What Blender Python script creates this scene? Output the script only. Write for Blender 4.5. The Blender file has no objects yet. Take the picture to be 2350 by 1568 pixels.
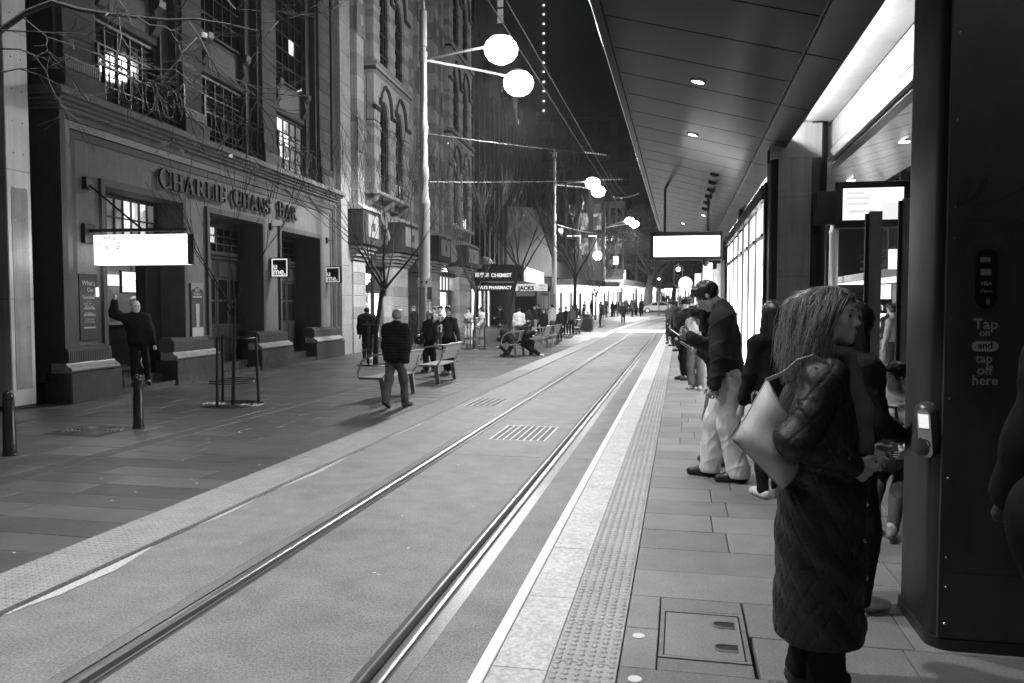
import bpy, bmesh, math, random
import numpy as np
from mathutils import Vector, Matrix
random.seed(7); rng = np.random.RandomState(11)
SC = bpy.context.scene; COL = SC.collection
PI = math.pi
def R(d): return math.radians(d)
# ------------------------------------------------------------------ camera, night sky, exposure
TH, PT, CAMH = R(11.95), R(2.725), 1.90
cd = bpy.data.cameras.new('camera'); cd.lens = 28.0; cd.sensor_width = 36.0; cd.clip_end = 3000; cd.clip_start = 0.05
cam = bpy.data.objects.new('camera', cd); COL.objects.link(cam)
cam.location = (0, 0, CAMH); cam.rotation_euler = (R(90) - PT, 0, TH); SC.camera = cam
W = bpy.data.worlds.new('World'); SC.world = W; W.use_nodes = True
_n = W.node_tree.nodes; _l = W.node_tree.links
_sky = _n.new('ShaderNodeTexSky'); _sky.sky_type = 'NISHITA'; _sky.sun_disc = False
_sky.sun_elevation = R(-4); _sky.sun_rotation = R(200)
_bw = _n.new('ShaderNodeRGBToBW'); _bg = _n['Background']
_l.new(_sky.outputs[0], _bw.inputs[0]); _ad = _n.new('ShaderNodeMath'); _ad.operation = 'MULTIPLY_ADD'; _ad.inputs[1].default_value = 0.02; _ad.inputs[2].default_value = 0.05
_l.new(_bw.outputs[0], _ad.inputs[0]); _l.new(_ad.outputs[0], _bg.inputs[0]); _bg.inputs[1].default_value = 0.05      # faint even city glow
SC.render.engine = 'CYCLES'
SC.view_settings.view_transform = 'Standard'; SC.view_settings.look = 'None'
SC.view_settings.exposure = 0.0; SC.view_settings.gamma = 1.0
SC.cycles.max_bounces = 5; SC.cycles.diffuse_bounces = 2; SC.cycles.glossy_bounces = 3
SC.cycles.transmission_bounces = 4; SC.cycles.transparent_max_bounces = 8
SC.cycles.sample_clamp_indirect = 3.0
# strengths of the lamps, the added one included
P_STREET = 4300.0; P_DOWN = 110.0; E_TUBE = 150.0
# ------------------------------------------------------------------ placing by the photograph's own perspective
FPX, CXP, CYP = 1828.0, 1175.0, 784.0
_f0 = np.array([-math.sin(TH), math.cos(TH), 0]); _r = np.array([math.cos(TH), math.sin(TH), 0]); _u0 = np.array([0, 0, 1.0])
_f = _f0 * math.cos(PT) - _u0 * math.sin(PT); _u = _u0 * math.cos(PT) + _f0 * math.sin(PT); _c = np.array([0, 0, CAMH])
def ray(x, y): return _f * FPX + _r * (x - CXP) - _u * (y - CYP)
def gnd(x, y, z=0.0):
    d = ray(x, y); return _c + d * ((z - CAMH) / d[2])
def atY(x, y, Y):
    d = ray(x, y); return _c + d * (Y / d[1])
def dep(x, y, D): return _c + ray(x, y) * (D / FPX)
def elev(Y):                                   # the street climbs gently away from the stop
    if Y < 42: return 0.0
    if Y < 111: return 0.0105 * (Y - 42)
    return 0.7245 + 0.034 * (min(Y, 230) - 111)
def bend(Y): return 0.0 if Y < 47 else (min(Y, 150) - 47) ** 2 / 540.0
# ------------------------------------------------------------------ materials
MATS = {}
def mat(name, col=0.3, rough=0.6, metal=0.0, var=0.0, vscale=3.0, fine=0.0, fscale=60.0, bump=0.0, bscale=80.0, spec=0.5, streak=0.0, wear=0.0, coat=0.0, wscale=14.0):
    if name in MATS: return MATS[name]
    m = bpy.data.materials.new(name); m.use_nodes = True
    nt = m.node_tree; n = nt.nodes; l = nt.links; b = n['Principled BSDF']
    b.inputs['Roughness'].default_value = rough; b.inputs['Metallic'].default_value = metal
    b.inputs['Specular IOR Level'].default_value = spec; b.inputs['Coat Weight'].default_value = coat
    b.inputs['Base Color'].default_value = (col, col, col, 1)
    if var or fine or streak or bump or wear:
        tc = n.new('ShaderNodeTexCoord'); geo = n.new('ShaderNodeNewGeometry')
        val = None
        def noise(scale, det=4, vec=None, rgh=0.6):
            t = n.new('ShaderNodeTexNoise'); t.inputs['Scale'].default_value = scale; t.inputs['Detail'].default_value = det; t.inputs['Roughness'].default_value = rgh
            l.new(vec if vec is not None else geo.outputs['Position'], t.inputs['Vector']); return t.outputs['Fac']
        def term(fac, amt, lo=0.3, hi=0.7):
            mr = n.new('ShaderNodeMapRange'); mr.inputs[1].default_value = lo; mr.inputs[2].default_value = hi
            mr.inputs[3].default_value = 1 - amt; mr.inputs[4].default_value = 1 + amt; l.new(fac, mr.inputs[0]); return mr.outputs[0]
        def mul(a, c):
            if a is None: return c
            q = n.new('ShaderNodeMath'); q.operation = 'MULTIPLY'; l.new(a, q.inputs[0]); l.new(c, q.inputs[1]); return q.outputs[0]
        if var: val = mul(val, term(noise(vscale, 5), var))
        if fine: val = mul(val, term(noise(fscale, 3), fine, 0.38, 0.62))
        if streak:
            mp = n.new('ShaderNodeMapping'); mp.inputs['Scale'].default_value = (9, 9, 0.7); l.new(geo.outputs['Position'], mp.inputs[0])
            val = mul(val, term(noise(1.0, 5, mp.outputs[0]), streak))
        if wear:
            w = noise(wscale, 6); mr = n.new('ShaderNodeMapRange'); mr.inputs[1].default_value = 0.62 if wscale > 5 else 0.48; mr.inputs[2].default_value = 0.75 if wscale > 5 else 0.66
            mr.inputs[3].default_value = 1.0; mr.inputs[4].default_value = 1 - wear; l.new(w, mr.inputs[0]); val = mul(val, mr.outputs[0])
        if val is not None:
            q = n.new('ShaderNodeMath'); q.operation = 'MULTIPLY'; q.inputs[1].default_value = col; q.use_clamp = True; l.new(val, q.inputs[0])
            l.new(q.outputs[0], b.inputs['Base Color'])
            q2 = n.new('ShaderNodeMath'); q2.operation = 'MULTIPLY'; q2.inputs[1].default_value = rough; q2.use_clamp = True
            mr = n.new('ShaderNodeMapRange'); mr.inputs[3].default_value = 0.85; mr.inputs[4].default_value = 1.2
            l.new(noise(vscale * 1.7 + 2, 3), mr.inputs[0]); l.new(mr.outputs[0], q2.inputs[0]); l.new(q2.outputs[0], b.inputs['Roughness'])
        if bump:
            bp = n.new('ShaderNodeBump'); bp.inputs['Strength'].default_value = bump; bp.inputs['Distance'].default_value = 0.01
            l.new(noise(bscale, 4), bp.inputs['Height']); l.new(bp.outputs[0], b.inputs['Normal'])
    MATS[name] = m; return m
def emit(name, strength=1.0, col=1.0):
    if name in MATS: return MATS[name]
    m = bpy.data.materials.new(name); m.use_nodes = True; n = m.node_tree.nodes
    b = n['Principled BSDF']; b.inputs['Base Color'].default_value = (0.6, 0.6, 0.6, 1)
    b.inputs['Emission Color'].default_value = (col, col, col, 1); b.inputs['Emission Strength'].default_value = strength
    MATS[name] = m; return m
def emitvar(name, strength, scale=6.0, lo=0.2, hi=1.3, sx=(1, 1, 1)):     # lit interiors, screens: uneven glow
    if name in MATS: return MATS[name]
    m = bpy.data.materials.new(name); m.use_nodes = True; nt = m.node_tree; n = nt.nodes; l = nt.links
    b = n['Principled BSDF']; b.inputs['Base Color'].default_value = (0.3, 0.3, 0.3, 1)
    b.inputs['Emission Color'].default_value = (1, 1, 1, 1)
    tc = n.new('ShaderNodeTexCoord'); mp = n.new('ShaderNodeMapping'); mp.inputs['Scale'].default_value = sx
    t = n.new('ShaderNodeTexVoronoi'); t.distance = 'CHEBYCHEV'; t.inputs['Scale'].default_value = scale
    l.new(tc.outputs['Object'], mp.inputs[0]); l.new(mp.outputs[0], t.inputs['Vector'])
    bw = n.new('ShaderNodeRGBToBW'); l.new(t.outputs['Color'], bw.inputs[0])
    mr = n.new('ShaderNodeMapRange'); mr.inputs[3].default_value = lo * strength; mr.inputs[4].default_value = hi * strength
    mr.inputs[1].default_value = 0.2; mr.inputs[2].default_value = 0.8
    l.new(bw.outputs[0], mr.inputs[0]); l.new(mr.outputs[0], b.inputs['Emission Strength'])
    MATS[name] = m; return m
def glass(name, tint=0.9, rough=0.02, alpha=0.25):
    if name in MATS: return MATS[name]
    m = bpy.data.materials.new(name); m.use_nodes = True; b = m.node_tree.nodes['Principled BSDF']
    b.inputs['Base Color'].default_value = (tint, tint, tint, 1); b.inputs['Roughness'].default_value = rough
    b.inputs['Alpha'].default_value = alpha; MATS[name] = m; return m
# ------------------------------------------------------------------ mesh helpers
class MB:
    """collects shapes; build() links them as ONE mesh object"""
    def __init__(s): s.v = []; s.f = []; s.m = []; s.mi = 0
    def add(s, vs, fs):
        o = len(s.v); s.v.extend([tuple(p) for p in vs]); s.f.extend([tuple(i + o for i in f) for f in fs]); s.m.extend([s.mi] * len(fs)); return s
    def box(s, x0, x1, y0, y1, z0, z1):
        return s.add([(x0,y0,z0),(x1,y0,z0),(x1,y1,z0),(x0,y1,z0),(x0,y0,z1),(x1,y0,z1),(x1,y1,z1),(x0,y1,z1)],
                     [(0,3,2,1),(4,5,6,7),(0,1,5,4),(1,2,6,5),(2,3,7,6),(3,0,4,7)])
    def cbox(s, x0, x1, y0, y1, z0, z1, c=0.01):        # box with a chamfered top
        return s.add([(x0,y0,z0),(x1,y0,z0),(x1,y1,z0),(x0,y1,z0),(x0,y0,z1-c),(x1,y0,z1-c),(x1,y1,z1-c),(x0,y1,z1-c),
                      (x0+c,y0+c,z1),(x1-c,y0+c,z1),(x1-c,y1-c,z1),(x0+c,y1-c,z1)],
                     [(0,3,2,1),(8,9,10,11),(0,1,5,4),(1,2,6,5),(2,3,7,6),(3,0,4,7),(4,5,9,8),(5,6,10,9),(6,7,11,10),(7,4,8,11)])
    def fbox(s, x0, x1, y0, y1, z0, z1, c=0.01):        # box with chamfered front (y0) edges
        return s.add([(x0,y1,z0),(x1,y1,z0),(x1,y1,z1),(x0,y1,z1),(x0,y0+c,z0),(x1,y0+c,z0),(x1,y0+c,z1),(x0,y0+c,z1),
                      (x0+c,y0,z0+c),(x1-c,y0,z0+c),(x1-c,y0,z1-c),(x0+c,y0,z1-c)],
                     [(0,3,2,1),(8,9,10,11),(0,1,5,4),(1,2,6,5),(2,3,7,6),(3,0,4,7),(4,5,9,8),(5,6,10,9),(6,7,11,10),(7,4,8,11)])
    def quad(s, a, b, c, d): return s.add([a, b, c, d], [(0,1,2,3)])
    def poly(s, pts): return s.add(pts, [tuple(range(len(pts)))])
    def prism(s, pts, axis, t0, t1):                    # polygon (ccw in the plane) extruded along an axis
        def p3(p, t): return {'x': (t, p[0], p[1]), 'y': (p[0], t, p[1]), 'z': (p[0], p[1], t)}[axis]
        k = len(pts); vs = [p3(p, t0) for p in pts] + [p3(p, t1) for p in pts]
        fs = [tuple(range(k))[::-1], tuple(range(k, 2 * k))] + [(i, (i + 1) % k, k + (i + 1) % k, k + i) for i in range(k)]
        return s.add(vs, fs)
    def tube(s, pts, r, n=8, cap=True):                 # pts list, r number or list
        pts = [Vector(p) for p in pts]; k = len(pts); rs = r if isinstance(r, (list, tuple)) else [r] * k
        vs = []; up = Vector((0, 0, 1)); prev = None
        for i, p in enumerate(pts):
            t = (pts[min(i + 1, k - 1)] - pts[max(i - 1, 0)])
            t = t.normalized() if t.length > 1e-9 else Vector((0, 0, 1))
            if prev is None:
                a = t.cross(up) if abs(t.z) < 0.95 else t.cross(Vector((1, 0, 0)))
            else: a = prev - t * prev.dot(t)
            if a.length < 1e-6: a = t.orthogonal()
            a.normalize(); b = t.cross(a); prev = a
            for j in range(n):
                w = 2 * PI * j / n; vs.append(p + (a * math.cos(w) + b * math.sin(w)) * rs[i])
        fs = [(i * n + j, i * n + (j + 1) % n, (i + 1) * n + (j + 1) % n, (i + 1) * n + j) for i in range(k - 1) for j in range(n)]
        if cap: fs += [tuple(range(n))[::-1], tuple(range((k - 1) * n, k * n))]
        return s.add(vs, fs)
    def lathe(s, prof, n=16, c=(0, 0, 0), sx=1.0, sy=1.0):  # prof [(r,z)]
        vs = [(c[0] + r * sx * math.cos(2*PI*j/n), c[1] + r * sy * math.sin(2*PI*j/n), c[2] + z) for r, z in prof for j in range(n)]
        k = len(prof)
        fs = [(i*n+j, i*n+(j+1)%n, (i+1)*n+(j+1)%n, (i+1)*n+j) for i in range(k-1) for j in range(n)]
        fs += [tuple(range(n))[::-1], tuple(range((k-1)*n, k*n))]
        return s.add(vs, fs)
    def sphere(s, c, r, n=8, m=6):
        rx, ry, rz = r if isinstance(r, (tuple, list)) else (r, r, r)
        vs = [(c[0], c[1], c[2] - rz)]
        for i in range(1, m):
            a = -PI/2 + PI*i/m
            for j in range(n): b = 2*PI*j/n; vs.append((c[0]+rx*math.cos(a)*math.cos(b), c[1]+ry*math.cos(a)*math.sin(b), c[2]+rz*math.sin(a)))
        vs.append((c[0], c[1], c[2] + rz)); T = len(vs) - 1
        fs = [(0, 1 + (j+1) % n, 1 + j) for j in range(n)]
        for i in range(m-2):
            for j in range(n): fs.append((1+i*n+j, 1+i*n+(j+1)%n, 1+(i+1)*n+(j+1)%n, 1+(i+1)*n+j))
        fs += [(T, 1+(m-2)*n+j, 1+(m-2)*n+(j+1)%n) for j in range(n)]
        return s.add(vs, fs)
    def mesh(s, name, mats, smooth=False):
        me = bpy.data.meshes.new(name); me.from_pydata(s.v, [], s.f)
        for m in (mats if isinstance(mats, (list, tuple)) else [mats]): me.materials.append(m)
        if s.m and max(s.m) > 0: me.polygons.foreach_set('material_index', s.m)
        if smooth:
            me.polygons.foreach_set('use_smooth', [True] * len(me.polygons))
            if smooth != 'all': me.set_sharp_from_angle(angle=R(40))
        return me
    def build(s, name, mats, parent=None, smooth=False): return link(name, s.mesh(name, mats, smooth), parent)
def link(name, data, parent=None, loc=None, rz=None):
    o = bpy.data.objects.new(name, data); COL.objects.link(o)
    if parent is not None: o.parent = parent
    if loc is not None: o.location = loc
    if rz is not None: o.rotation_euler = (0, 0, rz)
    return o
def tag(o, label, cat, group=None):
    o['label'] = label; o['category'] = cat
    if group: o['group'] = group
    return o
def thing(name, label, cat, loc=(0, 0, 0), rz=0.0, group=None): return tag(link(name, None, None, loc, rz), label, cat, group)
def struct(o): o['kind'] = 'structure'; return o
def stuff(o): o['kind'] = 'stuff'; return o
def kids(o): return [c for c in bpy.data.objects if c.parent == o]
KID = {}
def dup(root, loc, rz, label, group=None, scale=None, ch=None):
    def cp(o, par):
        c = o.copy(); COL.objects.link(c); c.parent = par
        for k in KIDS(o): cp(k, c)
        return c
    r = cp(root, None); r.location = loc; r.rotation_euler = (0, 0, rz); r['label'] = label
    if group: r['group'] = group
    if scale: r.scale = (scale,) * 3
    return r
def KIDS(o): return list(o.children)
FLAT = {}
def text_mesh(s, size, mat_, ext=0.004, off=0.0, align='LEFT', space=1.0):
    cu = bpy.data.curves.new('lettering', 'FONT'); cu.body = s; cu.size = size; cu.extrude = ext; cu.offset = off; cu.align_x = align; cu.space_character = space
    cu.resolution_u = 3
    t = bpy.data.objects.new('lettering', cu); COL.objects.link(t); bpy.context.view_layer.update()
    dg = bpy.context.evaluated_depsgraph_get(); me = bpy.data.meshes.new_from_object(t.evaluated_get(dg))
    bpy.data.objects.remove(t); me.materials.clear(); me.materials.append(mat_); return me
def text(name, s, size, mat_, parent, loc, rot=(PI/2, 0, 0), **k):
    o = link(name, text_mesh(s, size, mat_, **k), parent, loc); o.rotation_euler = rot; return o
# ------------------------------------------------------------------ signed-distance bodies (people, bags): smooth unions meshed by surface nets
class SDF:
    def __init__(s, k=0.03): s.p = []; s.k = k; s.cuts = []; s.disp = None; s.lo = []; s.hi = []
    def _bb(s, lo, hi): s.lo.append(np.array(lo)); s.hi.append(np.array(hi))
    def cap(s, a, b, ra, rb=None, k=None, sub=False):
        a = np.array(a, float); b = np.array(b, float); rb = ra if rb is None else rb; m = max(ra, rb)
        s.p.append(('c', a, b, ra, rb, s.k if k is None else k, sub, np.minimum(a, b) - m, np.maximum(a, b) + m))
        if not sub: s._bb(np.minimum(a, b) - m, np.maximum(a, b) + m)
        return s
    def ell(s, c, r, Rm=None, k=None, sub=False):
        c = np.array(c, float); r = np.array(r, float); Rm = np.eye(3) if Rm is None else Rm   # columns of Rm: local axes in body space
        ext = np.sqrt(((Rm * r) ** 2).sum(1))
        s.p.append(('e', c, r, Rm, None, s.k if k is None else k, sub, c - ext, c + ext))
        if not sub: s._bb(c - ext, c + ext)
        return s
    def cut(s, p, n): s.cuts.append((np.array(p, float), np.array(n, float))); return s      # keep the side the normal points away from
    def mesh_data(s, h):
        lo = np.min(s.lo, 0) - 3 * h - 0.02; hi = np.max(s.hi, 0) + 3 * h + 0.02
        n = np.ceil((hi - lo) / h).astype(int) + 1
        ax = [(lo[i] + h * np.arange(n[i])).astype(np.float32) for i in range(3)]
        F = np.full(n, 0.25, np.float32)
        for t, A, B, ra, rb, k, sub, bl, bh in s.p:
            pad = k + 3 * h + 0.02
            i0 = np.maximum(((bl - pad - lo) / h).astype(int), 0); i1 = np.minimum(((bh + pad - lo) / h).astype(int) + 2, n)
            if (i1 <= i0).any(): continue
            X = ax[0][i0[0]:i1[0], None, None]; Y = ax[1][None, i0[1]:i1[1], None]; Z = ax[2][None, None, i0[2]:i1[2]]
            if t == 'c':
                ba = B - A; L = float(ba @ ba) + 1e-12
                hh = np.clip(((X - A[0]) * ba[0] + (Y - A[1]) * ba[1] + (Z - A[2]) * ba[2]) / L, 0, 1)
                d = np.sqrt((X - A[0] - hh * ba[0]) ** 2 + (Y - A[1] - hh * ba[1]) ** 2 + (Z - A[2] - hh * ba[2]) ** 2) - (ra + (rb - ra) * hh)
            else:
                q = [(X - A[0]) * ra[0, j] + (Y - A[1]) * ra[1, j] + (Z - A[2]) * ra[2, j] for j in range(3)]
                k0 = np.sqrt(sum((q[j] / B[j]) ** 2 for j in range(3))); k1 = np.sqrt(sum((q[j] / B[j] ** 2) ** 2 for j in range(3))) + 1e-9
                d = k0 * (k0 - 1) / k1
            V = F[i0[0]:i1[0], i0[1]:i1[1], i0[2]:i1[2]]
            if sub:
                d = -d; hh = np.maximum(k - np.abs(V - d), 0) / k; V[...] = np.maximum(V, d) + hh * hh * k * 0.25
            else:
                hh = np.maximum(k - np.abs(V - d), 0) / k; V[...] = np.minimum(V, d) - hh * hh * k * 0.25
        X = ax[0][:, None, None]; Y = ax[1][None, :, None]; Z = ax[2][None, None, :]
        if s.disp is not None:
            near = np.argwhere(np.abs(F) < 0.05)
            xs = ax[0][near[:, 0]]; ys = ax[1][near[:, 1]]; zs = ax[2][near[:, 2]]
            F[near[:, 0], near[:, 1], near[:, 2]] += s.disp(xs, ys, zs)
        for p, nn in s.cuts:
            F = np.maximum(F, ((X - p[0]) * nn[0] + (Y - p[1]) * nn[1] + (Z - p[2]) * nn[2]).astype(np.float32))
        F[0] = F[-1] = 0.1; F[:, 0] = F[:, -1] = 0.1; F[:, :, 0] = F[:, :, -1] = 0.1
        S = F < 0
        cnt = np.zeros(n - 1, np.int8)
        for a in (0, 1):
            for b in (0, 1):
                for c in (0, 1): cnt += S[a:n[0]-1+a, b:n[1]-1+b, c:n[2]-1+c]
        cells = np.argwhere((cnt > 0) & (cnt < 8))
        idx = np.full(n - 1, -1, np.int32); idx[cells[:, 0], cells[:, 1], cells[:, 2]] = np.arange(len(cells))
        acc = np.zeros((len(cells), 3), np.float32); w = np.zeros(len(cells), np.float32)
        for axis in range(3):
            o1, o2 = [i for i in range(3) if i != axis]
            for a in (0, 1):
                for b in (0, 1):
                    c0 = np.zeros(3, int); c0[o1] = a; c0[o2] = b; c1 = c0.copy(); c1[axis] = 1
                    A = cells + c0; B = cells + c1
                    f0 = F[A[:, 0], A[:, 1], A[:, 2]]; f1 = F[B[:, 0], B[:, 1], B[:, 2]]
                    cr = (f0 < 0) != (f1 < 0); t = np.where(cr, f0 / np.where(cr, f0 - f1, 1), 0)
                    acc += cr[:, None] * (c0 + t[:, None] * (c1 - c0)); w += cr
        V = lo + h * (cells + acc / w[:, None])
        Q = []
        for axis in range(3):
            o1, o2 = [(1, 2), (2, 0), (0, 1)][axis]
            sl0 = [slice(None)] * 3; sl1 = [slice(None)] * 3; sl0[axis] = slice(0, -1); sl1[axis] = slice(1, None)
            E0 = S[tuple(sl0)]; E1 = S[tuple(sl1)]
            for flip in (False, True):
                e = np.argwhere((E0 & ~E1) if not flip else (~E0 & E1))
                e = e[(e[:, o1] > 0) & (e[:, o2] > 0) & (e[:, o1] < n[o1] - 1) & (e[:, o2] < n[o2] - 1)]
                if not len(e): continue
                d1 = np.zeros(3, int); d1[o1] = 1; d2 = np.zeros(3, int); d2[o2] = 1
                q = [idx[tuple((e - a).T)] for a in (d1 + d2, d2, 0 * d1, d1)]
                q = np.stack(q[::1] if not flip else q[::-1], 1); Q.append(q)
        return V, np.concatenate(Q)
    def mesh(s, name, mat_, h):
        V, Q = s.mesh_data(h); me = bpy.data.meshes.new(name)
        me.vertices.add(len(V)); me.vertices.foreach_set('co', V.astype(np.float32).ravel())
        me.loops.add(len(Q) * 4); me.loops.foreach_set('vertex_index', Q.astype(np.int32).ravel())
        me.polygons.add(len(Q)); me.polygons.foreach_set('loop_start', np.arange(0, len(Q) * 4, 4, dtype=np.int32))
        me.polygons.foreach_set('use_smooth', np.ones(len(Q), bool))
        me.update(calc_edges=True)
        for m in (mat_ if isinstance(mat_, (list, tuple)) else [mat_]): me.materials.append(m)
        return me
# ------------------------------------------------------------------ people
def nrm(v): v = np.array(v, float); return v / (np.linalg.norm(v) + 1e-12)
def ik(a, c, l1, l2, pole):
    a = np.array(a, float); c = np.array(c, float); d = c - a; L = np.linalg.norm(d)
    if L > (l1 + l2) * 0.999: c = a + d / L * (l1 + l2) * 0.999; d = c - a; L = np.linalg.norm(d)
    x = (l1 * l1 - l2 * l2 + L * L) / (2 * L); hgt = math.sqrt(max(l1 * l1 - x * x, 0)); u = d / L
    pv = np.array(pole, float); pv = pv - u * (pv @ u); pv = nrm(pv)
    return a + u * x + pv * hgt, c
def rotm(yaw=0, pitch=0, roll=0):           # columns: right, forward, up; pitch > 0 leans forward / looks down, yaw > 0 turns left
    cy, sy = math.cos(yaw), math.sin(yaw); cp, sp = math.cos(pitch), math.sin(pitch); cr, sr = math.cos(roll), math.sin(roll)
    Y = np.array([[cy, -sy, 0], [sy, cy, 0], [0, 0, 1]]); P = np.array([[1, 0, 0], [0, cp, sp], [0, -sp, cp]]); Q = np.array([[cr, 0, sr], [0, 1, 0], [-sr, 0, cr]])
    return Y @ P @ Q
SKIN = lambda c: mat('skin_%d' % int(c * 100), c, 0.5, var=0.08, vscale=25, spec=0.4)
def cloth(c, r=0.85): return mat('cloth_%03d' % int(c * 1000), c, r, var=0.18, vscale=7, fine=0.1, fscale=180, bump=0.25, bscale=260, spec=0.2)
HAIRM = lambda c: mat('hair_%03d' % int(c * 1000), c, 0.42, fine=0.35, fscale=90, spec=0.5)
def folds(amp, f=1.0, seed=0.0):
    def d(x, y, z):
        return amp * (np.sin(22 * f * z + 9 * x + 4 * np.sin(11 * y + seed) + seed) * 0.6 + np.sin(13 * f * z - 15 * y + 3 * np.sin(14 * x + seed * 2)) * 0.5 + np.sin(31 * f * x + 17 * y + 9 * z + seed) * 0.35)
    return d
def creases(amp, seed=0.0, f=1.0, hang=False):             # sharper ridges, as cloth breaks over a knee or hem
    def d(x, y, z):
        o = 0.0
        for i, (a, b, c) in enumerate(((12.0, 5.0, 1.4), (-8.0, 9.0, 2.2), (6.0, 13.0, -2.0), (3.0, 4.0, 6.5)) if hang else ((3.0, 5.0, 9.5), (-6.0, 3.5, 6.0), (9.0, -4.0, 3.2), (4.0, 8.0, -7.5))):
            ph = f * (a * x + b * y + c * z) + 0.9 * np.sin(5.1 * z + 3 * x + seed + i) + seed * (i + 1); o = o + (1 - np.abs(np.sin(PI * ph * 0.5))) ** 4 * (1.0, 0.8, 0.7, 0.7)[i]
        return amp * (0.35 - o * 0.75)
    return d
def hand(S, wrist, d, pn, size, curl, spread=0.18, side=1, k=0.006, thumb=0.8):
    """palm and five fingers: d points along the hand, pn out of the palm, curl bends towards pn"""
    d = nrm(d); pn = np.array(pn, float); pn = nrm(pn - d * (pn @ d)); r = np.cross(d, pn) * side   # r points to the thumb side
    w = np.array(wrist, float); L = size
    for t in (-0.17, -0.06, 0.06, 0.17):
        S.cap(w + d * L * 0.05 + r * t * L * 0.7, w + d * L * 0.47 + r * t * L * 1.2, L * 0.085, L * 0.075, k=0.012)
    for i, (off, ln) in enumerate(((0.205, 0.40), (0.07, 0.45), (-0.065, 0.42), (-0.19, 0.33))):
        p = w + d * L * 0.47 + r * off * L; dd = nrm(d + r * off * spread); a = 0
        for j, fr in enumerate((0.46, 0.31, 0.23)):
            a += curl * (0.75, 0.95, 0.6)[j]; v = dd * math.cos(a) + pn * math.sin(a); q = p + v * L * ln * fr
            S.cap(p, q, L * (0.052 - 0.006 * j), L * (0.047 - 0.006 * j), k=k); p = q
    p = w + d * L * 0.12 + r * L * 0.17; v = nrm(d * 0.75 + r * (1.1 - 0.6 * thumb) + pn * 0.55 * thumb)
    q = p + v * L * 0.27; S.cap(p, q, L * 0.075, L * 0.058, k=0.012)
    v = nrm(v * 0.8 + d * 0.55 + pn * 0.35 * thumb - r * 0.35 * thumb); S.cap(q, q + v * L * 0.23, L * 0.056, L * 0.044, k=k)
    return S
def person(label, loc, rz, H=1.7, top=0.05, bottom=0.04, shoe=0.03, skin=0.45, hair=0.02, style='short', sex='m', det=1,
           feet=None, hands=None, pelvis=None, lean=0.0, side=0.0, twist=0.0, head=(0, 0, 0), jacket=0.0, puff=0.0, legw=1.0, coat=None,
           pole=((0.5, -1, -0.4), (-0.5, -1, -0.4)), kpole=None, hood=False, group=None, hcurl=0.6, cat='person', hat=0.03, stripes=0.0, shirt=None, collar=None, bulk=1.0):
    res = {0: 0.034, 1: 0.0165, 2: 0.0085, 3: 0.0065}[det]; fine_ = det == 3; det = min(det, 2)
    h = H; f = sex == 'f'
    feet = feet or [(0.055, 0.0, 0), (-0.055, 0.01, 0)]; hands = hands or [(0.15, 0.04, 0.44), (-0.15, 0.04, 0.44)]
    pel = np.array(pelvis if pelvis else (0, 0, 0.52)) * h
    T = rotm(twist, lean, side); Rr, Fw, Up = T[:, 0], T[:, 1], T[:, 2]
    hipw = 0.052 * h; shw = (0.084 if f else 0.097) * h
    chest = pel + Up * 0.2 * h; neckb = pel + Up * 0.315 * h; sh = [neckb - Up * 0.036 * h + Rr * shw, neckb - Up * 0.036 * h - Rr * shw]
    HT = rotm(twist * 0.5 + head[0], lean * 0.4 + head[1], head[2]); hr, hf, hu = HT[:, 0], HT[:, 1], HT[:, 2]
    nt = neckb + nrm(Up * 0.5 + hu * 0.6 + hf * 0.15) * 0.05 * h; hc = nt + hu * 0.062 * h + hf * 0.012 * h
    hips = [pel + Rr * hipw - Up * 0.01 * h, pel - Rr * hipw - Up * 0.01 * h]
    knees = []; ank = []; toes = []
    for i in (0, 1):
        a = np.array(feet[i][:3]) * h + np.array([0, 0, 0.045 * h]); kp = np.array(kpole[i]) if kpole else Fw + Rr * (0.25, -0.25)[i]
        LL = np.linalg.norm(hips[i] - a); lg = min(0.2425 * h, LL * 0.5022) if LL > 0.4 * h else 0.2425 * h
        k, a2 = ik(hips[i], a, lg, lg, kp); knees.append(k); ank.append(a2)
        yaw = feet[i][3] if len(feet[i]) > 3 else (-0.2, 0.2)[i]; pit = feet[i][4] if len(feet[i]) > 4 else 0.0
        tf = rotm(yaw, pit) @ np.array([0, 1.0, 0]); tu = rotm(yaw, pit) @ np.array([0, 0, 1.0]); toes.append((tf, tu))
    elb = []; wri = []
    for i in (0, 1):
        hp = np.array(hands[i]) * h; e, w = ik(sh[i], hp, 0.165 * h, 0.15 * h, np.array(pole[i])); elb.append(e); wri.append(w)
    B = SDF(0.035 * h)
    bw = (0.9 if f else 1.0) * bulk
    B.ell(pel, np.array([0.088 * (1.06 if f else 1) * bulk, 0.062 * bulk, 0.075]) * h, T).ell(pel + Up * 0.1 * h, np.array([0.075 * bw, 0.056 * bw, 0.09]) * h, T).ell(chest, np.array([0.092 * bw, 0.062 * bw, 0.1]) * h, T)
    B.cap(sh[0] - Rr * 0.01 * h, sh[1] + Rr * 0.01 * h, 0.038 * h).cap(neckb - Up * 0.02 * h, nt + hu * 0.02 * h, 0.033 * h * bw, 0.031 * h * bw)
    for i in (0, 1):
        B.cap(hips[i], knees[i], 0.05 * h, 0.034 * h).cap(knees[i], ank[i], 0.033 * h, 0.021 * h)
        B.cap(ank[i], ank[i] + toes[i][0] * 0.09 * h - toes[i][1] * 0.028 * h, 0.02 * h, 0.016 * h)
        B.cap(sh[i], elb[i], 0.029 * h * bw, 0.024 * h * bw).cap(elb[i], wri[i], 0.024 * h * bw, 0.016 * h)
    # head
    sc = h / 1.7 * (0.97 if f else 1.0); HP = lambda x, y, z: hc + (hr * x + hf * y + hu * z) * sc
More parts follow.
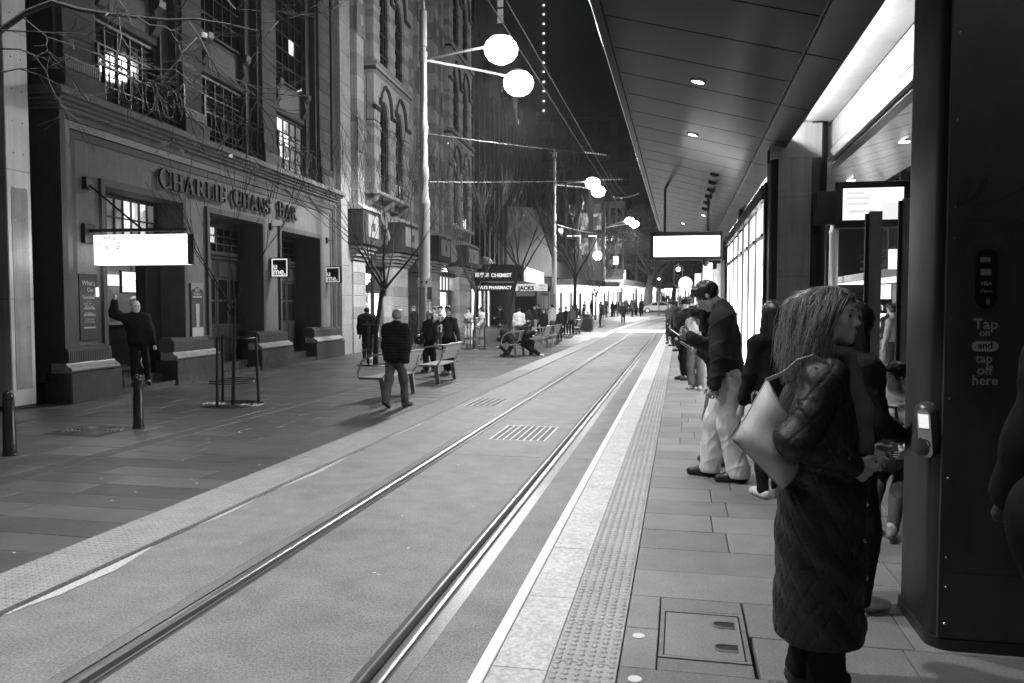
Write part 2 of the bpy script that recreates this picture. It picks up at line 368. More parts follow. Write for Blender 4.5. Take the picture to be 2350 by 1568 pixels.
    def he(x, y, z, a, b, c, k=0.02, sub=False): B.ell(HP(x, y, z), np.array([a, b, c]) * sc, HT, k=k * sc, sub=sub)
    he(0, -0.012, 0.036, 0.076, 0.094, 0.084); he(0, 0.036, -0.03, 0.056, 0.052, 0.088, 0.03)
    if det:
        he(0, 0.066, -0.098, 0.022, 0.019, 0.018, 0.03)
        for s in (1, -1):
            he(s * 0.04, 0.056, -0.02, 0.024, 0.022, 0.022, 0.02); he(s * 0.043, 0.012, -0.066, 0.024, 0.03, 0.03, 0.03); he(s * 0.077, -0.008, -0.012, 0.008, 0.018, 0.03, 0.006)
            if det > 1: he(s * 0.031, 0.099, 0.0, 0.017, 0.017, 0.011, 0.014, True); B.cap(HP(s * 0.0, 0.084, 0.019), HP(s * 0.038, 0.074, 0.021), 0.009 * sc, k=0.014); he(s * 0.011, 0.091, -0.037, 0.008, 0.009, 0.007, 0.008)
        B.cap(HP(0, 0.085, 0.006), HP(0, 0.102, -0.031), 0.006 * sc, 0.0105 * sc, k=0.012)
        if det > 1:
            B.cap(HP(-0.016, 0.083, -0.061), HP(0.016, 0.083, -0.061), 0.007 * sc, k=0.01); B.cap(HP(-0.015, 0.082, -0.073), HP(0.015, 0.082, -0.073), 0.008 * sc, k=0.008)
    for i in (0, 1):
        d = nrm(wri[i] - elb[i]); s = (1, -1)[i]; pn = nrm(np.cross(d, Fw) * s * -1 + Fw * 0.2 - Rr * s)
        if det == 2: hand(B, wri[i], d, pn, 0.105 * h, hcurl, side=s)
        else: B.cap(wri[i], wri[i] + d * 0.07 * h, 0.016 * h, 0.021 * h, k=0.02)
    layers = [('body', B, SKIN(skin), res)]
    # clothes
    t = 0.012 + puff; J = SDF(0.03 * h + puff)
    J.ell(pel + Up * (0.03 - jacket * 0.5) * h, np.array([(0.089 + (0.004 if f else 0)) * bulk + t / h, 0.063 * bulk + t / h, 0.08 + jacket * 0.6]) * h, T)
    J.ell(pel + Up * 0.11 * h, np.array([0.08 * bulk + t / h, 0.06 * bulk + t / h, 0.1]) * h, T).ell(chest, np.array([0.094 * bw + t / h, 0.064 * bw + t / h, 0.105]) * h, T)
    J.cap(sh[0] - Rr * 0.008 * h, sh[1] + Rr * 0.008 * h, 0.033 * h + t).cap(sh[0], neckb, 0.026 * h + t, 0.03 * h + t * 0.5).cap(sh[1], neckb, 0.026 * h + t, 0.03 * h + t * 0.5).cap(neckb - Up * 0.02 * h, neckb + Up * 0.022 * h + Fw * 0.004 * h, 0.037 * h + t * 0.6, 0.034 * h + t * 0.4)
    for i in (0, 1):
        J.cap(sh[i], elb[i], 0.03 * h * bw + t * 1.2, 0.027 * h * bw + t * 1.1).cap(elb[i], wri[i], 0.027 * h * bw + t * 1.1, 0.021 * h + t)
    if coat:
        for q in np.linspace(0.0, 1.0, 4): J.ell(pel + np.array([0, 0, -(coat - 0.08) * h * q]) + Fw * 0.0, np.array([0.1 + 0.012 * q, 0.075 + 0.02 * q, 0.11]) * h, T, k=0.06)
        J.cut(pel - np.array([0, 0, coat * h]), (0, 0, -1.0))
    elif jacket >= 0: J.cut(pel - Up * (0.03 + jacket) * h, -Up)
    dsp = [folds(0.004, 1.15, sum(loc[:2])), creases(0.010 if det > 1 else 0.009, sum(loc[:2]))] if det else []
    if stripes: dsp.append(lambda x, y, z: 0.006 * np.cos(2 * PI * z / stripes))
    if dsp: J.disp = lambda x, y, z: sum(q(x, y, z) for q in dsp)
    layers.append(('jacket', J, cloth(top), res))
    L = SDF(0.03 * h); L.ell(pel - Up * 0.0 * h, np.array([0.086, 0.062, 0.07]) * bulk * h + 0.006, T)
    for i in (0, 1):
        kw = (0.034 + 0.02 * (legw - 1)) * h + 0.01; aw = (0.025 + 0.034 * (legw - 1)) * h + 0.01
        L.cap(hips[i], knees[i], 0.05 * h * (0.8 + 0.2 * legw) + 0.008, kw).cap(knees[i], ank[i] - nrm(ank[i] - knees[i]) * 0.0 * h, kw, aw)
    if det:
        _c1 = creases(0.008 * min(legw, 1.3), sum(loc[:2]) + 2, 1.0, True); _f1 = folds(0.003, 1.1, 2.0); L.disp = lambda x, y, z: _c1(x, y, z) + _f1(x, y, z); L.cut((0, 0, 0.024 * h), (0, 0, -1.0)) if min(feet[0][2], feet[1][2]) >= 0 and (pelvis is None or pelvis[2] > 0.4) else None
    layers.append(('trousers', L, cloth(bottom), res))
    for i in (0, 1):
        tf, tu = toes[i]; s_ = SDF(0.02); a = ank[i] - tu * 0.014 * h
        s_.cap(a - tf * 0.022 * h - tu * 0.008 * h, a + tf * 0.05 * h - tu * 0.006 * h, 0.026 * h, 0.026 * h).cap(a + tf * 0.05 * h - tu * 0.008 * h, a + tf * 0.098 * h - tu * 0.012 * h, 0.025 * h, 0.021 * h)
        s_.cut(ank[i] - tu * 0.044 * h, -tu); layers.append(('shoe', s_, mat('shoe_%03d' % int(shoe * 1000), shoe, 0.45, var=0.1, vscale=30), res))
    # hair and headwear
    Hs = SDF(0.015); hm = HAIRM(hair)
    tophead = hc + hu * 0.016 * h - hf * 0.008 * h
    if style in ('short', 'long', 'bun', 'bob'):
        Hs.ell(tophead, np.array([0.051, 0.062, 0.059]) * h, HT)
        if style == 'short' and det: 
            for q in range(7): Hs.ell(tophead + hf * (0.045 - 0.004 * abs(q - 3)) * h + hr * (q - 3) * 0.011 * h + hu * (0.035 + 0.006 * (q % 2)) * h, np.array([0.012, 0.018, 0.014]) * h, HT)
        if style in ('long', 'bob'):
            ln = 0.14 if style == 'long' else 0.075
            for s in (1, -1):
                Hs.cap(tophead + hr * s * 0.035 * h - hf * 0.015 * h, tophead + hr * s * 0.05 * h - hf * 0.018 * h - np.array([0, 0, ln * 0.8]) * h, 0.026 * h, 0.02 * h)
            Hs.cap(tophead - hf * 0.035 * h, tophead - hf * 0.05 * h - np.array([0, 0, ln]) * h, 0.04 * h, 0.03 * h)
        if style == 'bun': Hs.ell(tophead - hf * 0.06 * h + hu * 0.02 * h, np.array([0.025, 0.025, 0.025]) * h, HT)
        fs = hc + hf * 0.056 * h - hu * 0.03 * h      # leave the face open
        Hs.ell(fs, np.array([0.046, 0.036, 0.062]) * h, HT, k=0.01, sub=True)
        if style != 'short':
            Hs.ell(hc + hf * 0.07 * h - hu * 0.06 * h, np.array([0.036, 0.05, 0.05]) * h, HT, k=0.01, sub=True)
        else: Hs.cut(hc - hu * 0.032 * h, -hu)
        if det:
            _hx, _hy, _nw = tophead[0], tophead[1], 30 if det > 1 else 17
            Hs.disp = (lambda x, y, z: (0.0045 if style != 'short' else 0.0012) * np.sin(_nw * np.arctan2(y - _hy, x - _hx) + 6 * np.sin(9 * z)) + 0.003 * np.sin(55 * x + 40 * y + 25 * z) + (0.004 * np.sin(90 * x - 30 * z) * np.sin(80 * y + 50 * z) if style == 'short' else 0.0))
        layers.append(('hair', Hs, hm, res))
    elif style in ('beanie', 'cap', 'hood'):
        Hs.ell(tophead + hu * 0.004 * h, np.array([0.055, 0.066, 0.062]) * h, HT)
        if style == 'beanie': Hs.cut(hc + hu * 0.008 * h, nrm(-hu + hf * 0.12))
        if style == 'cap':
            Hs.cut(hc + hu * 0.018 * h, -hu); Hs2 = SDF(0.01).ell(hc + hu * 0.028 * h + hf * 0.075 * h, np.array([0.042, 0.045, 0.007]) * h, HT)
            layers.append(('visor', Hs2, cloth(hat), res))
        if style == 'hood': Hs.ell(hc + hf * 0.065 * h - hu * 0.01 * h, np.array([0.036, 0.045, 0.05]) * h, HT, sub=True); Hs.cap(hc - hu * 0.03 * h - hf * 0.02 * h, neckb, 0.05 * h, 0.055 * h)
        layers.append(('hat', Hs, cloth(hat), res))
    if det and collar is not None:
        Cs = SDF(0.01)
        for q in range(12):
            a0 = 2 * PI * q / 12; a1 = 2 * PI * (q + 1) / 12
            p = [neckb + Up * 0.024 * h + (Rr * math.cos(a) + Fw * math.sin(a)) * 0.041 * h + Fw * 0.006 * h for a in (a0, a1)]
            Cs.cap(p[0], p[1], 0.008 * h)
        layers.append(('collar', Cs, cloth(collar), res))
    J_ = dict(h=h, hc=hc, hr=hr, hf=hf, hu=hu, HT=HT, sh=sh, elb=elb, wri=wri, pel=pel, chest=chest, neckb=neckb, Rr=Rr, Fw=Fw, Up=Up, ank=ank, knees=knees, toes=toes, tophead=tophead)
    if det == 0:
        V = []; Q = []; M = []; mats = []; off = 0
        for nm, S, m, rs in layers:
            v, q = S.mesh_data(rs); V.append(v); Q.append(q + off); off += len(v)
            if m not in mats: mats.append(m)
            M += [mats.index(m)] * len(q)
        V = np.concatenate(V); Q = np.concatenate(Q); me = bpy.data.meshes.new('body')
        me.from_pydata([tuple(p) for p in V], [], [tuple(p) for p in Q]); me.polygons.foreach_set('material_index', M); me.polygons.foreach_set('use_smooth', [True] * len(Q))
        for m in mats: me.materials.append(m)
        o = tag(link('person', me, None, loc, rz), label, cat, group); return o, J_
    root = thing('person', label, cat, loc, rz, group)
    for nm, S, m, rs in layers: link(nm, S.mesh(nm, m, rs), root)
    if True:                                  # eyes, brows and mouth
        e = MB(); g1 = 1.0 if det > 1 else 1.25
        for s in (1, -1):
            c = HP(s * 0.031, 0.076 if det > 1 else 0.084, 0.001); e.sphere(tuple(c), tuple(np.array([0.013, 0.011, 0.0085]) * sc * g1), 8, 6)
            e.tube([tuple(HP(s * 0.013, 0.091, 0.02)), tuple(HP(s * 0.03, 0.088, 0.026)), tuple(HP(s * 0.047, 0.075, 0.02))], [0.0025 * sc * g1, 0.004 * sc * g1, 0.002 * sc], 5)
        e.tube([tuple(HP(-0.02, 0.084, -0.0675)), tuple(HP(0, 0.0905, -0.067)), tuple(HP(0.02, 0.084, -0.0675))], 0.0028 * sc, 5)
        e.build('face_features', mat('face_dark', 0.05, 0.3), root, smooth=True)
    return root, J_
# ------------------------------------------------------------------ ground, track, paving, platform
M_ROAD = mat('track_concrete', 0.225, 0.6, var=0.16, vscale=3.5, wear=0.2, wscale=0.6, fine=0.3, fscale=70, bump=0.45, bscale=110, spec=0.4)
M_POL = mat('polished_concrete', 0.2, 0.3, var=0.2, vscale=2.2, fine=0.25, fscale=60, bump=0.12, bscale=60)
M_PAVE = [mat('granite_paver_%d' % i, c, r, var=0.15, vscale=2.3, fine=0.22, fscale=90, bump=0.3, bscale=120) for i, (c, r) in enumerate(((0.072, 0.44), (0.086, 0.38), (0.06, 0.5), (0.098, 0.42)))]
M_PLAT = [mat('platform_paver_%d' % i, c, r, var=0.16, vscale=2.6, fine=0.2, fscale=100, bump=0.35, bscale=130) for i, (c, r) in enumerate(((0.2, 0.5), (0.23, 0.47), (0.18, 0.52)))]
M_EDGE = mat('edge_stone', 0.52, 0.5, var=0.12, vscale=3, fine=0.22, fscale=45, bump=0.2, bscale=90)
M_WHITE = mat('white_line_paint', 0.85, 0.5, var=0.05, vscale=6)
M_TACT = mat('tactile_stone', 0.36, 0.5, var=0.12, vscale=4, fine=0.2, fscale=90, bump=0.2)
M_TACL = mat('tactile_stone_light', 0.3, 0.5, var=0.12, vscale=4, fine=0.2, fscale=90, bump=0.2)
M_DARKG = mat('joint_bed', 0.035, 0.9, var=0.2)
M_STEEL = mat('rail_steel', 0.5, 0.3, 0.9, var=0.08, vscale=5)
M_SEAL = mat('rail_sealant', 0.05, 0.6)
M_IRON = mat('cast_iron', 0.06, 0.5, 0.6, var=0.2, vscale=12)
Ys = [-14, -6, 0, 4, 8, 12, 16, 20, 25, 30, 36, 42, 47] + list(range(51, 152, 4)) + [170, 200, 230, 400, 900]
def sweep(prof, ys, closed=False, crv=True, dz=0.0):
    """profile [(x,z)] swept along the street, following its bend and climb"""
    m = MB(); k = len(prof); vs = []
    for y in ys:
        for x, z in prof: vs.append((x + (bend(y) if crv else 0), y, z + elev(y) + dz))
    fs = [(i*k+j, i*k+j+1, (i+1)*k+j+1, (i+1)*k+j) for i in range(len(ys)-1) for j in range(k-1)]
    m.add(vs, fs); return m
g = MB(); gy = [-300, -60] + Ys
g.add([(x, y, elev(y) - 0.09) for y in gy for x in (-900, 900)], [(i*2, i*2+1, i*2+3, i*2+2) for i in range(len(gy)-1)])
struct(g.build('ground', M_DARKG))
# distant carriageway and footways beyond the built pieces
rd = struct(sweep([(-4.04, -0.004), (-0.86, -0.004)], [43] + [y for y in Ys if y >= 43]).build('road', M_ROAD))
RL, RR = -2.94, -1.505                                   # gauge faces of the two rails
tracky = [y for y in Ys if y <= 43] + [43]
tb = link('track', None); struct(tb)
# concrete slabs between joints: outer strip, four-foot, platform side
jy = [-14, 2.1, 9.62, 17.3, 25.2, 33.5, 43.0]
for a, b in zip(jy[:-1], jy[1:]):
    for x0, x1 in ((-4.03, RL - 0.17), (RL + 0.1, RR - 0.1), (RR + 0.17, -0.88)):
        MB().cbox(x0, x1, a + 0.006, b - 0.006, -0.08, 0.0, 0.004).build('slab', M_ROAD, tb)
yy = [y for y in Ys if y <= 151]
for gx, s in ((RL, 1), (RR, -1)):                        # grooved rail: head, groove, keeper; s = towards the track centre
    P = lambda *pp: [(gx + s * x, z) for x, z in pp][::s]
    r = sweep(P((-0.06, -0.03), (-0.058, 0.002), (-0.05, 0.005), (-0.008, 0.005), (0.0, 0.0), (0.006, -0.045), (0.046, -0.045), (0.05, -0.002), (0.054, 0.002), (0.068, 0.002), (0.07, -0.03)), yy)
    r.build('rail', M_STEEL, tb, smooth=True)
    sweep(P((0.003, -0.043), (0.05, -0.043)), yy).build('rail_groove', M_SEAL, tb)
    sweep(P((-0.17, -0.002), (-0.08, -0.001)), yy).build('rail_shoulder', M_POL, tb)
    sweep(P((-0.08, -0.006), (-0.058, -0.006)), yy).build('rail_seal', M_SEAL, tb)
    sweep(P((0.068, -0.006), (0.1, -0.004)), yy).build('rail_seal', M_SEAL, tb)
# pale worn lip of road along the left warning strip
lip = MB(); y = 2.5
while y < 15:
    ln = random.uniform(0.8, 2.2); n = 8; w0 = random.uniform(0.03, 0.11)
    pts = [(-4.028, y + ln * i / n) for i in range(n + 1)] + [(-4.028 + w0 * math.sin(PI * (i + 0.5) / (n + 1)) * random.uniform(0.75, 1.2), y + ln * i / n) for i in range(n, -1, -1)]
    lip.add([(a, b, 0.004) for a, b in pts], [tuple(range(len(pts)))[::-1]]); y += ln + random.uniform(0.15, 1.6)
lip.build('cement_patch', mat('cement_patch', 0.5, 0.8, fine=0.2, fscale=50), tb)
# grates in the track
def grate(name, x0, x1, y0, y1, n1, n2, label, cross=0.011):
    t = thing(name, label, 'drain grate', (0, 0, 0)); m = MB()
    m.box(x0, x1, y0, y1, -0.05, 0.002).build('pit', mat('grate_pit', 0.13, 0.8), t)
    f = MB(); w = 0.012
    for a in (x0, x1): f.box(a - w, a + w, y0 - w, y1 + w, 0.0, 0.006)
    for a in (y0, y1): f.box(x0, x1, a - w, a + w, 0.0, 0.006)
    f.build('grate_frame', M_STEELD, t)
    for i in range(1, n1): MB().box(x0 + (x1 - x0) * i / n1 - 0.009, x0 + (x1 - x0) * i / n1 + 0.009, y0, y1, 0.001, 0.008).build('bar', M_STEELD, t)
    for i in range(1, n2): MB().box(x0, x1, y0 + (y1 - y0) * i / n2 - 0.006, y0 + (y1 - y0) * i / n2 + 0.006, 0.0, 0.005).build('cross_bar', M_STEELC, t)
    return t
M_STEELD = mat('galvanised', 0.55, 0.45, 0.1, var=0.1); M_STEELC = mat('galvanised_worn', 0.25, 0.5, 0.6)
a = gnd(1122, 1007); b = gnd(1283, 978); c = gnd(1150, 977)
grate('drain_grate', -2.6, -1.83, 10.75, 12.05, 8, 14, 'galvanised steel drain grate set between the two rails nearest the camera')
grate('drain_grate', -3.92, -3.33, 14.2, 15.5, 5, 8, 'narrow steel drain grate left of the left rail beside the warning strip')
grate('drain_grate', -2.55, -1.9, 33.0, 34.6, 9, 4, 'distant pale drain grate between the rails near the platform end')
# ---- left footway
lf = link('footway', None); struct(lf)
PZ = 0.03
struct_w = MB()
def paver_rows(parent, x0, x1, y0, y1, dy, wmin, wmax, z, mats, name='paver', gap=0.004, skip=None, zb=-0.06, cap=10**9, jit=0.0015):
    n = 0; y = y0
    while y < y1 - 0.05:
        x = x0; first = True
        while x < x1 - 0.02:
            w = random.uniform(wmin, wmax) * (random.uniform(0.35, 1) if first else 1); first = False
            xe = x1 if x + w > x1 - wmin * 0.45 else x + w
            if not (skip and skip(x, xe, y, y + dy)):
                dz = random.uniform(-jit, jit)
                MB().cbox(x + gap, xe - gap, y + gap, y + dy - gap, zb, z + dz, 0.003).build(name, random.choice(mats), parent); n += 1
            x = xe
        y += dy
    return n
def paver_stuff(parent, x0, x1, y0, y1, dy, wmin, wmax, z, mats, name, gap=0.005, follow=True):
    m = MB(); y = y0
    while y < y1 - 0.05:
        x = x0 if not callable(x0) else x0(y); xr = x1 if not callable(x1) else x1(y); e = elev(y + dy / 2)
        while x < xr - 0.02:
            w = random.uniform(wmin, wmax); xe = xr if x + w > xr - wmin * 0.45 else x + w
            m.mi = random.randrange(len(mats))
            m.quad((x+gap, y+gap, z+elev(y)), (xe-gap, y+gap, z+elev(y)), (xe-gap, y+dy-gap, z+elev(y+dy)), (x+gap, y+dy-gap, z+elev(y+dy))); x = xe
        y += dy
    return stuff(m.build(name, mats, parent))
nl = paver_rows(lf, -6.85, -4.6, 3.36, 26.46, 0.42, 0.85, 1.35, PZ, M_PAVE)
nl += paver_rows(lf, -11.6, -7.14, 4.8, 14.4, 0.6, 0.8, 1.3, PZ, M_PAVE)
FX = lambda y: -11.27 - 0.0577 * (y - 12.82)
paver_stuff(lf, lambda y: FX(y) - 1.2, lambda y: -7.14, 14.4, 26.4, 0.6, 0.8, 1.3, PZ, M_PAVE, 'far_pavers')
paver_stuff(lf, lambda y: FX(y) - 1.0, lambda y: -4.6 + bend(y), 26.4, 110, 0.7, 0.9, 1.4, PZ, M_PAVE, 'far_pavers', gap=0.008)
bandm = mat('dark_granite_band', 0.06, 0.5, var=0.15, vscale=5, fine=0.2, bump=0.3)
y = 3.0
while y < 30:
    MB().cbox(-7.135, -6.855, y + 0.003, y + 0.6 - 0.003, -0.06, PZ + 0.001, 0.003).build('drain_channel_cover', bandm, lf); y += 0.6
def dots(parent, x0, x1, nx, y0, y1, dy, r, hgt, z, m_, name, sides=7):
    m = MB(); dx = (x1 - x0) / nx; ny = int((y1 - y0) / dy); w = [(math.cos(2*PI*j/sides), math.sin(2*PI*j/sides)) for j in range(sides)]
    F = [(j, (j+1) % sides, sides + (j+1) % sides, sides + j) for j in range(sides)] + [tuple(range(sides, 2*sides))]
    for i in range(ny):
        for k in range(nx):
            x = x0 + dx * (k + 0.5); yy_ = y0 + dy * (i + 0.5)
            m.add([(x + r*a, yy_ + r*b, z) for a, b in w] + [(x + r*0.62*a, yy_ + r*0.62*b, z + hgt) for a, b in w], F)
    return stuff(m.build(name, m_, parent))
y = 2.4                                               # warning strip along the track: tiles with domes
tp = [MB().cbox(-0.278, 0.278, -0.297, 0.297, -0.09, 0, 0.003).mesh('warning_tile', M_TACL)]
while y < 44:
    link('warning_tile', tp[0], lf, (-4.32, y + 0.3, PZ)); y += 0.6
dots(lf, -4.6, -4.04, 10, 2.4, 22, 0.056, 0.021, 0.006, PZ, M_TACL, 'warning_domes', 6)
dots(lf, -4.6, -4.04, 6, 22, 44, 0.11, 0.035, 0.006, PZ, M_TACL, 'warning_domes', 5)
sweep([(-4.6, PZ), (-4.04, PZ)], [43.6] + [y for y in Ys if 44 < y < 120] ).build('warning_strip', M_TACL, lf)
sweep([(-4.04, PZ - 0.003), (-4.034, -0.05)], [y for y in Ys if y < 120]).build('kerb_face', M_EDGE, lf)
# iron covers in the footway, one round in a square frame
def round_cover(name, label, p, r, square):
    t = thing(name, label, 'manhole cover', (p[0], p[1], PZ)); m = MB()
    if square: m.box(-r*1.12, r*1.12, -r*1.12, r*1.12, -0.02, 0.003)
    else: m.lathe([(r*1.05, -0.02), (r*1.05, 0.003)], 24)
    m.build('cover_frame', M_IRON, t)
    for i, q in enumerate(np.linspace(r, r*0.2, 6)):
        k = MB(); n = 28
        k.add([(a*math.cos(2*PI*j/n), a*math.sin(2*PI*j/n), z) for a, z in ((q, 0.004), (q-0.006, 0.009), (q-r*0.075, 0.009), (q-r*0.085, 0.004)) for j in range(n)],
              [(b*n+j, b*n+(j+1)%n, (b+1)*n+(j+1)%n, (b+1)*n+j) for b in range(3) for j in range(n)])
        k.build('ring', mat('cast_iron_worn', 0.09, 0.45, 0.5, var=0.2, vscale=14), t)
    MB().box(-0.02, 0.02, -r, r, 0.004, 0.011).box(-r, -0.021, -0.02, 0.02, 0.004, 0.011).box(0.021, r, -0.02, 0.02, 0.004, 0.011).build('cross_bar', mat('cast_iron_worn'), t)
round_cover('manhole_cover', 'round ringed iron cover in a square frame between the two bollards', gnd(213, 988, PZ), 0.42, True)
# ---- platform
pf = link('platform', None); struct(pf); FZ = 0.30; PE = 43.0
MB().box(-0.84, 4.1, -13.9, PE, -0.08, FZ - 0.05).build('platform_base', M_DARKG, pf)
MB().box(-0.865, -0.845, -13.9, PE, -0.08, FZ - 0.004).build('platform_face', mat('platform_face', 0.2, 0.7, var=0.2), pf)
y = 1.61
while y < PE - 0.3:
    MB().cbox(-0.802, -0.553, y + 0.003, y + 0.873, FZ - 0.06, FZ, 0.003).build('edge_stone', M_EDGE, pf)
    MB().cbox(-0.868, -0.806, y + 0.002, y + 0.874, FZ - 0.06, FZ + 0.003, 0.004).build('edge_line', M_WHITE, pf); y += 0.876
_a = gnd(1508, 1508, 0.3); _b = gnd(1697, 1412, 0.3); lid = (_a[0], _b[0] + 0.02, _a[1], _b[1])
skipf = lambda a, b, c, d: b > lid[0] + 0.02 and a < lid[1] - 0.02 and d > lid[2] + 0.02 and c < lid[3] - 0.02
y = 1.71; tm = MB().cbox(-0.1475, 0.1475, -0.217, 0.217, -0.06, 0, 0.002).mesh('tactile_tile', M_TACT)
while y < PE - 0.3: link('tactile_tile', tm, pf, (-0.403, y + 0.22, FZ)); y += 0.44
dots(pf, -0.548, -0.258, 6, 2.2, 20, 0.049, 0.0175, 0.006, FZ, M_TACT, 'tactile_domes', 8)
dots(pf, -0.548, -0.258, 5, 20, 42.6, 0.08, 0.022, 0.006, FZ, M_TACT, 'tactile_domes', 5)
def trim_rows():
    y = 1.71
    while y < 14.0:
        x = -0.252; first = True
        while x < 3.4:
            w = random.uniform(0.55, 0.95) * (random.uniform(0.4, 1) if first else 1); first = False; xe = min(x + w, 3.45)
            segs = [(x, xe)]
            if y + 0.44 > lid[2] and y < lid[3]:
                segs = []
                if x < lid[0]: segs.append((x, min(xe, lid[0])))
                if xe > lid[1]: segs.append((max(x, lid[1]), xe))
                a, b = max(x, lid[0]), min(xe, lid[1])
                if b - a > 0.02:
                    for c, d in ((y, lid[2]), (lid[3], y + 0.44)):
                        if d - c > 0.03 and d <= y + 0.4401 and c >= y - 0.0001: MB().cbox(a + 0.003, b - 0.003, c + 0.003, d - 0.003, FZ - 0.06, FZ, 0.003).build('paver', random.choice(M_PLAT), pf)
            for a, b in segs:
                ylo, yhi = y, y + 0.44
                if b - a > 0.03: MB().cbox(a + 0.003, b - 0.003, ylo + 0.003, yhi - 0.003, FZ - 0.06, FZ + random.uniform(-0.0012, 0.0012), 0.003).build('paver', random.choice(M_PLAT), pf)
            x = xe
        y += 0.44
trim_rows()
paver_stuff(pf, -0.252, 4.1, 14.03, PE, 0.44, 0.55, 0.95, FZ, M_PLAT, 'far_pavers')
paver_stuff(pf, -0.252, 4.1, -13.9, 1.71, 0.44, 0.55, 0.95, FZ, M_PLAT, 'far_pavers')
paver_stuff(pf, 3.45, 4.1, 1.71, 14.03, 0.44, 0.55, 0.95, FZ, M_PLAT, 'far_pavers')
# access lid with two finger slots
al = thing('access_lid', 'square stone-filled access lid with two finger slots in the platform paving', 'access cover', (0, 0, FZ))
x0, x1, y0, y1 = lid[0] + 0.005, lid[1] - 0.005, lid[2] + 0.005, lid[3] - 0.005
MB().cbox(lid[0], lid[1], lid[2], lid[3], -0.06, -0.012, 0.002).build('lid_bed', mat('pit', 0.012, 0.9), al)
MB().cbox(x0+0.026, x1-0.026, y0+0.026, y1-0.026, -0.05, 0.0, 0.003).build('lid_stone', M_PLAT[1], al)
fr = MB()
for (a, b, c, d) in ((x0, x1, y0, y0+0.02), (x0, x1, y1-0.02, y1), (x0, x0+0.02, y0+0.02, y1-0.02), (x1-0.02, x1, y0+0.02, y1-0.02)): fr.box(a, b, c, d, -0.04, 0.002)
fr.build('lid_frame', mat('worn_steel', 0.3, 0.45, 0.6, var=0.2, vscale=20), al)
for yc in (y0 + 0.15, y1 - 0.15):
    k = MB(); pts = [(x1 - 0.05, yc - 0.035), (x1 - 0.05, yc + 0.035)] + [(x1 - 0.12 + 0.035 * math.cos(a), yc + 0.035 * math.sin(a)) for a in np.linspace(PI/2, 3*PI/2, 8)]
    k.add([(a, b, 0.003) for a, b in pts], [tuple(range(len(pts)))]); k.build('finger_slot', mat('slot', 0.05, 0.5, 0.5), al)
    k = MB(); k.tube([(a, b, 0.003) for a, b in pts[1:]] + [(pts[0][0], pts[0][1], 0.003)], 0.006, 5); k.build('slot_rim', mat('worn_steel'), al)
for (px, py), lab in (((1466, 1460), 'round pale floor disc beside the tactile strip, nearer the access lid corner'), ((1457, 1559), 'round pale floor disc by the tactile strip at the bottom edge')):
    p = gnd(px, py, FZ); tag(MB().lathe([(0.03, 0), (0.03, 0.003), (0.026, 0.004)], 18).build('floor_disc', mat('floor_disc', 0.75, 0.4), None), lab, 'floor marker').location = (p[0], p[1], FZ)
# litter specks on the slab
lt = MB()
for i in range(60):
    x, y = random.uniform(-6.5, -0.95), random.uniform(3.5, 16)
    z = PZ if x < -4.04 else 0.0
    if abs(x - RL) < 0.25 or abs(x - RR) < 0.25: continue
    r = random.uniform(0.006, 0.018); lt.add([(x + r * random.uniform(0.5, 1.4) * math.cos(a), y + r * random.uniform(0.5, 1.4) * math.sin(a), z + 0.004) for a in np.linspace(0, 2*PI, 6)[:5]], [(0, 1, 2, 3, 4)])
lo = stuff(lt.build('litter', mat('litter', 0.6, 0.7)))
tag(lo, 'tiny pale scraps of litter scattered over track and paving', 'litter')
# platform-end ramp and the white crossing band over the track
struct(sweep([(-4.02, 0.004), (-0.9, 0.004)], [50.5, 52.5, 54.5]).build('crossing_band', M_WHITE))
MB().prism([(PE, FZ - 0.002), (PE, -0.1), (PE + 6, -0.1), (PE + 6, 0.05)], 'x', -0.84, 4.1).build('platform_ramp', M_PLAT[0], pf)
# right-hand track and footway beyond the island
struct(sweep([(4.25, 0.0), (8.2, 0.0)], Ys[:30]).build('road', M_ROAD))
struct(sweep([(8.2, -0.05), (8.21, 0.12), (16.0, 0.12)], Ys[:30]).build('footway', M_PAVE[1]))
# ------------------------------------------------------------------ platform canopy, columns, displays
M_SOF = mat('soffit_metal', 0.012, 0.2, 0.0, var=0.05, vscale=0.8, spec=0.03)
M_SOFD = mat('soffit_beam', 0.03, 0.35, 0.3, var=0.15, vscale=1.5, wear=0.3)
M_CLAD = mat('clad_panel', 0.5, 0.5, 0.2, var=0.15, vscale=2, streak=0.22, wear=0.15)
M_COL = mat('column_panel', 0.5, 0.45, 0.5, var=0.16, vscale=2.5, streak=0.2, wear=0.2)
M_COLD = mat('column_flank', 0.025, 0.4, 0.4, var=0.2, vscale=2.5)
M_BLK = mat('black_metal', 0.025, 0.4, 0.3, var=0.1)
M_RIV = mat('rivet_steel', 0.75, 0.25, 1.0)
CY0, CY1 = -5.33, 29.6
WZ = lambda X: 4.555 - 0.2623 * (X + 0.8)
can = thing('platform_canopy', 'long dark metal canopy with panelled soffit over the tram platform', 'canopy', (0, 0, 0))
def slab(x0, x1, y0, y1, zf, t=0.05):
    m = MB(); a, b = zf(x0), zf(x1)
    return m.add([(x0,y0,a),(x1,y0,b),(x1,y1,b),(x0,y1,a),(x0,y0,a+t),(x1,y0,b+t),(x1,y1,b+t),(x0,y1,a+t)], [(0,3,2,1),(4,5,6,7),(0,1,5,4),(1,2,6,5),(2,3,7,6),(3,0,4,7)])
slab(-0.78, 1.3, CY0, CY1, lambda x: WZ(x) + 0.035, 0.12).build('roof_sheet', M_BLK, can)
y = CY0; i = 0
while y < CY1 - 0.1:
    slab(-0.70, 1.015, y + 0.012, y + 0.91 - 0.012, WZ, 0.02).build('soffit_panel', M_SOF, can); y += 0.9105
y = CY0
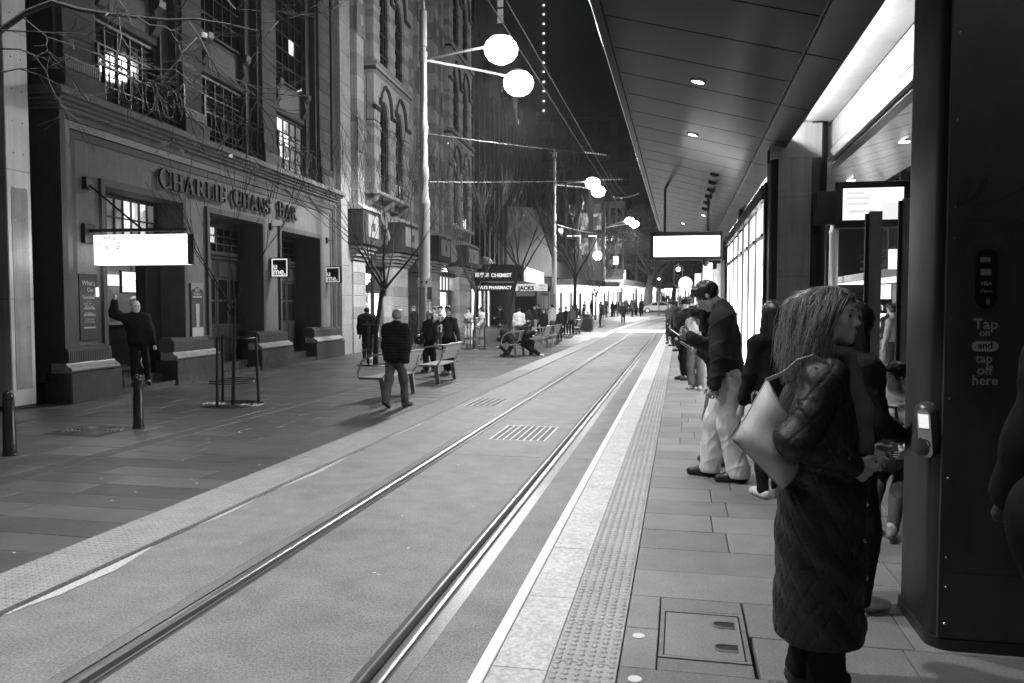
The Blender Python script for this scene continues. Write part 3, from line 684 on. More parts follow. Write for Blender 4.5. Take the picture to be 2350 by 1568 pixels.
while y < CY1 - 0.1:
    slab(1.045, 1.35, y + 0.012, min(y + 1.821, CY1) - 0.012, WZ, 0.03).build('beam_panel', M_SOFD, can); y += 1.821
slab(-0.80, -0.72, CY0, CY1, lambda x: WZ(x) - 0.004, 0.1).build('edge_trim', M_SOF, can)
MB().tube([(-0.815, CY0, 4.6), (-0.815, CY1, 4.6)], 0.012, 6).build('edge_bead', M_RIV, can)
MB().box(1.35, 1.36, CY0, CY1, 3.985, 4.14).build('trough_lip', M_SOFD, can)
# lit trough: flat ceiling panels, side beam with stained cladding, fluorescent tubes behind the lip
y = CY0; TS = 3.35
M_TR = mat('trough_white', 0.8, 0.45, var=0.08, vscale=2, streak=0.06)
while y < CY1 - 0.1:
    ye = min(y + TS, CY1)
    MB().box(1.15, 1.95, y + 0.004, ye - 0.004, 4.335, 4.38).build('trough_panel', M_TR, can)
    MB().box(1.955, 2.0, y + 0.004, ye - 0.004, 3.99, 4.325).build('beam_cladding', M_CLAD, can)
    MB().box(1.95, 2.0, y + 0.004, ye - 0.004, 3.84, 3.975).build('beam_cladding', M_CLAD, can)
    y = ye
MB().box(2.0, 2.12, CY0, CY1, 3.80, 4.30).build('beam_core', M_SOFD, can)
TUBE = emit('tube_light', E_TUBE)
y = CY0 + 0.3
while y < CY1 - 1.3:
    MB().tube([(1.27, y, 4.19), (1.27, y + 1.2, 4.19)], 0.014, 8).build('fluorescent_tube', TUBE, can); y += 1.35
RZ = lambda X: 3.86 + 0.27 * (X - 2.12)
y = CY0
while y < CY1 - 0.1:
    slab(2.2, 3.95, y + 0.012, y + 0.91 - 0.012, RZ, 0.02).build('soffit_panel', M_SOF, can); y += 0.9105
slab(2.12, 4.1, CY0, CY1, lambda x: RZ(x) + 0.035, 0.1).build('roof_sheet', M_BLK, can)
# recessed downlights
DLM = emit('downlight_lens', 30.0)
def wing_hit(px, py):
    d = ray(px, py); n = np.array([0.2623, 0, 1.0]); t = (4.555 - 0.2623 * 0.8 - CAMH) / (d @ n); return _c + d * t
for px, py, lit in ((1602, 187, 1), (1590, 309, 1), (1640, 402, 0), (1635, 420, 0), (1631, 437, 0), (1626, 452, 0), (1622, 466, 0), (1618, 480, 0), (1614, 494, 1), (1568, 513, 1)):
    p = wing_hit(px, py)
    dl = thing('downlight', 'x', 'downlight', (p[0], p[1], p[2] - 0.002), group='downlights in the canopy soffit')
    dl['label'] = {(1602, 187): 'lit round downlight in the canopy soffit, nearest the camera', (1590, 309): 'lit round downlight in the soffit, second from the camera',
                   (1568, 513): 'lit round downlight in the soffit above the white platform display', (1614, 494): 'lit downlight at the far end of the row of rimmed fittings'}.get((px, py), 'dim rimmed downlight in the soffit, %s of the close row of six' % {402: 'first', 420: 'second', 437: 'third', 452: 'fourth', 466: 'fifth', 480: 'last'}.get(py, ''))
    dl.rotation_euler = (0, math.atan(0.2623), 0)
    rm = MB(); n = 20
    rm.add([(r*math.cos(2*PI*j/n), r*math.sin(2*PI*j/n), z) for r, z in ((0.085, 0.0), (0.085, -0.03 if not lit else -0.012), (0.07, -0.03 if not lit else -0.012), (0.066, 0.0)) for j in range(n)],
           [(b*n+j, b*n+(j+1)%n, (b+1)*n+(j+1)%n, (b+1)*n+j) for b in range(3) for j in range(n)])
    rm.build('rim', M_SOFD, dl, smooth=True)
    MB().lathe([(0.066, -0.004), (0.066, -0.001)], 18).build('lens', DLM if lit else mat('lens_off', 0.6, 0.2), dl)
    ld = bpy.data.lights.new('downlight_lamp', 'SPOT'); ld.energy = P_DOWN * (1 if lit else 0.25); ld.spot_size = R(110); ld.spot_blend = 0.6; ld.shadow_soft_size = 0.06  # fittings with a dark lens are given a weak spot as well
    link('downlight_lamp', ld, dl, (0, 0, -0.05))
for X, Y in ((2.9, 11.6), (2.9, 15.0), (2.9, 8.0), (0.5, 1.5), (0.3, -2.5)):      # the row goes on over the other edge and behind the camera
    p = (X, Y, (RZ(X) if X > 2 else WZ(X)) - 0.003)
    dl = thing('downlight', 'lit round downlight in the far wing of the canopy, %s one' % {8.0: 'nearest', 11.6: 'middle', 15.0: 'farthest'}[Y] if X > 2 else 'lit round downlight in the canopy soffit behind the camera, %s one' % ('nearer' if Y > 0 else 'farther'), 'downlight', p, group='downlights in the far canopy wing' if X > 2 else 'downlights behind the camera')
    MB().lathe([(0.08, -0.012), (0.085, 0.002)], 18).build('rim', M_SOFD, dl); MB().lathe([(0.066, -0.016), (0.066, -0.012)], 18).build('lens', DLM, dl)
    ld = bpy.data.lights.new('downlight_lamp', 'SPOT'); ld.energy = P_DOWN * (0.3 if Y < 3 else 1.0); ld.spot_size = R(110); ld.spot_blend = 0.6; ld.shadow_soft_size = 0.06
    link('downlight_lamp', ld, dl, (0, 0, -0.05))
# ---- columns: rounded dark shaft with riveted plates on the face towards us
def rrect(x0, x1, y0, y1, r, n=5):
    pts = []
    for cx, cy, a0 in ((x1 - r, y0 + r, -90), (x1 - r, y1 - r, 0), (x0 + r, y1 - r, 90), (x0 + r, y0 + r, 180)):
        for k in range(n + 1): a = R(a0 + 90 * k / n); pts.append((cx + r * math.cos(a), cy + r * math.sin(a)))
    return pts
rivm = MB().lathe([(0.009, 0), (0.009, 0.003), (0.006, 0.007), (0.001, 0.008)], 8).mesh('rivet', M_RIV, smooth=True)
def column(label, x0, yf, pw, seams, ztop, r=0.13, lf_=0.11, rf_=0.13, deep=0.6, pm=None):
    """x0: left edge of the riveted face"""
    t = thing('canopy_column', label, 'column', (x0, yf, FZ)); pm = pm or M_COL
    MB().prism(rrect(-lf_, pw + rf_, 0.004, deep, r), 'z', 0.0, ztop - FZ).build('shaft', M_COLD, t, smooth=True)
    MB().prism(rrect(-lf_ - 0.012, pw + rf_ + 0.012, -0.012, deep + 0.012, r), 'z', 0.0, 0.05).build('skirting', M_BLK, t, smooth=True)
    zs = [0.055] + [s - FZ for s in seams] + [ztop - FZ - 0.002]
    for a, b in zip(zs[:-1], zs[1:]):
        pl_ = MB().fbox(0.0, pw, -0.004, 0.02, a + 0.0015, b - 0.0015, 0.0015).build('plate', pm, t)
        rows = [a + 0.07] + [a + 0.07 + (b - a - 0.14) * q / max(1, round((b - a) / 0.45)) for q in range(1, max(1, round((b - a) / 0.45)) + 1)]
        for z in rows:
            for x in (0.028, pw - 0.028): rv = link('rivet', rivm, pl_, (x, -0.004, z)); rv.rotation_euler = (PI / 2, 0, 0)
    return t
p = gnd(2150, 1490, FZ); NX, NY = p[0], p[1]
zat = lambda py, Y, px=2200: atY(px, py, Y)[2]
ncol = column('shade-darkened riveted canopy column with card reader and payment sticker, close on the right', NX, NY, 0.455, [zat(1315, NY), zat(510, NY)], 4.33, r=0.1, lf_=0.028, pm=mat('column_panel_shaded', 0.05, 0.5, 0.35, var=0.2, vscale=2.5, streak=0.2, wear=0.15))  # shaded copy of the column plate, its shade put into the colour
C2Y = 11.35; a = atY(1783.7, 600, C2Y); b = atY(1859, 600, C2Y)
c2 = column('grey riveted canopy column behind the man in the dark jacket', a[0], C2Y, b[0] - a[0], [atY(1820, 634.5, C2Y)[2], atY(1820, 451.5, C2Y)[2]], 4.33, lf_=0.1, rf_=0.22)
MB().box(-0.1, (b[0] - a[0]) + 0.12, -0.03, 0.5, 3.55, 4.0).build('capital', M_CLAD, c2)
c3 = column('far canopy column beyond the lit glass screen', a[0] + 0.1, C2Y + 7.3, 0.48, [1.9, 3.0], 4.33)
# payment sticker, lettering and card reader on the near column
yst = NY - 0.0062
def stk(px, py): q = atY(px, py, yst); return (q[0], q[2])
st = link('sticker', None, ncol); st.location = (-NX, -NY, -FZ)
def pill(m, x0, x1, z0, z1, y, n=12):
    r = (x1 - x0) / 2; cx = (x0 + x1) / 2
    pts = [(cx + r * math.cos(a), z1 - r + r * math.sin(a)) for a in np.linspace(0, PI, n)] + [(cx + r * math.cos(a), z0 + r + r * math.sin(a)) for a in np.linspace(PI, 2 * PI, n)]
    return m.add([(x, y, z) for x, z in pts], [tuple(range(len(pts)))[::-1]])
x0, z1 = stk(2214, 540); x1, z0 = stk(2312, 917)
pill(MB(), x0, x1, z0, z1, yst).build('sticker_back', mat('sticker_dark', 0.045, 0.3), st)
x0, z1 = stk(2240, 571); x1, z0 = stk(2287, 709)
pill(MB(), x0, x1, z0, z1, yst - 0.0008).build('sticker_panel', mat('sticker_black', 0.012, 0.25), st)
M_INK = mat('sticker_ink', 0.5, 0.5)
def inked(s, px, py, hpx, **k):
    q = stk(px, py); o = text('lettering', s, hpx * 4.02 / 1828 / 0.72, M_INK, st, (q[0], yst - 0.0016, q[1]), ext=0.0002, align='CENTER', **k); return o
inked('Tap', 2262, 755, 22, off=0.001); inked('on', 2260, 771, 14, off=0.001); inked('tap', 2258, 832, 18, off=0.001); inked('off', 2259, 860, 19, off=0.001); inked('here', 2260, 883, 19, off=0.001)
x0, z1 = stk(2230, 783); x1, z0 = stk(2291, 807)
rr = (z1 - z0) / 2; pts = [(x1 - rr + rr * math.cos(a), (z0 + z1) / 2 + rr * math.sin(a)) for a in np.linspace(-PI/2, PI/2, 8)] + [(x0 + rr + rr * math.cos(a), (z0 + z1) / 2 + rr * math.sin(a)) for a in np.linspace(PI/2, 3*PI/2, 8)]
MB().add([(x, yst - 0.0012, z) for x, z in pts], [tuple(range(len(pts)))[::-1]]).build('sticker_pill', M_INK, st)
q = stk(2261, 800); text('lettering', 'and', 0.043, mat('sticker_black'), st, (q[0], yst - 0.002, q[1]), ext=0.0002, align='CENTER', off=0.0008)
q = stk(2263, 655); text('lettering', 'VISA', 0.024, M_INK, st, (q[0], yst - 0.0016, q[1]), ext=0.0002, align='CENTER', off=0.0006)
q = stk(2263, 671); text('lettering', 'eftpos', 0.021, M_INK, st, (q[0], yst - 0.0016, q[1]), ext=0.0002, align='CENTER')
for (px0, py0, px1, py1) in ((2250, 591, 2273, 602), (2250, 618, 2275, 632)):
    x0, z1 = stk(px0, py0); x1, z0 = stk(px1, py1); MB().box(x0, x1, yst - 0.0015, yst - 0.001, z0, z1).build('card_mark', mat('sticker_grey', 0.3, 0.5), st)
q = stk(2263, 692); k = MB()
for r_ in (0.006, 0.012, 0.018): k.tube([(q[0] - 0.004 + r_ * math.cos(a), yst - 0.0016, q[1] + r_ * math.sin(a)) for a in np.linspace(-0.9, 0.9, 7)], 0.0016, 4)
k.build('contactless_mark', M_INK, st)
# scrawled tag above the sticker
sg = [stk(*p) for p in ((2197, 473), (2205, 440), (2220, 412), (2228, 408), (2226, 425), (2212, 460), (2203, 470), (2225, 462), (2245, 440), (2262, 412), (2269, 404), (2266, 418), (2250, 445), (2240, 458), (2247, 470), (2268, 470), (2300, 458), (2330, 442), (2349, 432))]
MB().tube([(x, yst, z) for x, z in sg], 0.0016, 4).build('scrawl', M_BLK, st)
rdz = atY(2098, 985, NY + 0.1)
rd_ = thing('card_reader', 'oval tap-on card reader with pale face on the near column', 'card reader', (NX - 0.015, NY + 0.09, rdz[2] ), 0.0)
k = SDF(0.01); k.cap((-0.03, -0.01, -0.07), (-0.03, -0.01, 0.08), 0.062, 0.055)
o = link('reader_body', k.mesh('reader_body', mat('reader_plastic', 0.06, 0.3), 0.006), rd_)
k = MB(); pill(k, -0.03, 0.03, -0.125, 0.11, 0); f = k.build('reader_face', mat('reader_face', 0.6, 0.35), rd_); f.location = (-0.056, -0.074, 0.0); f.rotation_euler = (R(12), 0, R(-38))
k = MB(); n = 20; k.add([(r_ * math.cos(2*PI*j/n), -0.002, -0.06 + r_ * 1.1 * math.sin(2*PI*j/n)) for r_ in (0.024, 0.016) for j in range(n)], [(j, (j+1) % n, n + (j+1) % n, n + j) for j in range(n)]); k.build('reader_ring', mat('reader_plastic'), f)
MB().box(-0.022, 0.022, -0.003, -0.001, 0.02, 0.085).build('reader_screen', emit('reader_screen', 0.8), f)
# ---- displays
def display(label, px0, py0, px1, py1, Y, sx0, sy0, sx1, sy1, estr, hang=True, depth=0.16, name='platform_display'):
    a = atY(px0, py0, Y); b = atY(px1, py1, Y); t = thing(name, label, 'display screen', ((a[0]+b[0])/2, Y, b[2]))
    cx = (a[0]+b[0])/2; w = (b[0]-a[0])/2; hh = a[2]-b[2]
    MB().fbox(-w, w, 0, depth, 0, hh, 0.012).build('casing', M_BLK, t)
    c = atY(sx0, sy0, Y); d = atY(sx1, sy1, Y)
    MB().box(c[0]-cx, d[0]-cx, -0.004, -0.002, d[2]-b[2], c[2]-b[2]).build('screen', estr, t)
    if hang:
        for q in (-0.6, 0.6): MB().tube([(q * w, depth/2, hh), (q * w, depth/2, WZ(cx + q*w) - b[2])], 0.03, 8).build('hanger', M_BLK, t)
    return t, cx, b[2], hh
d1, *_ = display('white lit passenger display in black casing hanging over the queue', 1493, 533, 1658, 596, 18.0, 1500, 543, 1652, 588, emit('display_white', 3.2))
MB().lathe([(0.02, -0.14), (0.07, -0.09), (0.075, -0.03), (0.05, 0.0)], 14, (0.42, 0.06, 0)).build('camera_dome', M_BLK, d1, smooth=True)
d2, cx2, bz2, hh2 = display('white lit information screen in black casing beside the grey column', 1921, 418, 2094, 520, C2Y - 0.3, 1935, 433, 2073, 503, emit('display_white2', 1.15), hang=False)
a = atY(1873, 440, C2Y - 0.32); b = atY(1922, 514, C2Y - 0.32)
MB().fbox(a[0]-cx2, b[0]-cx2, -0.02, 0.2, b[2]-bz2, a[2]-bz2, 0.01).build('bracket_box', M_COLD, d2)
sw = MB()
c_ = atY(1945, 447, C2Y - 0.3); 
for i, (px0, px1, py0, py1) in enumerate(((1942, 1985, 441, 446), (1942, 2000, 452, 458), (1942, 1996, 465, 471), (1946, 2010, 482, 489))):
    q0 = atY(px0, py0, C2Y - 0.3); q1 = atY(px1, py1, C2Y - 0.3); sw.box(q0[0]-cx2, q1[0]-cx2, -0.007, -0.005, q1[2]-bz2, q0[2]-bz2)
sw.build('screen_rows', emit('display_rows', 0.8), d2)
# ---- lit glass screen along the column line, beyond the grey column
ws = thing('glass_screen', 'lit frosted glass windbreak with dark frame behind the queue', 'glass screen', (1.17, 11.9, FZ))
M_FROST = emitvar('frosted_lit', 4.0, 1.6, 0.3, 1.5, (0.2, 1, 0.25)); GH = 3.05
for i in range(7):
    y = i * 1.35
    MB().box(0.0, 0.02, y + 0.06, y + 1.3, 0.15, GH - 0.5).build('pane', M_FROST, ws)
    MB().box(0.0, 0.02, y + 0.06, y + 1.3, GH - 0.42, GH - 0.02).build('pane', M_FROST, ws)
    MB().box(-0.03, 0.05, y - (0.12 if i == 0 else 0), y + 0.045, 0.0, GH + (0.25 if i == 0 else 0)).build('post', M_STEELC if i else M_BLK, ws)
    MB().tube([(-0.05, y + 0.2, GH - 0.46), (0.03, y + 0.2, GH - 0.46)], 0.025, 8).build('clamp', M_BLK, ws)
MB().box(-0.02, 0.06, 0.0, 9.5, GH - 0.5, GH - 0.43).build('rail', M_STEELC, ws)
for k in range(4): MB().box(-0.06 - 0.0 * k, 0.0, 0.0, 9.5, GH + 0.03 + k * 0.055, GH + 0.06 + k * 0.055).build('louvre', M_COLD, ws)
# ---- clear shelter to the right of the column, posts and panes, with its bench
sh_ = thing('shelter_screen', 'clear glass shelter screen with dark posts behind the woman in the quilted coat', 'shelter', (0, 0, FZ))
PYS = 7.7
for px0, px1, top in ((1993, 2021, 485), (2069, 2089, 455)):
    a = atY(px0, 700, PYS); b = atY(px1, 700, PYS); zt = atY(px0, top, PYS)[2] - FZ
    MB().box(a[0], b[0], PYS, PYS + 0.06, 0, zt).build('post', M_COL, sh_); MB().box(a[0] - 0.035, a[0] - 0.004, PYS + 0.01, PYS + 0.05, 0, zt - 0.02).build('post_cover', M_BLK, sh_)
a = atY(2021, 700, PYS); b = atY(2069, 700, PYS)
MB().box(a[0] + 0.004, b[0] - 0.04, PYS + 0.025, PYS + 0.035, 0.1, 2.5).build('pane', glass('clear_glass', 0.9, 0.03, 0.12), sh_)
MB().box(b[0] + 0.12, 3.3, PYS + 0.025, PYS + 0.035, 0.1, 2.5).build('pane', glass('clear_glass'), sh_)
bn = thing('platform_bench', 'metal slatted bench on the platform where the child sits', 'bench', (1.72, 6.2, FZ))
for k in range(5): MB().cbox(-0.4, 0.9, -0.2 + k * 0.09, -0.2 + k * 0.09 + 0.075, 0.42, 0.45, 0.005).build('slat', mat('bench_steel', 0.34, 0.38, 0.8), bn)
for x in (-0.38, 0.8):
    MB().prism([(-0.2, 0.42), (-0.33, 0.0), (-0.25, 0.0), (-0.12, 0.42)], 'x', x, x + 0.045).build('leg', M_COL, bn); MB().prism([(0.12, 0.42), (0.2, 0.0), (0.26, 0.0), (0.19, 0.42)], 'x', x, x + 0.045).build('leg', M_COL, bn)
# ---- ticket totems and stop sign farther along the platform
for px0, px1, py0, py1, Y, lab in ((1614, 1634, 603, 735, 22.5, 'tall white lit ticket totem with vertical print under the display'), (1595, 1608, 628, 735, 27.0, 'slimmer white lit totem farther along the platform')):
    a = atY(px0, py0, Y); b = atY(px1, py1, Y); w = b[0] - a[0]
    t = thing('totem', lab, 'totem', (a[0], Y, FZ)); hz = a[2] - FZ
    MB().fbox(0, w, 0, 0.25, 0, hz, 0.01).build('totem_body', emit('totem_white', 1.0), t)
    MB().box(-0.03, -0.004, 0.02, 0.2, 0.2, hz - 0.25).box(w + 0.004, w + 0.03, 0.02, 0.2, 0.2, hz - 0.25).build('side_fin', M_COL, t)
    MB().box(w * 0.3, w * 0.42, -0.004, -0.002, 0.6, hz - 0.5).box(w * 0.5, w * 0.56, -0.004, -0.002, 0.6, hz - 0.5).box(w * 0.64, w * 0.7, -0.004, -0.002, 0.6, hz - 0.5).build('print', mat('print_grey', 0.1), t)
p = atY(1573, 651, 32.0)
t = thing('stop_sign', 'round lit light-rail stop sign with letter L on a post', 'sign', (p[0], 32.0, FZ)); z = p[2] - FZ
MB().tube([(0, 0.06, 0), (0, 0.06, z + 0.3)], 0.04, 8).build('post', M_STEELC, t)
k = MB().lathe([(0.27, -0.04), (0.27, 0.04)], 28).build('disc', emit('disc_lit', 0.8), t); k.location = (0, 0, z); k.rotation_euler = (PI/2, 0, 0)
text('lettering', 'L', 0.36, emit('disc_letter', 0.4), t, (-0.09, -0.045, z - 0.13), off=0.008)
for px, w, py in ((1642, 12, 618), (1650, 8, 605), (1659, 9, 598)):
    Y = 20.5 + (px - 1640) * 0.1; a = atY(px, py, Y); t = thing('pole', {1642: 'slim grey service post, lowest of three beside the glass screen', 1650: 'slim grey service post, middle of three beside the glass screen', 1659: 'slim grey service post nearest the lit glass screen'}[px], 'post', (a[0], Y, FZ))
    MB().box(-w * Y / 3656, w * Y / 3656, 0, 0.12, 0, a[2] - FZ).build('shaft', M_COL, t); MB().box(-w * Y / 3656 - 0.01, w * Y / 3656 + 0.01, -0.01, 0.13, 0, 0.06).build('foot', M_BLK, t)
# ------------------------------------------------------------------ the bar building (facade frame: x along the street, y into the building, z up)
FA = R(3.3); FP = np.array([-11.27, 12.82, 0.0]); FDR = np.array([-math.sin(FA), math.cos(FA), 0]); FNR = np.array([math.cos(FA), math.sin(FA), 0]); FRZ = R(93.3)
def fs(px, py, y=0.0):                    # pixel -> (s, z) on the facade plane set back by y
    p0 = FP - FNR * y; d = ray(px, py); t = ((p0 - _c) @ FNR) / (d @ FNR); p = _c + d * t; return (p - FP) @ FDR, p[2]
def fout(px, py, s):                      # pixel -> (y, z) on the plane across the footway at s
    p0 = FP + FDR * s; d = ray(px, py); t = ((p0 - _c) @ FDR) / (d @ FDR); p = _c + d * t; return -((p - FP) @ FNR), p[2]
def fw(s, y, z=0.0): p = FP + FDR * s - FNR * y; return (p[0], p[1], z)
M_ST1 = mat('sandstone_wall', 0.14, 0.75, var=0.14, vscale=1.2, fine=0.16, fscale=40, bump=0.3, bscale=60, streak=0.1)
M_ST2 = mat('sandstone_block', 0.075, 0.75, var=0.16, vscale=1.6, fine=0.15, fscale=40, bump=0.3, bscale=60, streak=0.12)
M_ST2B = mat('sandstone_block_b', 0.06, 0.75, var=0.16, vscale=1.9, fine=0.15, fscale=40, bump=0.3, bscale=60, streak=0.12)
M_STD = mat('dark_stone', 0.06, 0.45, var=0.2, vscale=2.5, fine=0.1)
M_STB = mat('polished_granite', 0.04, 0.22, var=0.25, vscale=9, fine=0.25, fscale=60)
M_WOOD = mat('dark_timber', 0.03, 0.35, var=0.25, vscale=4, spec=0.4)
M_WGL = mat('dark_window_glass', 0.012, 0.06, spec=0.6)
M_LITW = emitvar('window_lit', 0.9, 2.2, 0.35, 1.6); M_DIMW = emitvar('window_dim', 0.07, 1.8, 0.0, 1.6)
M_FRAME = mat('window_frame', 0.03, 0.4)
bar = thing('bar_building', 'sandstone corner bar with big letters over three doorways and iron balconies', 'building', tuple(FP), FRZ)
HT_ = 15.5
# wall of the ground floor, in stretches between the openings, and the lintel field above
OP = [(1.15, 4.2, 4.40), (5.15, 8.28, 4.32), (9.27, 12.5, 4.24)]
def wallpiece(x0, x1, z0, z1, y0=0.0, y1=0.6, m=None, nm='wall'): return MB().box(x0, x1, y0, y1, z0, z1).build(nm, m or M_ST1, bar)
edges = [0.46, 1.15, 4.2, 5.15, 8.28, 9.27, 12.5, 13.42]
for a, b in ((0.46, 1.15), (4.2, 5.15), (8.28, 9.27), (12.5, 13.42)): wallpiece(a, b, 0.4, 4.24, 0.06)
wallpiece(0.46, 13.42, 4.405, 5.08, 0.06)
for i, (a, b, t) in enumerate(OP): 
    if t < 4.4: wallpiece(a, b, t, 4.403, 0.061)
for a, b in ((0.46, 1.15), (4.2, 5.15), (8.28, 9.27), (12.5, 13.42)): wallpiece(a, b, 4.24, 4.403, 0.06)
# stepped border framing the field
for k, (o, y) in enumerate(((0.0, -0.02), (0.15, 0.0), (0.31, 0.03))):
    x0, x1, zt = 0.0 + o, 13.88 - o, 5.50 - o; w = 0.145
    m = MB().box(x0, x0 + w, y, 0.6, 0.4, zt).box(x1 - w, x1, y, 0.6, 0.4, zt).box(x0 + w, x1 - w, y, 0.6, zt - w, zt); m.build('border_moulding', M_ST2 if k != 1 else M_STD, bar)
MB().box(0.004, 13.9, 0.62, 8.0, 4.46, HT_).build('core', M_STD, bar); MB().box(7.6, 13.9, 1.2, 8.0, 0.0, 4.46).build('core', M_STD, bar); MB().box(0.004, 7.6, 4.3, 8.0, 0.0, 4.46).build('core', M_STD, bar); MB().box(0.004, 1.1, 0.62, 4.3, 0.0, 4.46).build('core', M_STD, bar)
MB().box(13.9, 14.15, 0.1, 1.0, 0.0, HT_).build('end_strip', M_STD, bar)
# cornice: a stack of projecting courses
for z0, z1, pr in ((5.50, 5.57, 0.10), (5.57, 5.64, 0.17), (5.64, 5.71, 0.25), (5.71, 5.84, 0.34), (5.84, 5.88, 0.28)):
    MB().fbox(-pr, 13.9 + pr * 0.3, -pr, 0.6, z0, z1 - 0.002, 0.012).build('cornice_course', M_ST1, bar)
# upper floors: block piers between recessed bays
PIERS = [(0.16, 1.09), (4.18, 5.05), (8.28, 9.18), (12.48, 13.43)]; BAYS = [(1.09, 4.18), (5.05, 8.28), (9.18, 12.48)]
for a, b in PIERS:
    MB().fbox(a - 0.1, b + 0.1, -0.12, 0.6, 5.88, 6.27, 0.015).build('pedestal', M_ST2, bar)
    MB().box(a - 0.05, b + 0.05, -0.06, 0.6, 6.27, 6.53).build('fluted_band', M_STD, bar)
    fl = MB(); n = int((b - a + 0.1) / 0.055)
    for i in range(n): fl.box(a - 0.045 + i * 0.055, a - 0.045 + i * 0.055 + 0.03, -0.085, -0.058, 6.3, 6.5)
    fl.build('flutes', M_STD, bar)
    z = 6.53; i = 0
    while z < 12.6:
        hh = 0.43; MB().fbox(a, b, 0.0, 0.6, z + 0.003, z + hh - 0.003, 0.012).build('block', M_ST2 if i % 3 else M_ST2B, bar); z += hh; i += 1
    MB().box(a, b, 0.0, 0.6, z, HT_).build('pier_top', M_ST2, bar)
    for s, x in ((-1, a), (1, b)): MB().box(min(x, x + s * 0.12), max(x, x + s * 0.12), 0.1, 0.6, 6.53, HT_).build('pier_return', M_STD, bar)
def window_grid(parent, x0, x1, z0, z1, nx, nz, y, lit, lm, dm, mull=0.035, name='window'):
    w = link(name, None, parent)
    MB().box(x0, x0 + 0.06, y - 0.06, y + 0.06, z0, z1).box(x1 - 0.06, x1, y - 0.06, y + 0.06, z0, z1).box(x0 + 0.06, x1 - 0.06, y - 0.06, y + 0.06, z0, z0 + 0.06).box(x0 + 0.06, x1 - 0.06, y - 0.06, y + 0.06, z1 - 0.06, z1).build('frame', M_FRAME, w)
    dx = (x1 - x0 - 0.12) / nx; dz = (z1 - z0 - 0.12) / nz; g_ = MB()
    for i in range(1, nx): q = x0 + 0.06 + dx * i; t = mull * (1.8 if nx % 2 == 0 and i == nx // 2 else 1); g_.box(q - t/2, q + t/2, y - 0.04, y + 0.03, z0 + 0.06, z1 - 0.06)
    for j in range(1, nz): q = z0 + 0.06 + dz * j; g_.box(x0 + 0.06, x1 - 0.06, y - 0.035, y + 0.025, q - mull/2, q + mull/2)
    g_.build('glazing_bars', M_FRAME, w)
    for i in range(nx):
        for j in range(nz):
            a = x0 + 0.06 + dx * i; c = z0 + 0.06 + dz * j
            m = lm if lit(i, j) else dm
            MB().box(a, a + dx, y, y + 0.008, c, c + dz).build('pane', m, w)
    return w
M_LITB = emitvar('window_bright', 1.0, 2.5, 0.1, 1.6)
for bi, (a, b) in enumerate(BAYS):
    MB().box(a + 0.12, b - 0.12, 0.58, 0.615, 5.88, HT_).build('bay_back', mat('bay_back', 0.03, 0.8), bar)
    c0, c1 = a + 0.42, b - 0.42
    window_grid(bar, c0, c1, 6.0, 7.75, 5, 4, 0.48, (lambda i, j: i < 3 and j > 0) if bi == 2 else ((lambda i, j: False) if bi == 0 else (lambda i, j: i == 0 and j == 1)), M_LITB if bi == 2 else M_LITW, M_WGL if bi != 2 else M_DIMW)
    MB().fbox(c0, c1, 0.36, 0.6, 7.82, 8.75, 0.02).build('spandrel', M_ST2, bar); MB().fbox(c0 + 0.5, c1 - 0.5, 0.335, 0.36, 7.95, 8.62, 0.015).build('spandrel_field', M_ST1, bar)
    for q in (c0 + 0.2, c1 - 0.2): MB().prism([(0.36, 8.75), (0.08, 8.75), (0.1, 8.6), (0.22, 8.5), (0.16, 8.2), (0.28, 8.0), (0.36, 7.95)][::-1], 'x', q - 0.12, q + 0.12).build('bracket', M_STD, bar)
    window_grid(bar, c0, c1, 8.85, 11.9, 5, 6, 0.48, (lambda i, j: i == 3 and j == 2) if bi == 2 else (lambda i, j: False), M_LITW, M_WGL)
    for q0, q1 in ((a + 0.12, c0), (c1, b - 0.12)): MB().box(q0, q1, 0.3, 0.58, 5.9, HT_).build('jamb', M_STD, bar)
    # iron balcony railing
    rl = MB(); y = -0.02; z0, z1 = 5.92, 6.92
    for z in (z0 + 0.06, z0 + 0.18, z1 - 0.14, z1): rl.tube([(a - 0.02, y, z), (b + 0.02, y, z)], 0.016, 6)
    n = 8; dx = (b - a) / n
    for i in range(n + 1): rl.tube([(a + dx * i, y, z0), (a + dx * i, y, z1)], 0.014, 6)
    for i in range(n):
        p = a + dx * i; q = p + dx
        if i % 2: rl.tube([(p, y, z0 + 0.18), (q, y, z1 - 0.14)], 0.011, 5); rl.tube([(q, y, z0 + 0.18), (p, y, z1 - 0.14)], 0.011, 5)
        else: rl.tube([((p + q)/2 + 0.16 * math.cos(t), y, (z0 + z1)/2 + 0.02 + 0.3 * math.sin(t)) for t in np.linspace(0, 2*PI, 17)], 0.011, 5)
    rl.build('balcony_railing', M_BLK, bar, smooth=True)
    for q in (a + 0.02, b - 0.02): MB().box(q - 0.03, q + 0.03, y - 0.03, y + 0.03, 5.88, 7.05).build('railing_post', M_BLK, bar)
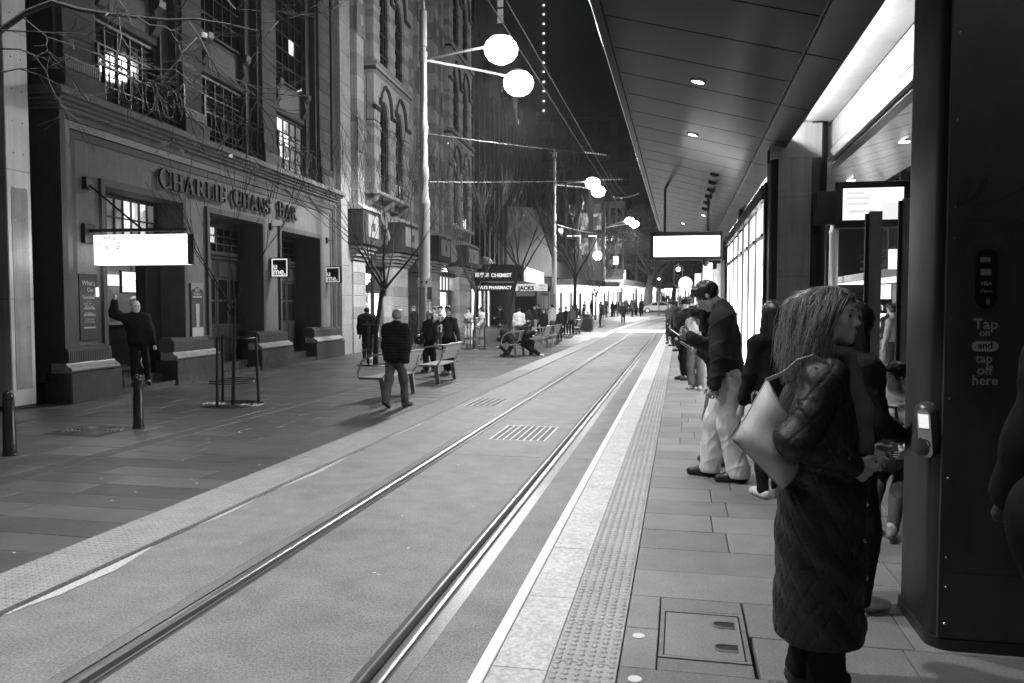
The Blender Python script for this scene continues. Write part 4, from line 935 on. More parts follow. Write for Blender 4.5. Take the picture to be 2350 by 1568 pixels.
# piers' moulded bases
for a, b in ((-0.02, 1.25), (3.45, 5.2), (7.67, 9.56), (11.6, 13.92)):
    bs = link('pier_base', None, bar)
    MB().fbox(a - 0.12, b + 0.1, -0.24, 0.3, 0.0, 0.6, 0.02).build('plinth', M_STB, bs)
    pr = [(-0.1, 0.6), (-0.2, 0.615), (-0.225, 0.65), (-0.215, 0.69), (-0.17, 0.715), (-0.13, 0.735), (-0.1, 0.78), (0.2, 0.78), (0.2, 0.6)]
    MB().prism([(y, z) for y, z in pr], 'x', a - 0.08, b + 0.06).build('torus_moulding', mat('polished_stone', 0.3, 0.22, var=0.25, vscale=9, fine=0.2, fscale=60), bs, smooth=True)
    MB().box(a, b, -0.08, 0.3, 0.78, 1.05).build('band', M_STD, bs); fl = MB(); n = int((b - a) / 0.05)
    for i in range(n): fl.box(a + i * 0.05 + 0.01, a + i * 0.05 + 0.036, -0.1, -0.078, 0.8, 1.0)
    fl.build('flutes', mat('flute_stone', 0.11, 0.35, var=0.1), bs)
    MB().box(a + 0.05, b - 0.05, 0.0, 0.3, 1.05, 1.1).build('cap_course', M_ST2, bs)
# doorways
for i, (a, b, t) in enumerate(OP):                       # reveal frame and steps
    MB().box(a, a + 0.12, -0.01, 1.1, 0.3, t).box(b - 0.12, b, -0.01, 1.1, 0.3, t).box(a + 0.12, b - 0.12, -0.01, 1.1, t - 0.14, t).build('door_surround', M_ST2, bar)
    MB().cbox(a - 0.0, b + 0.0, -0.2, 1.3, 0.0, 0.16, 0.01).build('step', M_STB, bar); MB().cbox(a + 0.02, b - 0.02, 0.12, 1.3, 0.16, 0.34, 0.01).build('step', M_STB, bar)
# doorway 1: open bar with lit interior
a, b, t = OP[0]; rm = link('bar_room', None, bar)
MB().box(a, 7.5, 3.05, 3.1, 0.34, t).build('back_wall', mat('bar_wall', 0.3, 0.8, var=0.1), rm)
MB().box(7.4, 7.5, 1.1, 3.0, 0.34, t).build('side_wall', mat('bar_wall'), rm)
MB().box(a, 7.4, 0.8, 3.04, 3.1, 3.2).build('room_ceiling', mat('bar_wall'), rm); MB().box(a, 7.4, 1.1, 3.04, 0.30, 0.34).build('room_floor', M_STD, rm)
MB().box(a + 0.1, 7.2, 2.4, 2.8, 0.34, 1.36).build('counter', M_WOOD, rm); MB().box(a + 0.05, 7.25, 2.35, 2.85, 1.36, 1.42).build('counter_top', mat('counter_top', 0.4, 0.3), rm)
for x in (3.6, 4.9, 6.2): MB().box(x, x + 0.7, 1.5, 1.8, 3.04, 3.09).build('ceiling_light', emit('bar_ceiling', 14.0), rm)
sx, sz = fs(243, 646, 2.95)
for q in range(3): MB().box(sx + q * 0.62, sx + 0.58 + q * 0.62, 2.95, 3.0, sz - 0.1, sz + 0.18).build('menu_light', emit('menu_light', 1.0), rm)
jy_ = 0.62                                    # timber infill: jamb boards, transom bar
MB().box(a + 0.12, a + 0.2, jy_, jy_ + 0.14, 0.34, t - 0.14).build('door_jamb', M_WOOD, bar); MB().box(3.52, 4.08, jy_, jy_ + 0.14, 0.34, 3.0).build('door_panel', M_WOOD, bar); MB().box(3.42, 3.515, jy_ - 0.05, jy_ + 0.2, 0.34, 3.0).build('door_jamb', M_WOOD, bar)
MB().box(a + 0.2, 4.08, jy_ - 0.06, jy_ + 0.16, 3.0, 3.3).build('transom_bar', M_WOOD, bar)
window_grid(bar, a + 0.15, 4.07, 3.32, 4.24, 9, 2, 0.72, lambda i, j: 5 <= i <= 7, M_LITB, M_DIMW, name='transom_window')
# doorway 2 and 3: panelled timber doors under barred transoms
for di, (a, b, t) in enumerate(OP[1:]):
    y0 = 0.7 if di == 0 else 0.9
    MB().box(a + 0.12, b - 0.12, y0, y0 + 0.1, 0.34, t - 0.14).build('door_screen', M_WOOD, bar)
    window_grid(bar, a + 0.3, b - 0.3, 3.25, 4.0, 6, 3, y0 - 0.03, (lambda i, j: i in (1, 2) and j > 0) if di == 0 else (lambda i, j: False), M_LITW, M_WGL, name='transom_window')
    for z in (3.1, 3.2): MB().fbox(a + 0.15, b - 0.15, y0 - 0.12, y0, z, z + 0.06, 0.01).build('transom_bar', M_WOOD, bar)
    n = 4; dx = (b - a - 0.5) / n
    for q in range(n):
        d_ = link('door_leaf', None, bar); x0 = a + 0.25 + dx * q
        MB().box(x0 + 0.01, x0 + dx - 0.01, y0 - 0.05, y0 - 0.005, 0.36, 3.08).build('leaf', M_WOOD, d_)
        for z0, z1 in ((0.5, 1.25), (1.35, 1.95), (2.02, 2.55), (2.62, 3.0)):
            if z0 in (1.35, 2.02): MB().box(x0 + 0.1, x0 + dx - 0.1, y0 - 0.056, y0 - 0.051, z0, z1).build('pane', M_LITW if (q == 0 and di == 0 and z0 > 2) else M_WGL, d_)
            else: MB().fbox(x0 + 0.09, x0 + dx - 0.09, y0 - 0.075, y0 - 0.05, z0, z1, 0.015).build('panel', M_WOOD, d_)
            MB().box(x0 + 0.07, x0 + dx - 0.07, y0 - 0.065, y0 - 0.05, z1, z1 + 0.03).build('rail', M_WOOD, d_)
# ---- raised serif lettering built from strokes
def serif_word(word, cap, first=1.0):
    """returns (MB, width): letters in the x-z plane, extruded in y"""
    m = MB(); x = 0.0; T, t = 0.2, 0.075
    def bar_(x0, z0, x1, z1): m.prism([(x0, z0), (x1, z0), (x1, z1), (x0, z1)][::1], 'y', 0.03, -0.03)
    def quad_(p): m.prism(p, 'y', 0.03, -0.03)
    def arc(cx, cz, rx, rz, a0, a1, wx, wz, n=14):
        A = np.linspace(R(a0), R(a1), n); o = [(cx + rx * math.cos(a), cz + rz * math.sin(a)) for a in A]; i = [(cx + (rx - wx) * math.cos(a), cz + (rz - wz) * math.sin(a)) for a in A]
        for k in range(n - 1): quad_([o[k], o[k+1], i[k+1], i[k]])
    for li, ch in enumerate(word):
        H_ = cap * (first if li == 0 else 1.0); X = x; w = H_
        S = lambda v: v * H_
        def stem(xc, th=T): bar_(X + S(xc - th/2), 0, X + S(xc + th/2), H_); bar_(X + S(xc - th/2 - 0.07), 0, X + S(xc + th/2 + 0.07), S(0.05)); bar_(X + S(xc - th/2 - 0.07), S(0.95), X + S(xc + th/2 + 0.07), H_)
        if ch == 'C': arc(X + S(0.42), S(0.5), S(0.42), S(0.51), 48, 312, S(0.21), S(0.09)); bar_(X + S(0.66), S(0.68), X + S(0.73), S(0.96)); bar_(X + S(0.66), S(0.04), X + S(0.73), S(0.3)); adv = 0.86
        elif ch == 'H': stem(0.17); stem(0.68); bar_(X + S(0.2), S(0.46), X + S(0.62), S(0.46 + t)); adv = 0.93
        elif ch == 'A':
            quad_([(X + S(0.02), 0), (X + S(0.12), 0), (X + S(0.44), S(1.0)), (X + S(0.36), S(1.0))]); quad_([(X + S(0.58), 0), (X + S(0.82), 0), (X + S(0.46), S(1.02)), (X + S(0.34), S(1.02))])
            bar_(X + S(0.2), S(0.28), X + S(0.6), S(0.35)); bar_(X - S(0.05), 0, X + S(0.2), S(0.05)); bar_(X + S(0.5), 0, X + S(0.9), S(0.05)); adv = 0.93
        elif ch in 'RB':
            stem(0.17); arc(X + S(0.36), S(0.74), S(0.3), S(0.26), -90, 90, S(0.17), S(0.07)); bar_(X + S(0.2), S(0.93), X + S(0.38), H_); bar_(X + S(0.2), S(0.48), X + S(0.38), S(0.55))
            if ch == 'R': quad_([(X + S(0.62), 0), (X + S(0.9), 0), (X + S(0.5), S(0.5)), (X + S(0.3), S(0.5))]); adv = 0.92
            else: arc(X + S(0.38), S(0.26), S(0.35), S(0.28), -90, 90, S(0.2), S(0.07)); bar_(X + S(0.2), 0, X + S(0.4), S(0.06)); adv = 0.84
        elif ch == 'L': stem(0.17); bar_(X + S(0.2), 0, X + S(0.62), S(0.07)); quad_([(X + S(0.48), S(0.05)), (X + S(0.62), 0), (X + S(0.64), S(0.28)), (X + S(0.6), S(0.28))]); adv = 0.72
        elif ch == 'I': stem(0.17); adv = 0.42
        elif ch == 'E':
            stem(0.17)
            for z in (0, 0.46, 0.93): bar_(X + S(0.2), S(z), X + S(0.6 if z != 0.46 else 0.48), S(z + 0.07))
            for z0, z1 in ((0.05, 0.28), (0.72, 0.95), (0.36, 0.64)): q = 0.6 if z0 != 0.36 else 0.5; bar_(X + S(q - 0.05), S(z0), X + S(q + 0.02), S(z1))
            adv = 0.76
        elif ch == 'N': stem(0.12, 0.09); stem(0.74, 0.09); quad_([(X + S(0.6), 0), (X + S(0.78), 0), (X + S(0.26), H_), (X + S(0.04), H_)]); adv = 0.96
        elif ch == 'S':
            arc(X + S(0.32), S(0.74), S(0.28), S(0.28), 30, 270, S(0.15), S(0.09)); arc(X + S(0.32), S(0.25), S(0.3), S(0.28), -150, 90, S(0.16), S(0.09)); bar_(X + S(0.53), S(0.74), X + S(0.58), S(0.98)); bar_(X + S(0.03), S(0.02), X + S(0.08), S(0.28)); adv = 0.74
        x += S(adv)
    return m, x
zb = 4.50
for wd, px0, px1, py in (('CHARLIE', 363, 518, 440), ('CHANS', 533, 621, 478), ('BAR', 637, 680, 495)):
    s0 = fs(px0, py)[0]; s1 = fs(px1, py)[0]
    m, wdt = serif_word(wd, 0.41, 1.12); k = (s1 - s0) / wdt
    o = m.build('raised_lettering', mat('bronze_letters', 0.018, 0.5, var=0.1), bar); o.scale = (k, 1, 1); o.location = (s0, -0.02, zb)
    for q in np.linspace(0.05, 0.95, len(wd) * 2): pass
# ---- signs on the bar
def fplace(o, s, y, z): o.location = fw(s, y, z); o.rotation_euler = (0, 0, FRZ)
SS = 0.78
ya, za = fout(222, 541, SS); yb, zb_ = fout(436, 607, SS)
lb = tag(link('lightbox_sign', None), 'glaring white lightbox sign hung from an iron bracket over the bar door', 'sign'); fplace(lb, SS, 0, 0)
y0, y1 = min(ya, yb), max(ya, yb)
MB().box(-0.085, 0.085, y0 - 0.13, y0, zb_, za).build('end_cap', mat('sign_end', 0.25, 0.4, 0.6), lb)
MB().box(-0.09, 0.09, y0 - 0.0, y1, zb_, za).build('light_box', emit('lightbox', 3.5), lb)
qx0, qz0 = fout(228, 548, SS); qx1, qz1 = fout(290, 575, SS)
gm = MB(); random.seed(3)
for q in range(16): yy_ = random.uniform(qx1, qx0); zz_ = random.uniform(qz1, qz0); gm.box(-0.094, -0.091, yy_ - random.uniform(0.02, 0.1), yy_, zz_, zz_ + random.uniform(0.02, 0.07))
gm.build('sign_print', emit('print_mid', 0.55), lb)
zt = fout(300, 532, SS)[1]
MB().box(-0.03, 0.03, y0 + 0.05, 0.05, zt, zt + 0.06).build('bracket_arm', M_BLK, lb)
for q in (0.2, 0.8): yq = y0 + (y1 - y0) * q; MB().box(-0.015, 0.015, yq - 0.015, yq + 0.015, za, zt).build('hanger', M_BLK, lb)
MB().fbox(-0.16, 0.16, -0.02, 0.05, zt - 0.22, zt + 0.16, 0.01).build('wall_plate', M_BLK, lb)
yr, zr = fout(325, 526, SS); MB().tube([(0, 0.02, fs(205, 422)[1]), (0, yr, zt + 0.05)], 0.02, 6).build('stay_rod', M_BLK, lb)
MB().fbox(-0.1, 0.1, -0.03, 0.06, fs(205, 422)[1] - 0.12, fs(205, 422)[1] + 0.12, 0.01).build('stay_plate', M_BLK, lb)
def cube_sign(px0, py0, px1, py1, s, label, lum):
    ya, za = fout(px0, py0, s); yb, zb_ = fout(px1, py1, s); t = tag(link('projecting_sign', None), label, 'sign'); fplace(t, s, 0, 0)
    y0, y1 = min(ya, yb), max(ya, yb); h = za - zb_
    MB().box(-0.06, 0.1, y0, y1, zb_, za).build('sign_box', mat('sign_black', 0.01, 0.3), t)
    w = 0.03 * h / 0.55
    m = MB()
    for (a, b, c, d) in ((y0 + w, y1 - w, za - 2*w, za - w), (y0 + w, y1 - w, zb_ + w, zb_ + 2*w), (y0 + w, y0 + 2*w, zb_ + 2*w, za - 2*w), (y1 - 2*w, y1 - w, zb_ + 2*w, za - 2*w)): m.box(-0.064, -0.061, a, b, c, d)
    m.build('border', emit('sign_border%g' % lum, lum), t)
    for s_, z_ in (('u', zb_ + h * 0.42), ('me.', zb_ + h * 0.15)):
        text('lettering', s_, h * 0.46, emit('sign_border%g' % lum), t, (-0.066, y1 - h * 0.13, z_), rot=(PI/2, 0, -PI/2), ext=0.001, off=0.004)
    MB().box(-0.01, 0.03, y1, 0.06, (za + zb_)/2 - 0.02, (za + zb_)/2 + 0.02).build('bracket', M_BLK, t)
    MB().box(-0.01, 0.03, y1 - 0.3, 0.06, za + h * 1.55, za + h * 1.58).build('upper_bracket', M_BLK, t); MB().box(-0.05, 0.06, 0.0, 0.06, za + h * 1.4, za + h * 1.75).build('bracket_plate', M_BLK, t)
    return t
cube_sign(623, 592, 664, 637, 8.75, 'black square projecting sign reading u me, nearer of the two, brightly outlined', 0.9)
cube_sign(747, 612, 783, 650, 13.1, 'black square projecting sign reading u me, farther and dimmer one', 0.45)
# notice boards on the piers
def board(px0, py0, px1, py1, label, name, m):
    s0, z1 = fs(px0, py0); s1, z0 = fs(px1, py1); t = tag(link(name, None), label, 'poster board'); fplace(t, (s0 + s1)/2, 0.02, z0); w = (s1 - s0)/2; h = z1 - z0
    MB().fbox(-w, w, 0, 0.05, 0, h, 0.008).build('board', m, t); return t, w, h
t, w, h = board(183, 628, 229, 780, "tall black board with chalk lettering left of the bar door", 'chalk_board', mat('board_black', 0.012, 0.25))
CH = mat('chalk', 0.55, 0.8)
text('lettering', "What's", h * 0.1, CH, t, (-w * 0.7, -0.003, h * 0.83), ext=0.001); text('lettering', 'On', h * 0.1, CH, t, (-w * 0.2, -0.003, h * 0.73), ext=0.001)
for z, s_ in ((0.66, '$10 COCKTAILS'), (0.575, 'HAPPY'), (0.54, 'SUPER DRY 3.5'), (0.50, 'BEER JUGS'), (0.4, '$7 SPIRITS'), (0.30, 'EXTENDED'), (0.26, 'HAPPY HOUR')): text('lettering', s_, h * 0.04, CH, t, (0, -0.003, h * z), ext=0.001, align='CENTER')
for z in (0.63, 0.47, 0.37, 0.18): MB().box(-w * 0.6, w * 0.65, -0.004, -0.001, h * z, h * z + 0.035).build('chalk_rule', mat('chalk_rule', 0.4, 0.8), t)
MB().box(w * 0.78, w * 0.98, -0.03, 0.0, h * 0.66, h * 0.8).build('small_lamp', emit('small_lamp', 1.6), t)
t, w, h = board(440, 649, 470, 774, 'tall framed cocktail poster on the pier right of the bar door', 'cocktail_poster', mat('poster_grey', 0.05, 0.25))
text('lettering', '$15', h * 0.085, CH, t, (0, -0.003, h * 0.84), ext=0.001, align='CENTER'); text('lettering', 'Cocktails', h * 0.065, CH, t, (0, -0.003, h * 0.78), ext=0.001, align='CENTER')
MB().box(-w * 0.75, w * 0.75, -0.003, -0.001, h * 0.735, h * 0.76).build('poster_strip', mat('chalk_rule'), t)
gl = MB(); gl.prism([(-w*0.22, h*0.17), (w*0.22, h*0.17), (w*0.3, h*0.62), (-w*0.3, h*0.62)][::1], 'y', -0.002, -0.004); gl.build('printed_glass', mat('poster_glass', 0.4, 0.4, var=0.4, vscale=20), t)
MB().box(-w * 0.9, w * 0.9, -0.003, -0.001, 0.03, h * 0.19).build('poster_foot', mat('poster_pale', 0.45, 0.4), t)
pts = [(-w, h), (w, h), (w, h*0.86), (0, h*0.93), (-w, h*0.86)]; MB().add([(x, -0.002, z) for x, z in pts], [tuple(range(5))]).build('poster_head', mat('poster_mid', 0.22, 0.4), t)
# things in the bar doorway
s0, z0 = fs(305, 800, 0.5); 
af = tag(link('food_board', None), 'upright board of printed dishes just inside the bar doorway', 'poster board'); fplace(af, 3.05, 0.4, 0.34); af.rotation_euler = (R(-6), 0, FRZ)
MB().fbox(-0.26, 0.26, 0, 0.03, 0.0, 1.15, 0.008).build('board', mat('board_black'), af)
for q, (x, z, r) in enumerate(((-0.02, 0.98, 0.08), (0.02, 0.76, 0.11), (0.06, 0.52, 0.13), (0.04, 0.23, 0.15))):
    o = MB().lathe([(r, 0.0), (r, 0.004), (r * 0.85, 0.006)], 18).build('printed_plate', mat('plate_print_%d' % (q % 2), 0.55 - 0.2 * (q % 2), 0.5, var=0.6, vscale=18), af); o.location = (x, -0.002, z); o.rotation_euler = (PI/2, 0, 0)
text('lettering', 'MENU', 0.05, CH, af, (-0.1, -0.003, 1.09), ext=0.001)
tv = tag(link('television', None), 'lit television screen hanging inside the bar doorway', 'television'); tvs, tvz = fs(306, 648, 2.1); fplace(tv, tvs, 2.1, tvz - 0.29)
MB().fbox(-0.48, 0.48, 0, 0.06, 0, 0.58, 0.01).build('casing', M_BLK, tv); MB().box(-0.44, 0.44, -0.004, -0.001, 0.04, 0.54).build('screen', emit('tv_screen', 1.5), tv)
MB().box(0.02, 0.4, -0.007, -0.005, 0.1, 0.14).box(0.02, 0.4, -0.007, -0.005, 0.2, 0.24).box(0.02, 0.4, -0.007, -0.005, 0.3, 0.34).box(-0.42, -0.24, -0.007, -0.005, 0.06, 0.5).build('screen_rows', emit('tv_rows', 0.6), tv)
MB().tube([(0, 0.05, 0.5), (0, 0.05, 0.72)], 0.03, 8).build('ceiling_mount', M_BLK, tv)
# bolted metal pylon at the left edge
def atX(px, py, X): d = ray(px, py); return _c + d * (X / d[0])
a = atX(30, 940, -11.42); b = atX(83, 937, -11.42); pw = b[1] - a[1]
py_ = thing('clad_pylon', 'tall pale metal-clad pylon with bolts at the left edge', 'pylon', (-11.42, a[1], PZ), R(90))
M_PYL = mat('pylon_clad', 0.7, 0.4, 0.3, var=0.1, vscale=1.5, streak=0.12)
MB().box(0.0, pw, 0.004, 0.5, 0, 13).build('core', M_STD, py_)
zs = [0.06, 1.95, 4.2, 6.6, 9.0, 13]
for z0, z1 in zip(zs[:-1], zs[1:]):
    q = MB().fbox(0.0, pw, -0.01, 0.0, z0 + 0.004, z1 - 0.004, 0.003).build('plate', M_PYL, py_)
    MB().box(-0.01, -0.002, 0.0, 0.5, z0 + 0.004, z1 - 0.004).build('plate', M_PYL, py_)
    n = int((z1 - z0) / 0.55)
    for i in range(n):
        for x in (pw * 0.3, pw * 0.72): r_ = link('bolt', rivm, q, (x, -0.01, z0 + 0.3 + i * 0.55)); r_.rotation_euler = (PI/2, 0, 0); r_.scale = (1.6,) * 3
MB().box(pw * 0.16, pw * 0.85, -0.016, -0.011, 0.35, 3.9).build('service_panel', mat('pylon_panel', 0.33, 0.35, 0.4, var=0.15, streak=0.2), py_)
# ------------------------------------------------------------------ the gothic stone building beyond the bar (same facade frame)
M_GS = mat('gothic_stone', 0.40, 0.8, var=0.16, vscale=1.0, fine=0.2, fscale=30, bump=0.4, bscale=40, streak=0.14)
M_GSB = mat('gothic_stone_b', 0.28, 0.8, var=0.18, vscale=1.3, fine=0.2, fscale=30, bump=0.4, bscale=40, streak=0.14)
M_GD = mat('gothic_dark_shade', 0.035, 0.85, var=0.25, vscale=2, fine=0.3, fscale=25, bump=0.5, bscale=30)  # dark parts and recesses, the recess shade put into the colour
M_SHOP = emitvar('shop_lit', 2.0, 1.3, 0.55, 1.5); M_SHOPB = emit('shop_bright', 4.0); M_SHOPD = emitvar('shop_shelves', 0.6, 5.0, 0.0, 1.6, (1.5, 1, 1))
go = thing('gothic_building', 'pale gothic stone building with paired pointed windows behind the lamp pole', 'building', tuple(FP), FRZ)
GT = 21.0
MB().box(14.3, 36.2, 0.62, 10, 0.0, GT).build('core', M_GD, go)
for i, (x0, x1, z) in enumerate(((14.3, 15.35, 0),)):
    q = 0.0
    while q < GT - 0.2: MB().fbox(x0, x1, -0.05, 0.62, q + 0.003, min(q + 1.1, GT) - 0.003, 0.012).build('pilaster_block', M_GSB, go); q += 1.1
S_ = lambda px, py=600: fs(px, py)[0]
def arch_pts(x0, x1, zs, rise, n=8):              # pointed arch from left springing over the point to the right springing
    w = x1 - x0; L = []
    for t in np.linspace(0, 1, n): L.append((x0 + w/2 * (1 - math.cos(t * PI/2)) , zs + rise * math.sin(t * PI/2) ** 0.9))
    return L + [(x0 + x1 - x, z) for x, z in L[-2::-1]]
def arch_wall(parent, x0, x1, openings, zs, rise, zt, y0, y1, m, name='spandrel'):
    """wall from the springing line up with pointed arches cut out of its lower edge"""
    pts = [(x0, zs)]
    for a, b in openings: pts += arch_pts(a, b, zs, rise)
    pts += [(x1, zs), (x1, zt), (x0, zt)]
    return MB().prism(pts, 'y', y0, y1).build(name, m, parent)
def oriel(cx, w, z0, hgt, tall, proj=0.5):
    """bay of two pointed lights between toothed columns; z0 sill, hgt to the springing"""
    o = link('oriel', None, go); x0, x1 = cx - w/2, cx + w/2; y = -proj
    cw = w * 0.15; ow = (w - 3 * cw) / 2; ops = [(x0 + cw, x0 + cw + ow), (x1 - cw - ow, x1 - cw)]; zs = z0 + hgt; rise = ow * 0.75
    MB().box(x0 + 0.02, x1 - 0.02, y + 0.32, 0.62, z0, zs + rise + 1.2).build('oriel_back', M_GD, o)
    for a, b in ops:
        MB().box(a - 0.02, b + 0.02, y + 0.09, y + 0.12, z0 + 0.05, zs + rise).build('pane', M_WGL, o)
        MB().box((a+b)/2 - 0.03, (a+b)/2 + 0.03, y + 0.06, y + 0.1, z0 + 0.1, zs + rise * 0.8).build('mullion', M_GD, o)
        for q in np.linspace(0.25, 0.9, 3): MB().box(a, b, y + 0.07, y + 0.095, z0 + hgt * q, z0 + hgt * q + 0.05).build('transom', M_GD, o)
    for k, xc in enumerate((x0, x0 + cw + ow, x1 - cw)):      # toothed columns: alternating long and short blocks
        q = z0; i = 0
        while q < zs - 0.05:
            e = 0.035 if i % 2 else 0.0; h = min(0.3, zs - q)
            MB().fbox(xc - (e if k else 0), xc + cw + (e if k < 2 else 0), y - (0.01 if i % 2 else 0), y + 0.32, q + 0.002, q + h - 0.002, 0.012).build('quoin', M_GS if (i + k) % 3 else M_GSB, o); q += h; i += 1
        MB().fbox(xc - 0.05, xc + cw + 0.05, y - 0.05, y + 0.3, zs - 0.32, zs - 0.18, 0.02).build('capital', M_GSB, o)
    arch_wall(o, x0, x1, ops, zs, rise, zs + rise + 0.75, y, y + 0.3, M_GS)
    def hood(dz, r, m):
        pts = []
        for a, b in ops: pts += [(x, z + dz) for x, z in arch_pts(a - 0.08, b + 0.08, zs + 0.05, rise + 0.05, 6)]
        pts = [(x0 - 0.05, pts[0][1])] + pts + [(x1 + 0.05, pts[-1][1])]
        MB().tube([(x, y - 0.02, z) for x, z in pts], r, 6).build('hood_mould', m, o, smooth=True)
    hood(0.42, 0.1, M_GD)  # dark tube put in as the shadow line of the hood
    hood(0.56, 0.05, M_GS)
    zt = zs + rise + 0.75
    for i, (a, pr) in enumerate(((0.0, 0.06), (0.14, 0.12), (0.3, 0.2))): MB().fbox(x0 - pr, x1 + pr, y - pr, 0.6, zt + a, zt + a + 0.13, 0.015).build('course', M_GSB if i != 1 else M_GD, o)
    den = MB(); n = int(w / 0.16)
    for i in range(n): den.box(x0 + i * w/n, x0 + (i + 0.55) * w/n, y - 0.1, y, zt + 0.02, zt + 0.13)
    den.build('dentils', M_GSB, o)
    MB().fbox(x0 - 0.12, x1 + 0.12, y - 0.14, 0.6, z0 - 0.14, z0, 0.02).build('sill', M_GS, o)
    for q in np.linspace(x0 + 0.3, x1 - 0.3, 3): MB().prism([(0.4, z0 - 0.14), (y - 0.08, z0 - 0.14), (y + 0.05, z0 - 0.4), (0.05, z0 - 0.75), (0.4, z0 - 0.75)], 'x', q - 0.13, q + 0.13).build('bracket', M_GSB, o)
    # sides of the bay
    MB().box(x0 - 0.004, x0 + 0.1, y + 0.33, 0.6, z0, zt).box(x1 - 0.1, x1 + 0.004, y + 0.33, 0.6, z0, zt).build('side', M_GS, o)
    return o
B1, B2 = (S_(832, 420), S_(915, 420)), (S_(1012, 420), S_(1064, 420))
for (a, b) in (B1, B2):
    c = (a + b) / 2; w = b - a
    oriel(c, w, 6.35, 2.75, 0); oriel(c, w, 11.2, 2.6, 0); oriel(c, w, 16.2, 2.4, 0)
# strip pilasters between the bays with square carved tablets
for px in (812, 930, 950, 990, 1004, 1068):
    x = S_(px, 420); w = 0.75 if px in (812, 930, 990) else 0.5
    q = 5.3; i = 0
    while q < GT - 0.3:
        MB().fbox(x - w/2, x + w/2, -0.3, 0.6, q + 0.002, q + 0.85 - 0.002, 0.012).build('pilaster_block', M_GS if i % 2 else M_GSB, go); q += 0.85; i += 1
    for z in (7.6, 11.9, 15.3):
        MB().fbox(x - w/2 - 0.08, x + w/2 + 0.08, -0.36, -0.302, z, z + 1.25, 0.01).build('tablet', mat('tablet_stone', 0.2, 0.8, var=0.2), go)
        MB().box(x - 0.14, x + 0.14, -0.375, -0.361, z + 0.45, z + 0.8).build('tablet_boss', M_GS, go)
for z in (5.9, 10.6, 15.6):
    MB().fbox(15.36, 36.2, -0.12, 0.6, z, z + 0.22, 0.02).build('string_course', M_GSB, go)
# plain wall between with tall slit windows
for (a, b) in ((S_(915, 420) + 0.4, S_(1012, 420) - 0.3),):
    n = 4
    for i in range(n):
        x = a + (b - a) * (i + 0.5) / n
        for z0 in (6.6, 11.4):
            arch_wall(go, x - 0.95, x + 0.95, [(x - 0.4, x + 0.4)], z0 + 2.4, 0.5, z0 + 3.4, 0.3, 0.6, M_GSB); MB().box(x - 0.4, x + 0.4, 0.58, 0.615, z0, z0 + 3).build('pane', M_WGL, go)
            for s in (-1, 1): MB().fbox(x + s * 0.68 - 0.27, x + s * 0.68 + 0.27, 0.3, 0.6, z0 - 0.4, z0 + 2.4, 0.01).build('jamb', M_GS if s > 0 else M_GSB, go)
# ground floor: piers, corbelled boxes, pointed heads, shop windows
gp = [(S_(805, 700), S_(833, 700)), (S_(897, 700), S_(931, 700)), (S_(984, 700), S_(1006, 700)), (S_(1050, 700), S_(1075, 700))]
for i, (a, b) in enumerate(gp):
    q = 0.0; k = 0
    while q < 3.35:
        h = 0.44; MB().fbox(a, b, -0.12, 0.6, q + 0.003, q + h - 0.003, 0.012).build('pier_block', (M_GS if (k + i) % 3 else M_GSB), go); q += h; k += 1
    # stepped corbels carrying a dark box-like pier cap with a carved tablet
    for j in range(4): MB().fbox(a - 0.1 - 0.06 * j, b + 0.1 + 0.06 * j, -0.2 - 0.1 * j, 0.6, 3.55 + j * 0.14, 3.66 + j * 0.14, 0.01).build('corbel', M_GSB, go)
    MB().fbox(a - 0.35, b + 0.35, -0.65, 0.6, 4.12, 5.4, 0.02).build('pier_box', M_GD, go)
    MB().prism([(-0.7, 5.4), (0.6, 5.4), (0.6, 5.75), (-0.45, 5.62)], 'x', a - 0.4, b + 0.4).build('pier_cap', M_GS, go)
    MB().fbox(a + 0.1, b - 0.1, -0.70, -0.652, 4.4, 5.25, 0.01).build('tablet', M_GSB, go); MB().box((a+b)/2 - 0.15, (a+b)/2 + 0.15, -0.71, -0.70, 4.65, 4.95).build('tablet_shade_patch', M_GD, go)  # raised dark patch, shade of a recess put into its colour
for i in range(3):
    a, b = gp[i][1], gp[i + 1][0]
    arch_wall(go, a, b, [(a + 0.25, b - 0.25)], 3.95, 1.35, 5.95, 0.0, 0.55, M_GSB)
    MB().tube([(x, -0.03, z) for x, z in arch_pts(a + 0.12, b - 0.12, 3.95, 1.5, 8)], 0.08, 6).build('hood_mould', M_GS, go, smooth=True)
    MB().fbox(a, b, 0.15, 0.6, 3.45, 3.7, 0.02).build('shop_lintel', M_GD, go)
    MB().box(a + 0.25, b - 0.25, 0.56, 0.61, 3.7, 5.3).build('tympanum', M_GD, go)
# shop 1: dark fascia with lit script, shelves behind glass
def shop_room(a, b, m, zt=3.45): MB().box(a, b, 0.55, 0.6, 0.3, zt).build('shop_interior', m, go)
a, b = gp[0][1], gp[1][0]
sm = S_(875, 700)
shop_room(a + 0.05, sm, M_SHOPD, 2.35); shop_room(sm + 0.15, b - 0.05, M_SHOP, 2.35)
MB().box(a, b, 0.4, 0.5, 2.4, 3.45).build('shop_fascia', mat('fascia_dark', 0.02, 0.2), go)
MB().box(a, b, 0.3, 0.5, 0.0, 0.45).build('stall_riser', M_STD, go)
for x in (a + 0.05, sm, sm + 0.12, b - 0.1): MB().box(x, x + 0.07, 0.36, 0.48, 0.45, 3.45).build('shop_mullion', M_FRAME, go)
for z in (1.0, 1.5, 1.95): MB().box(a + 0.5, sm - 0.2, 0.5, 0.53, z, z + 0.04).build('shelf', M_FRAME, go)
k = MB(); random.seed(5)
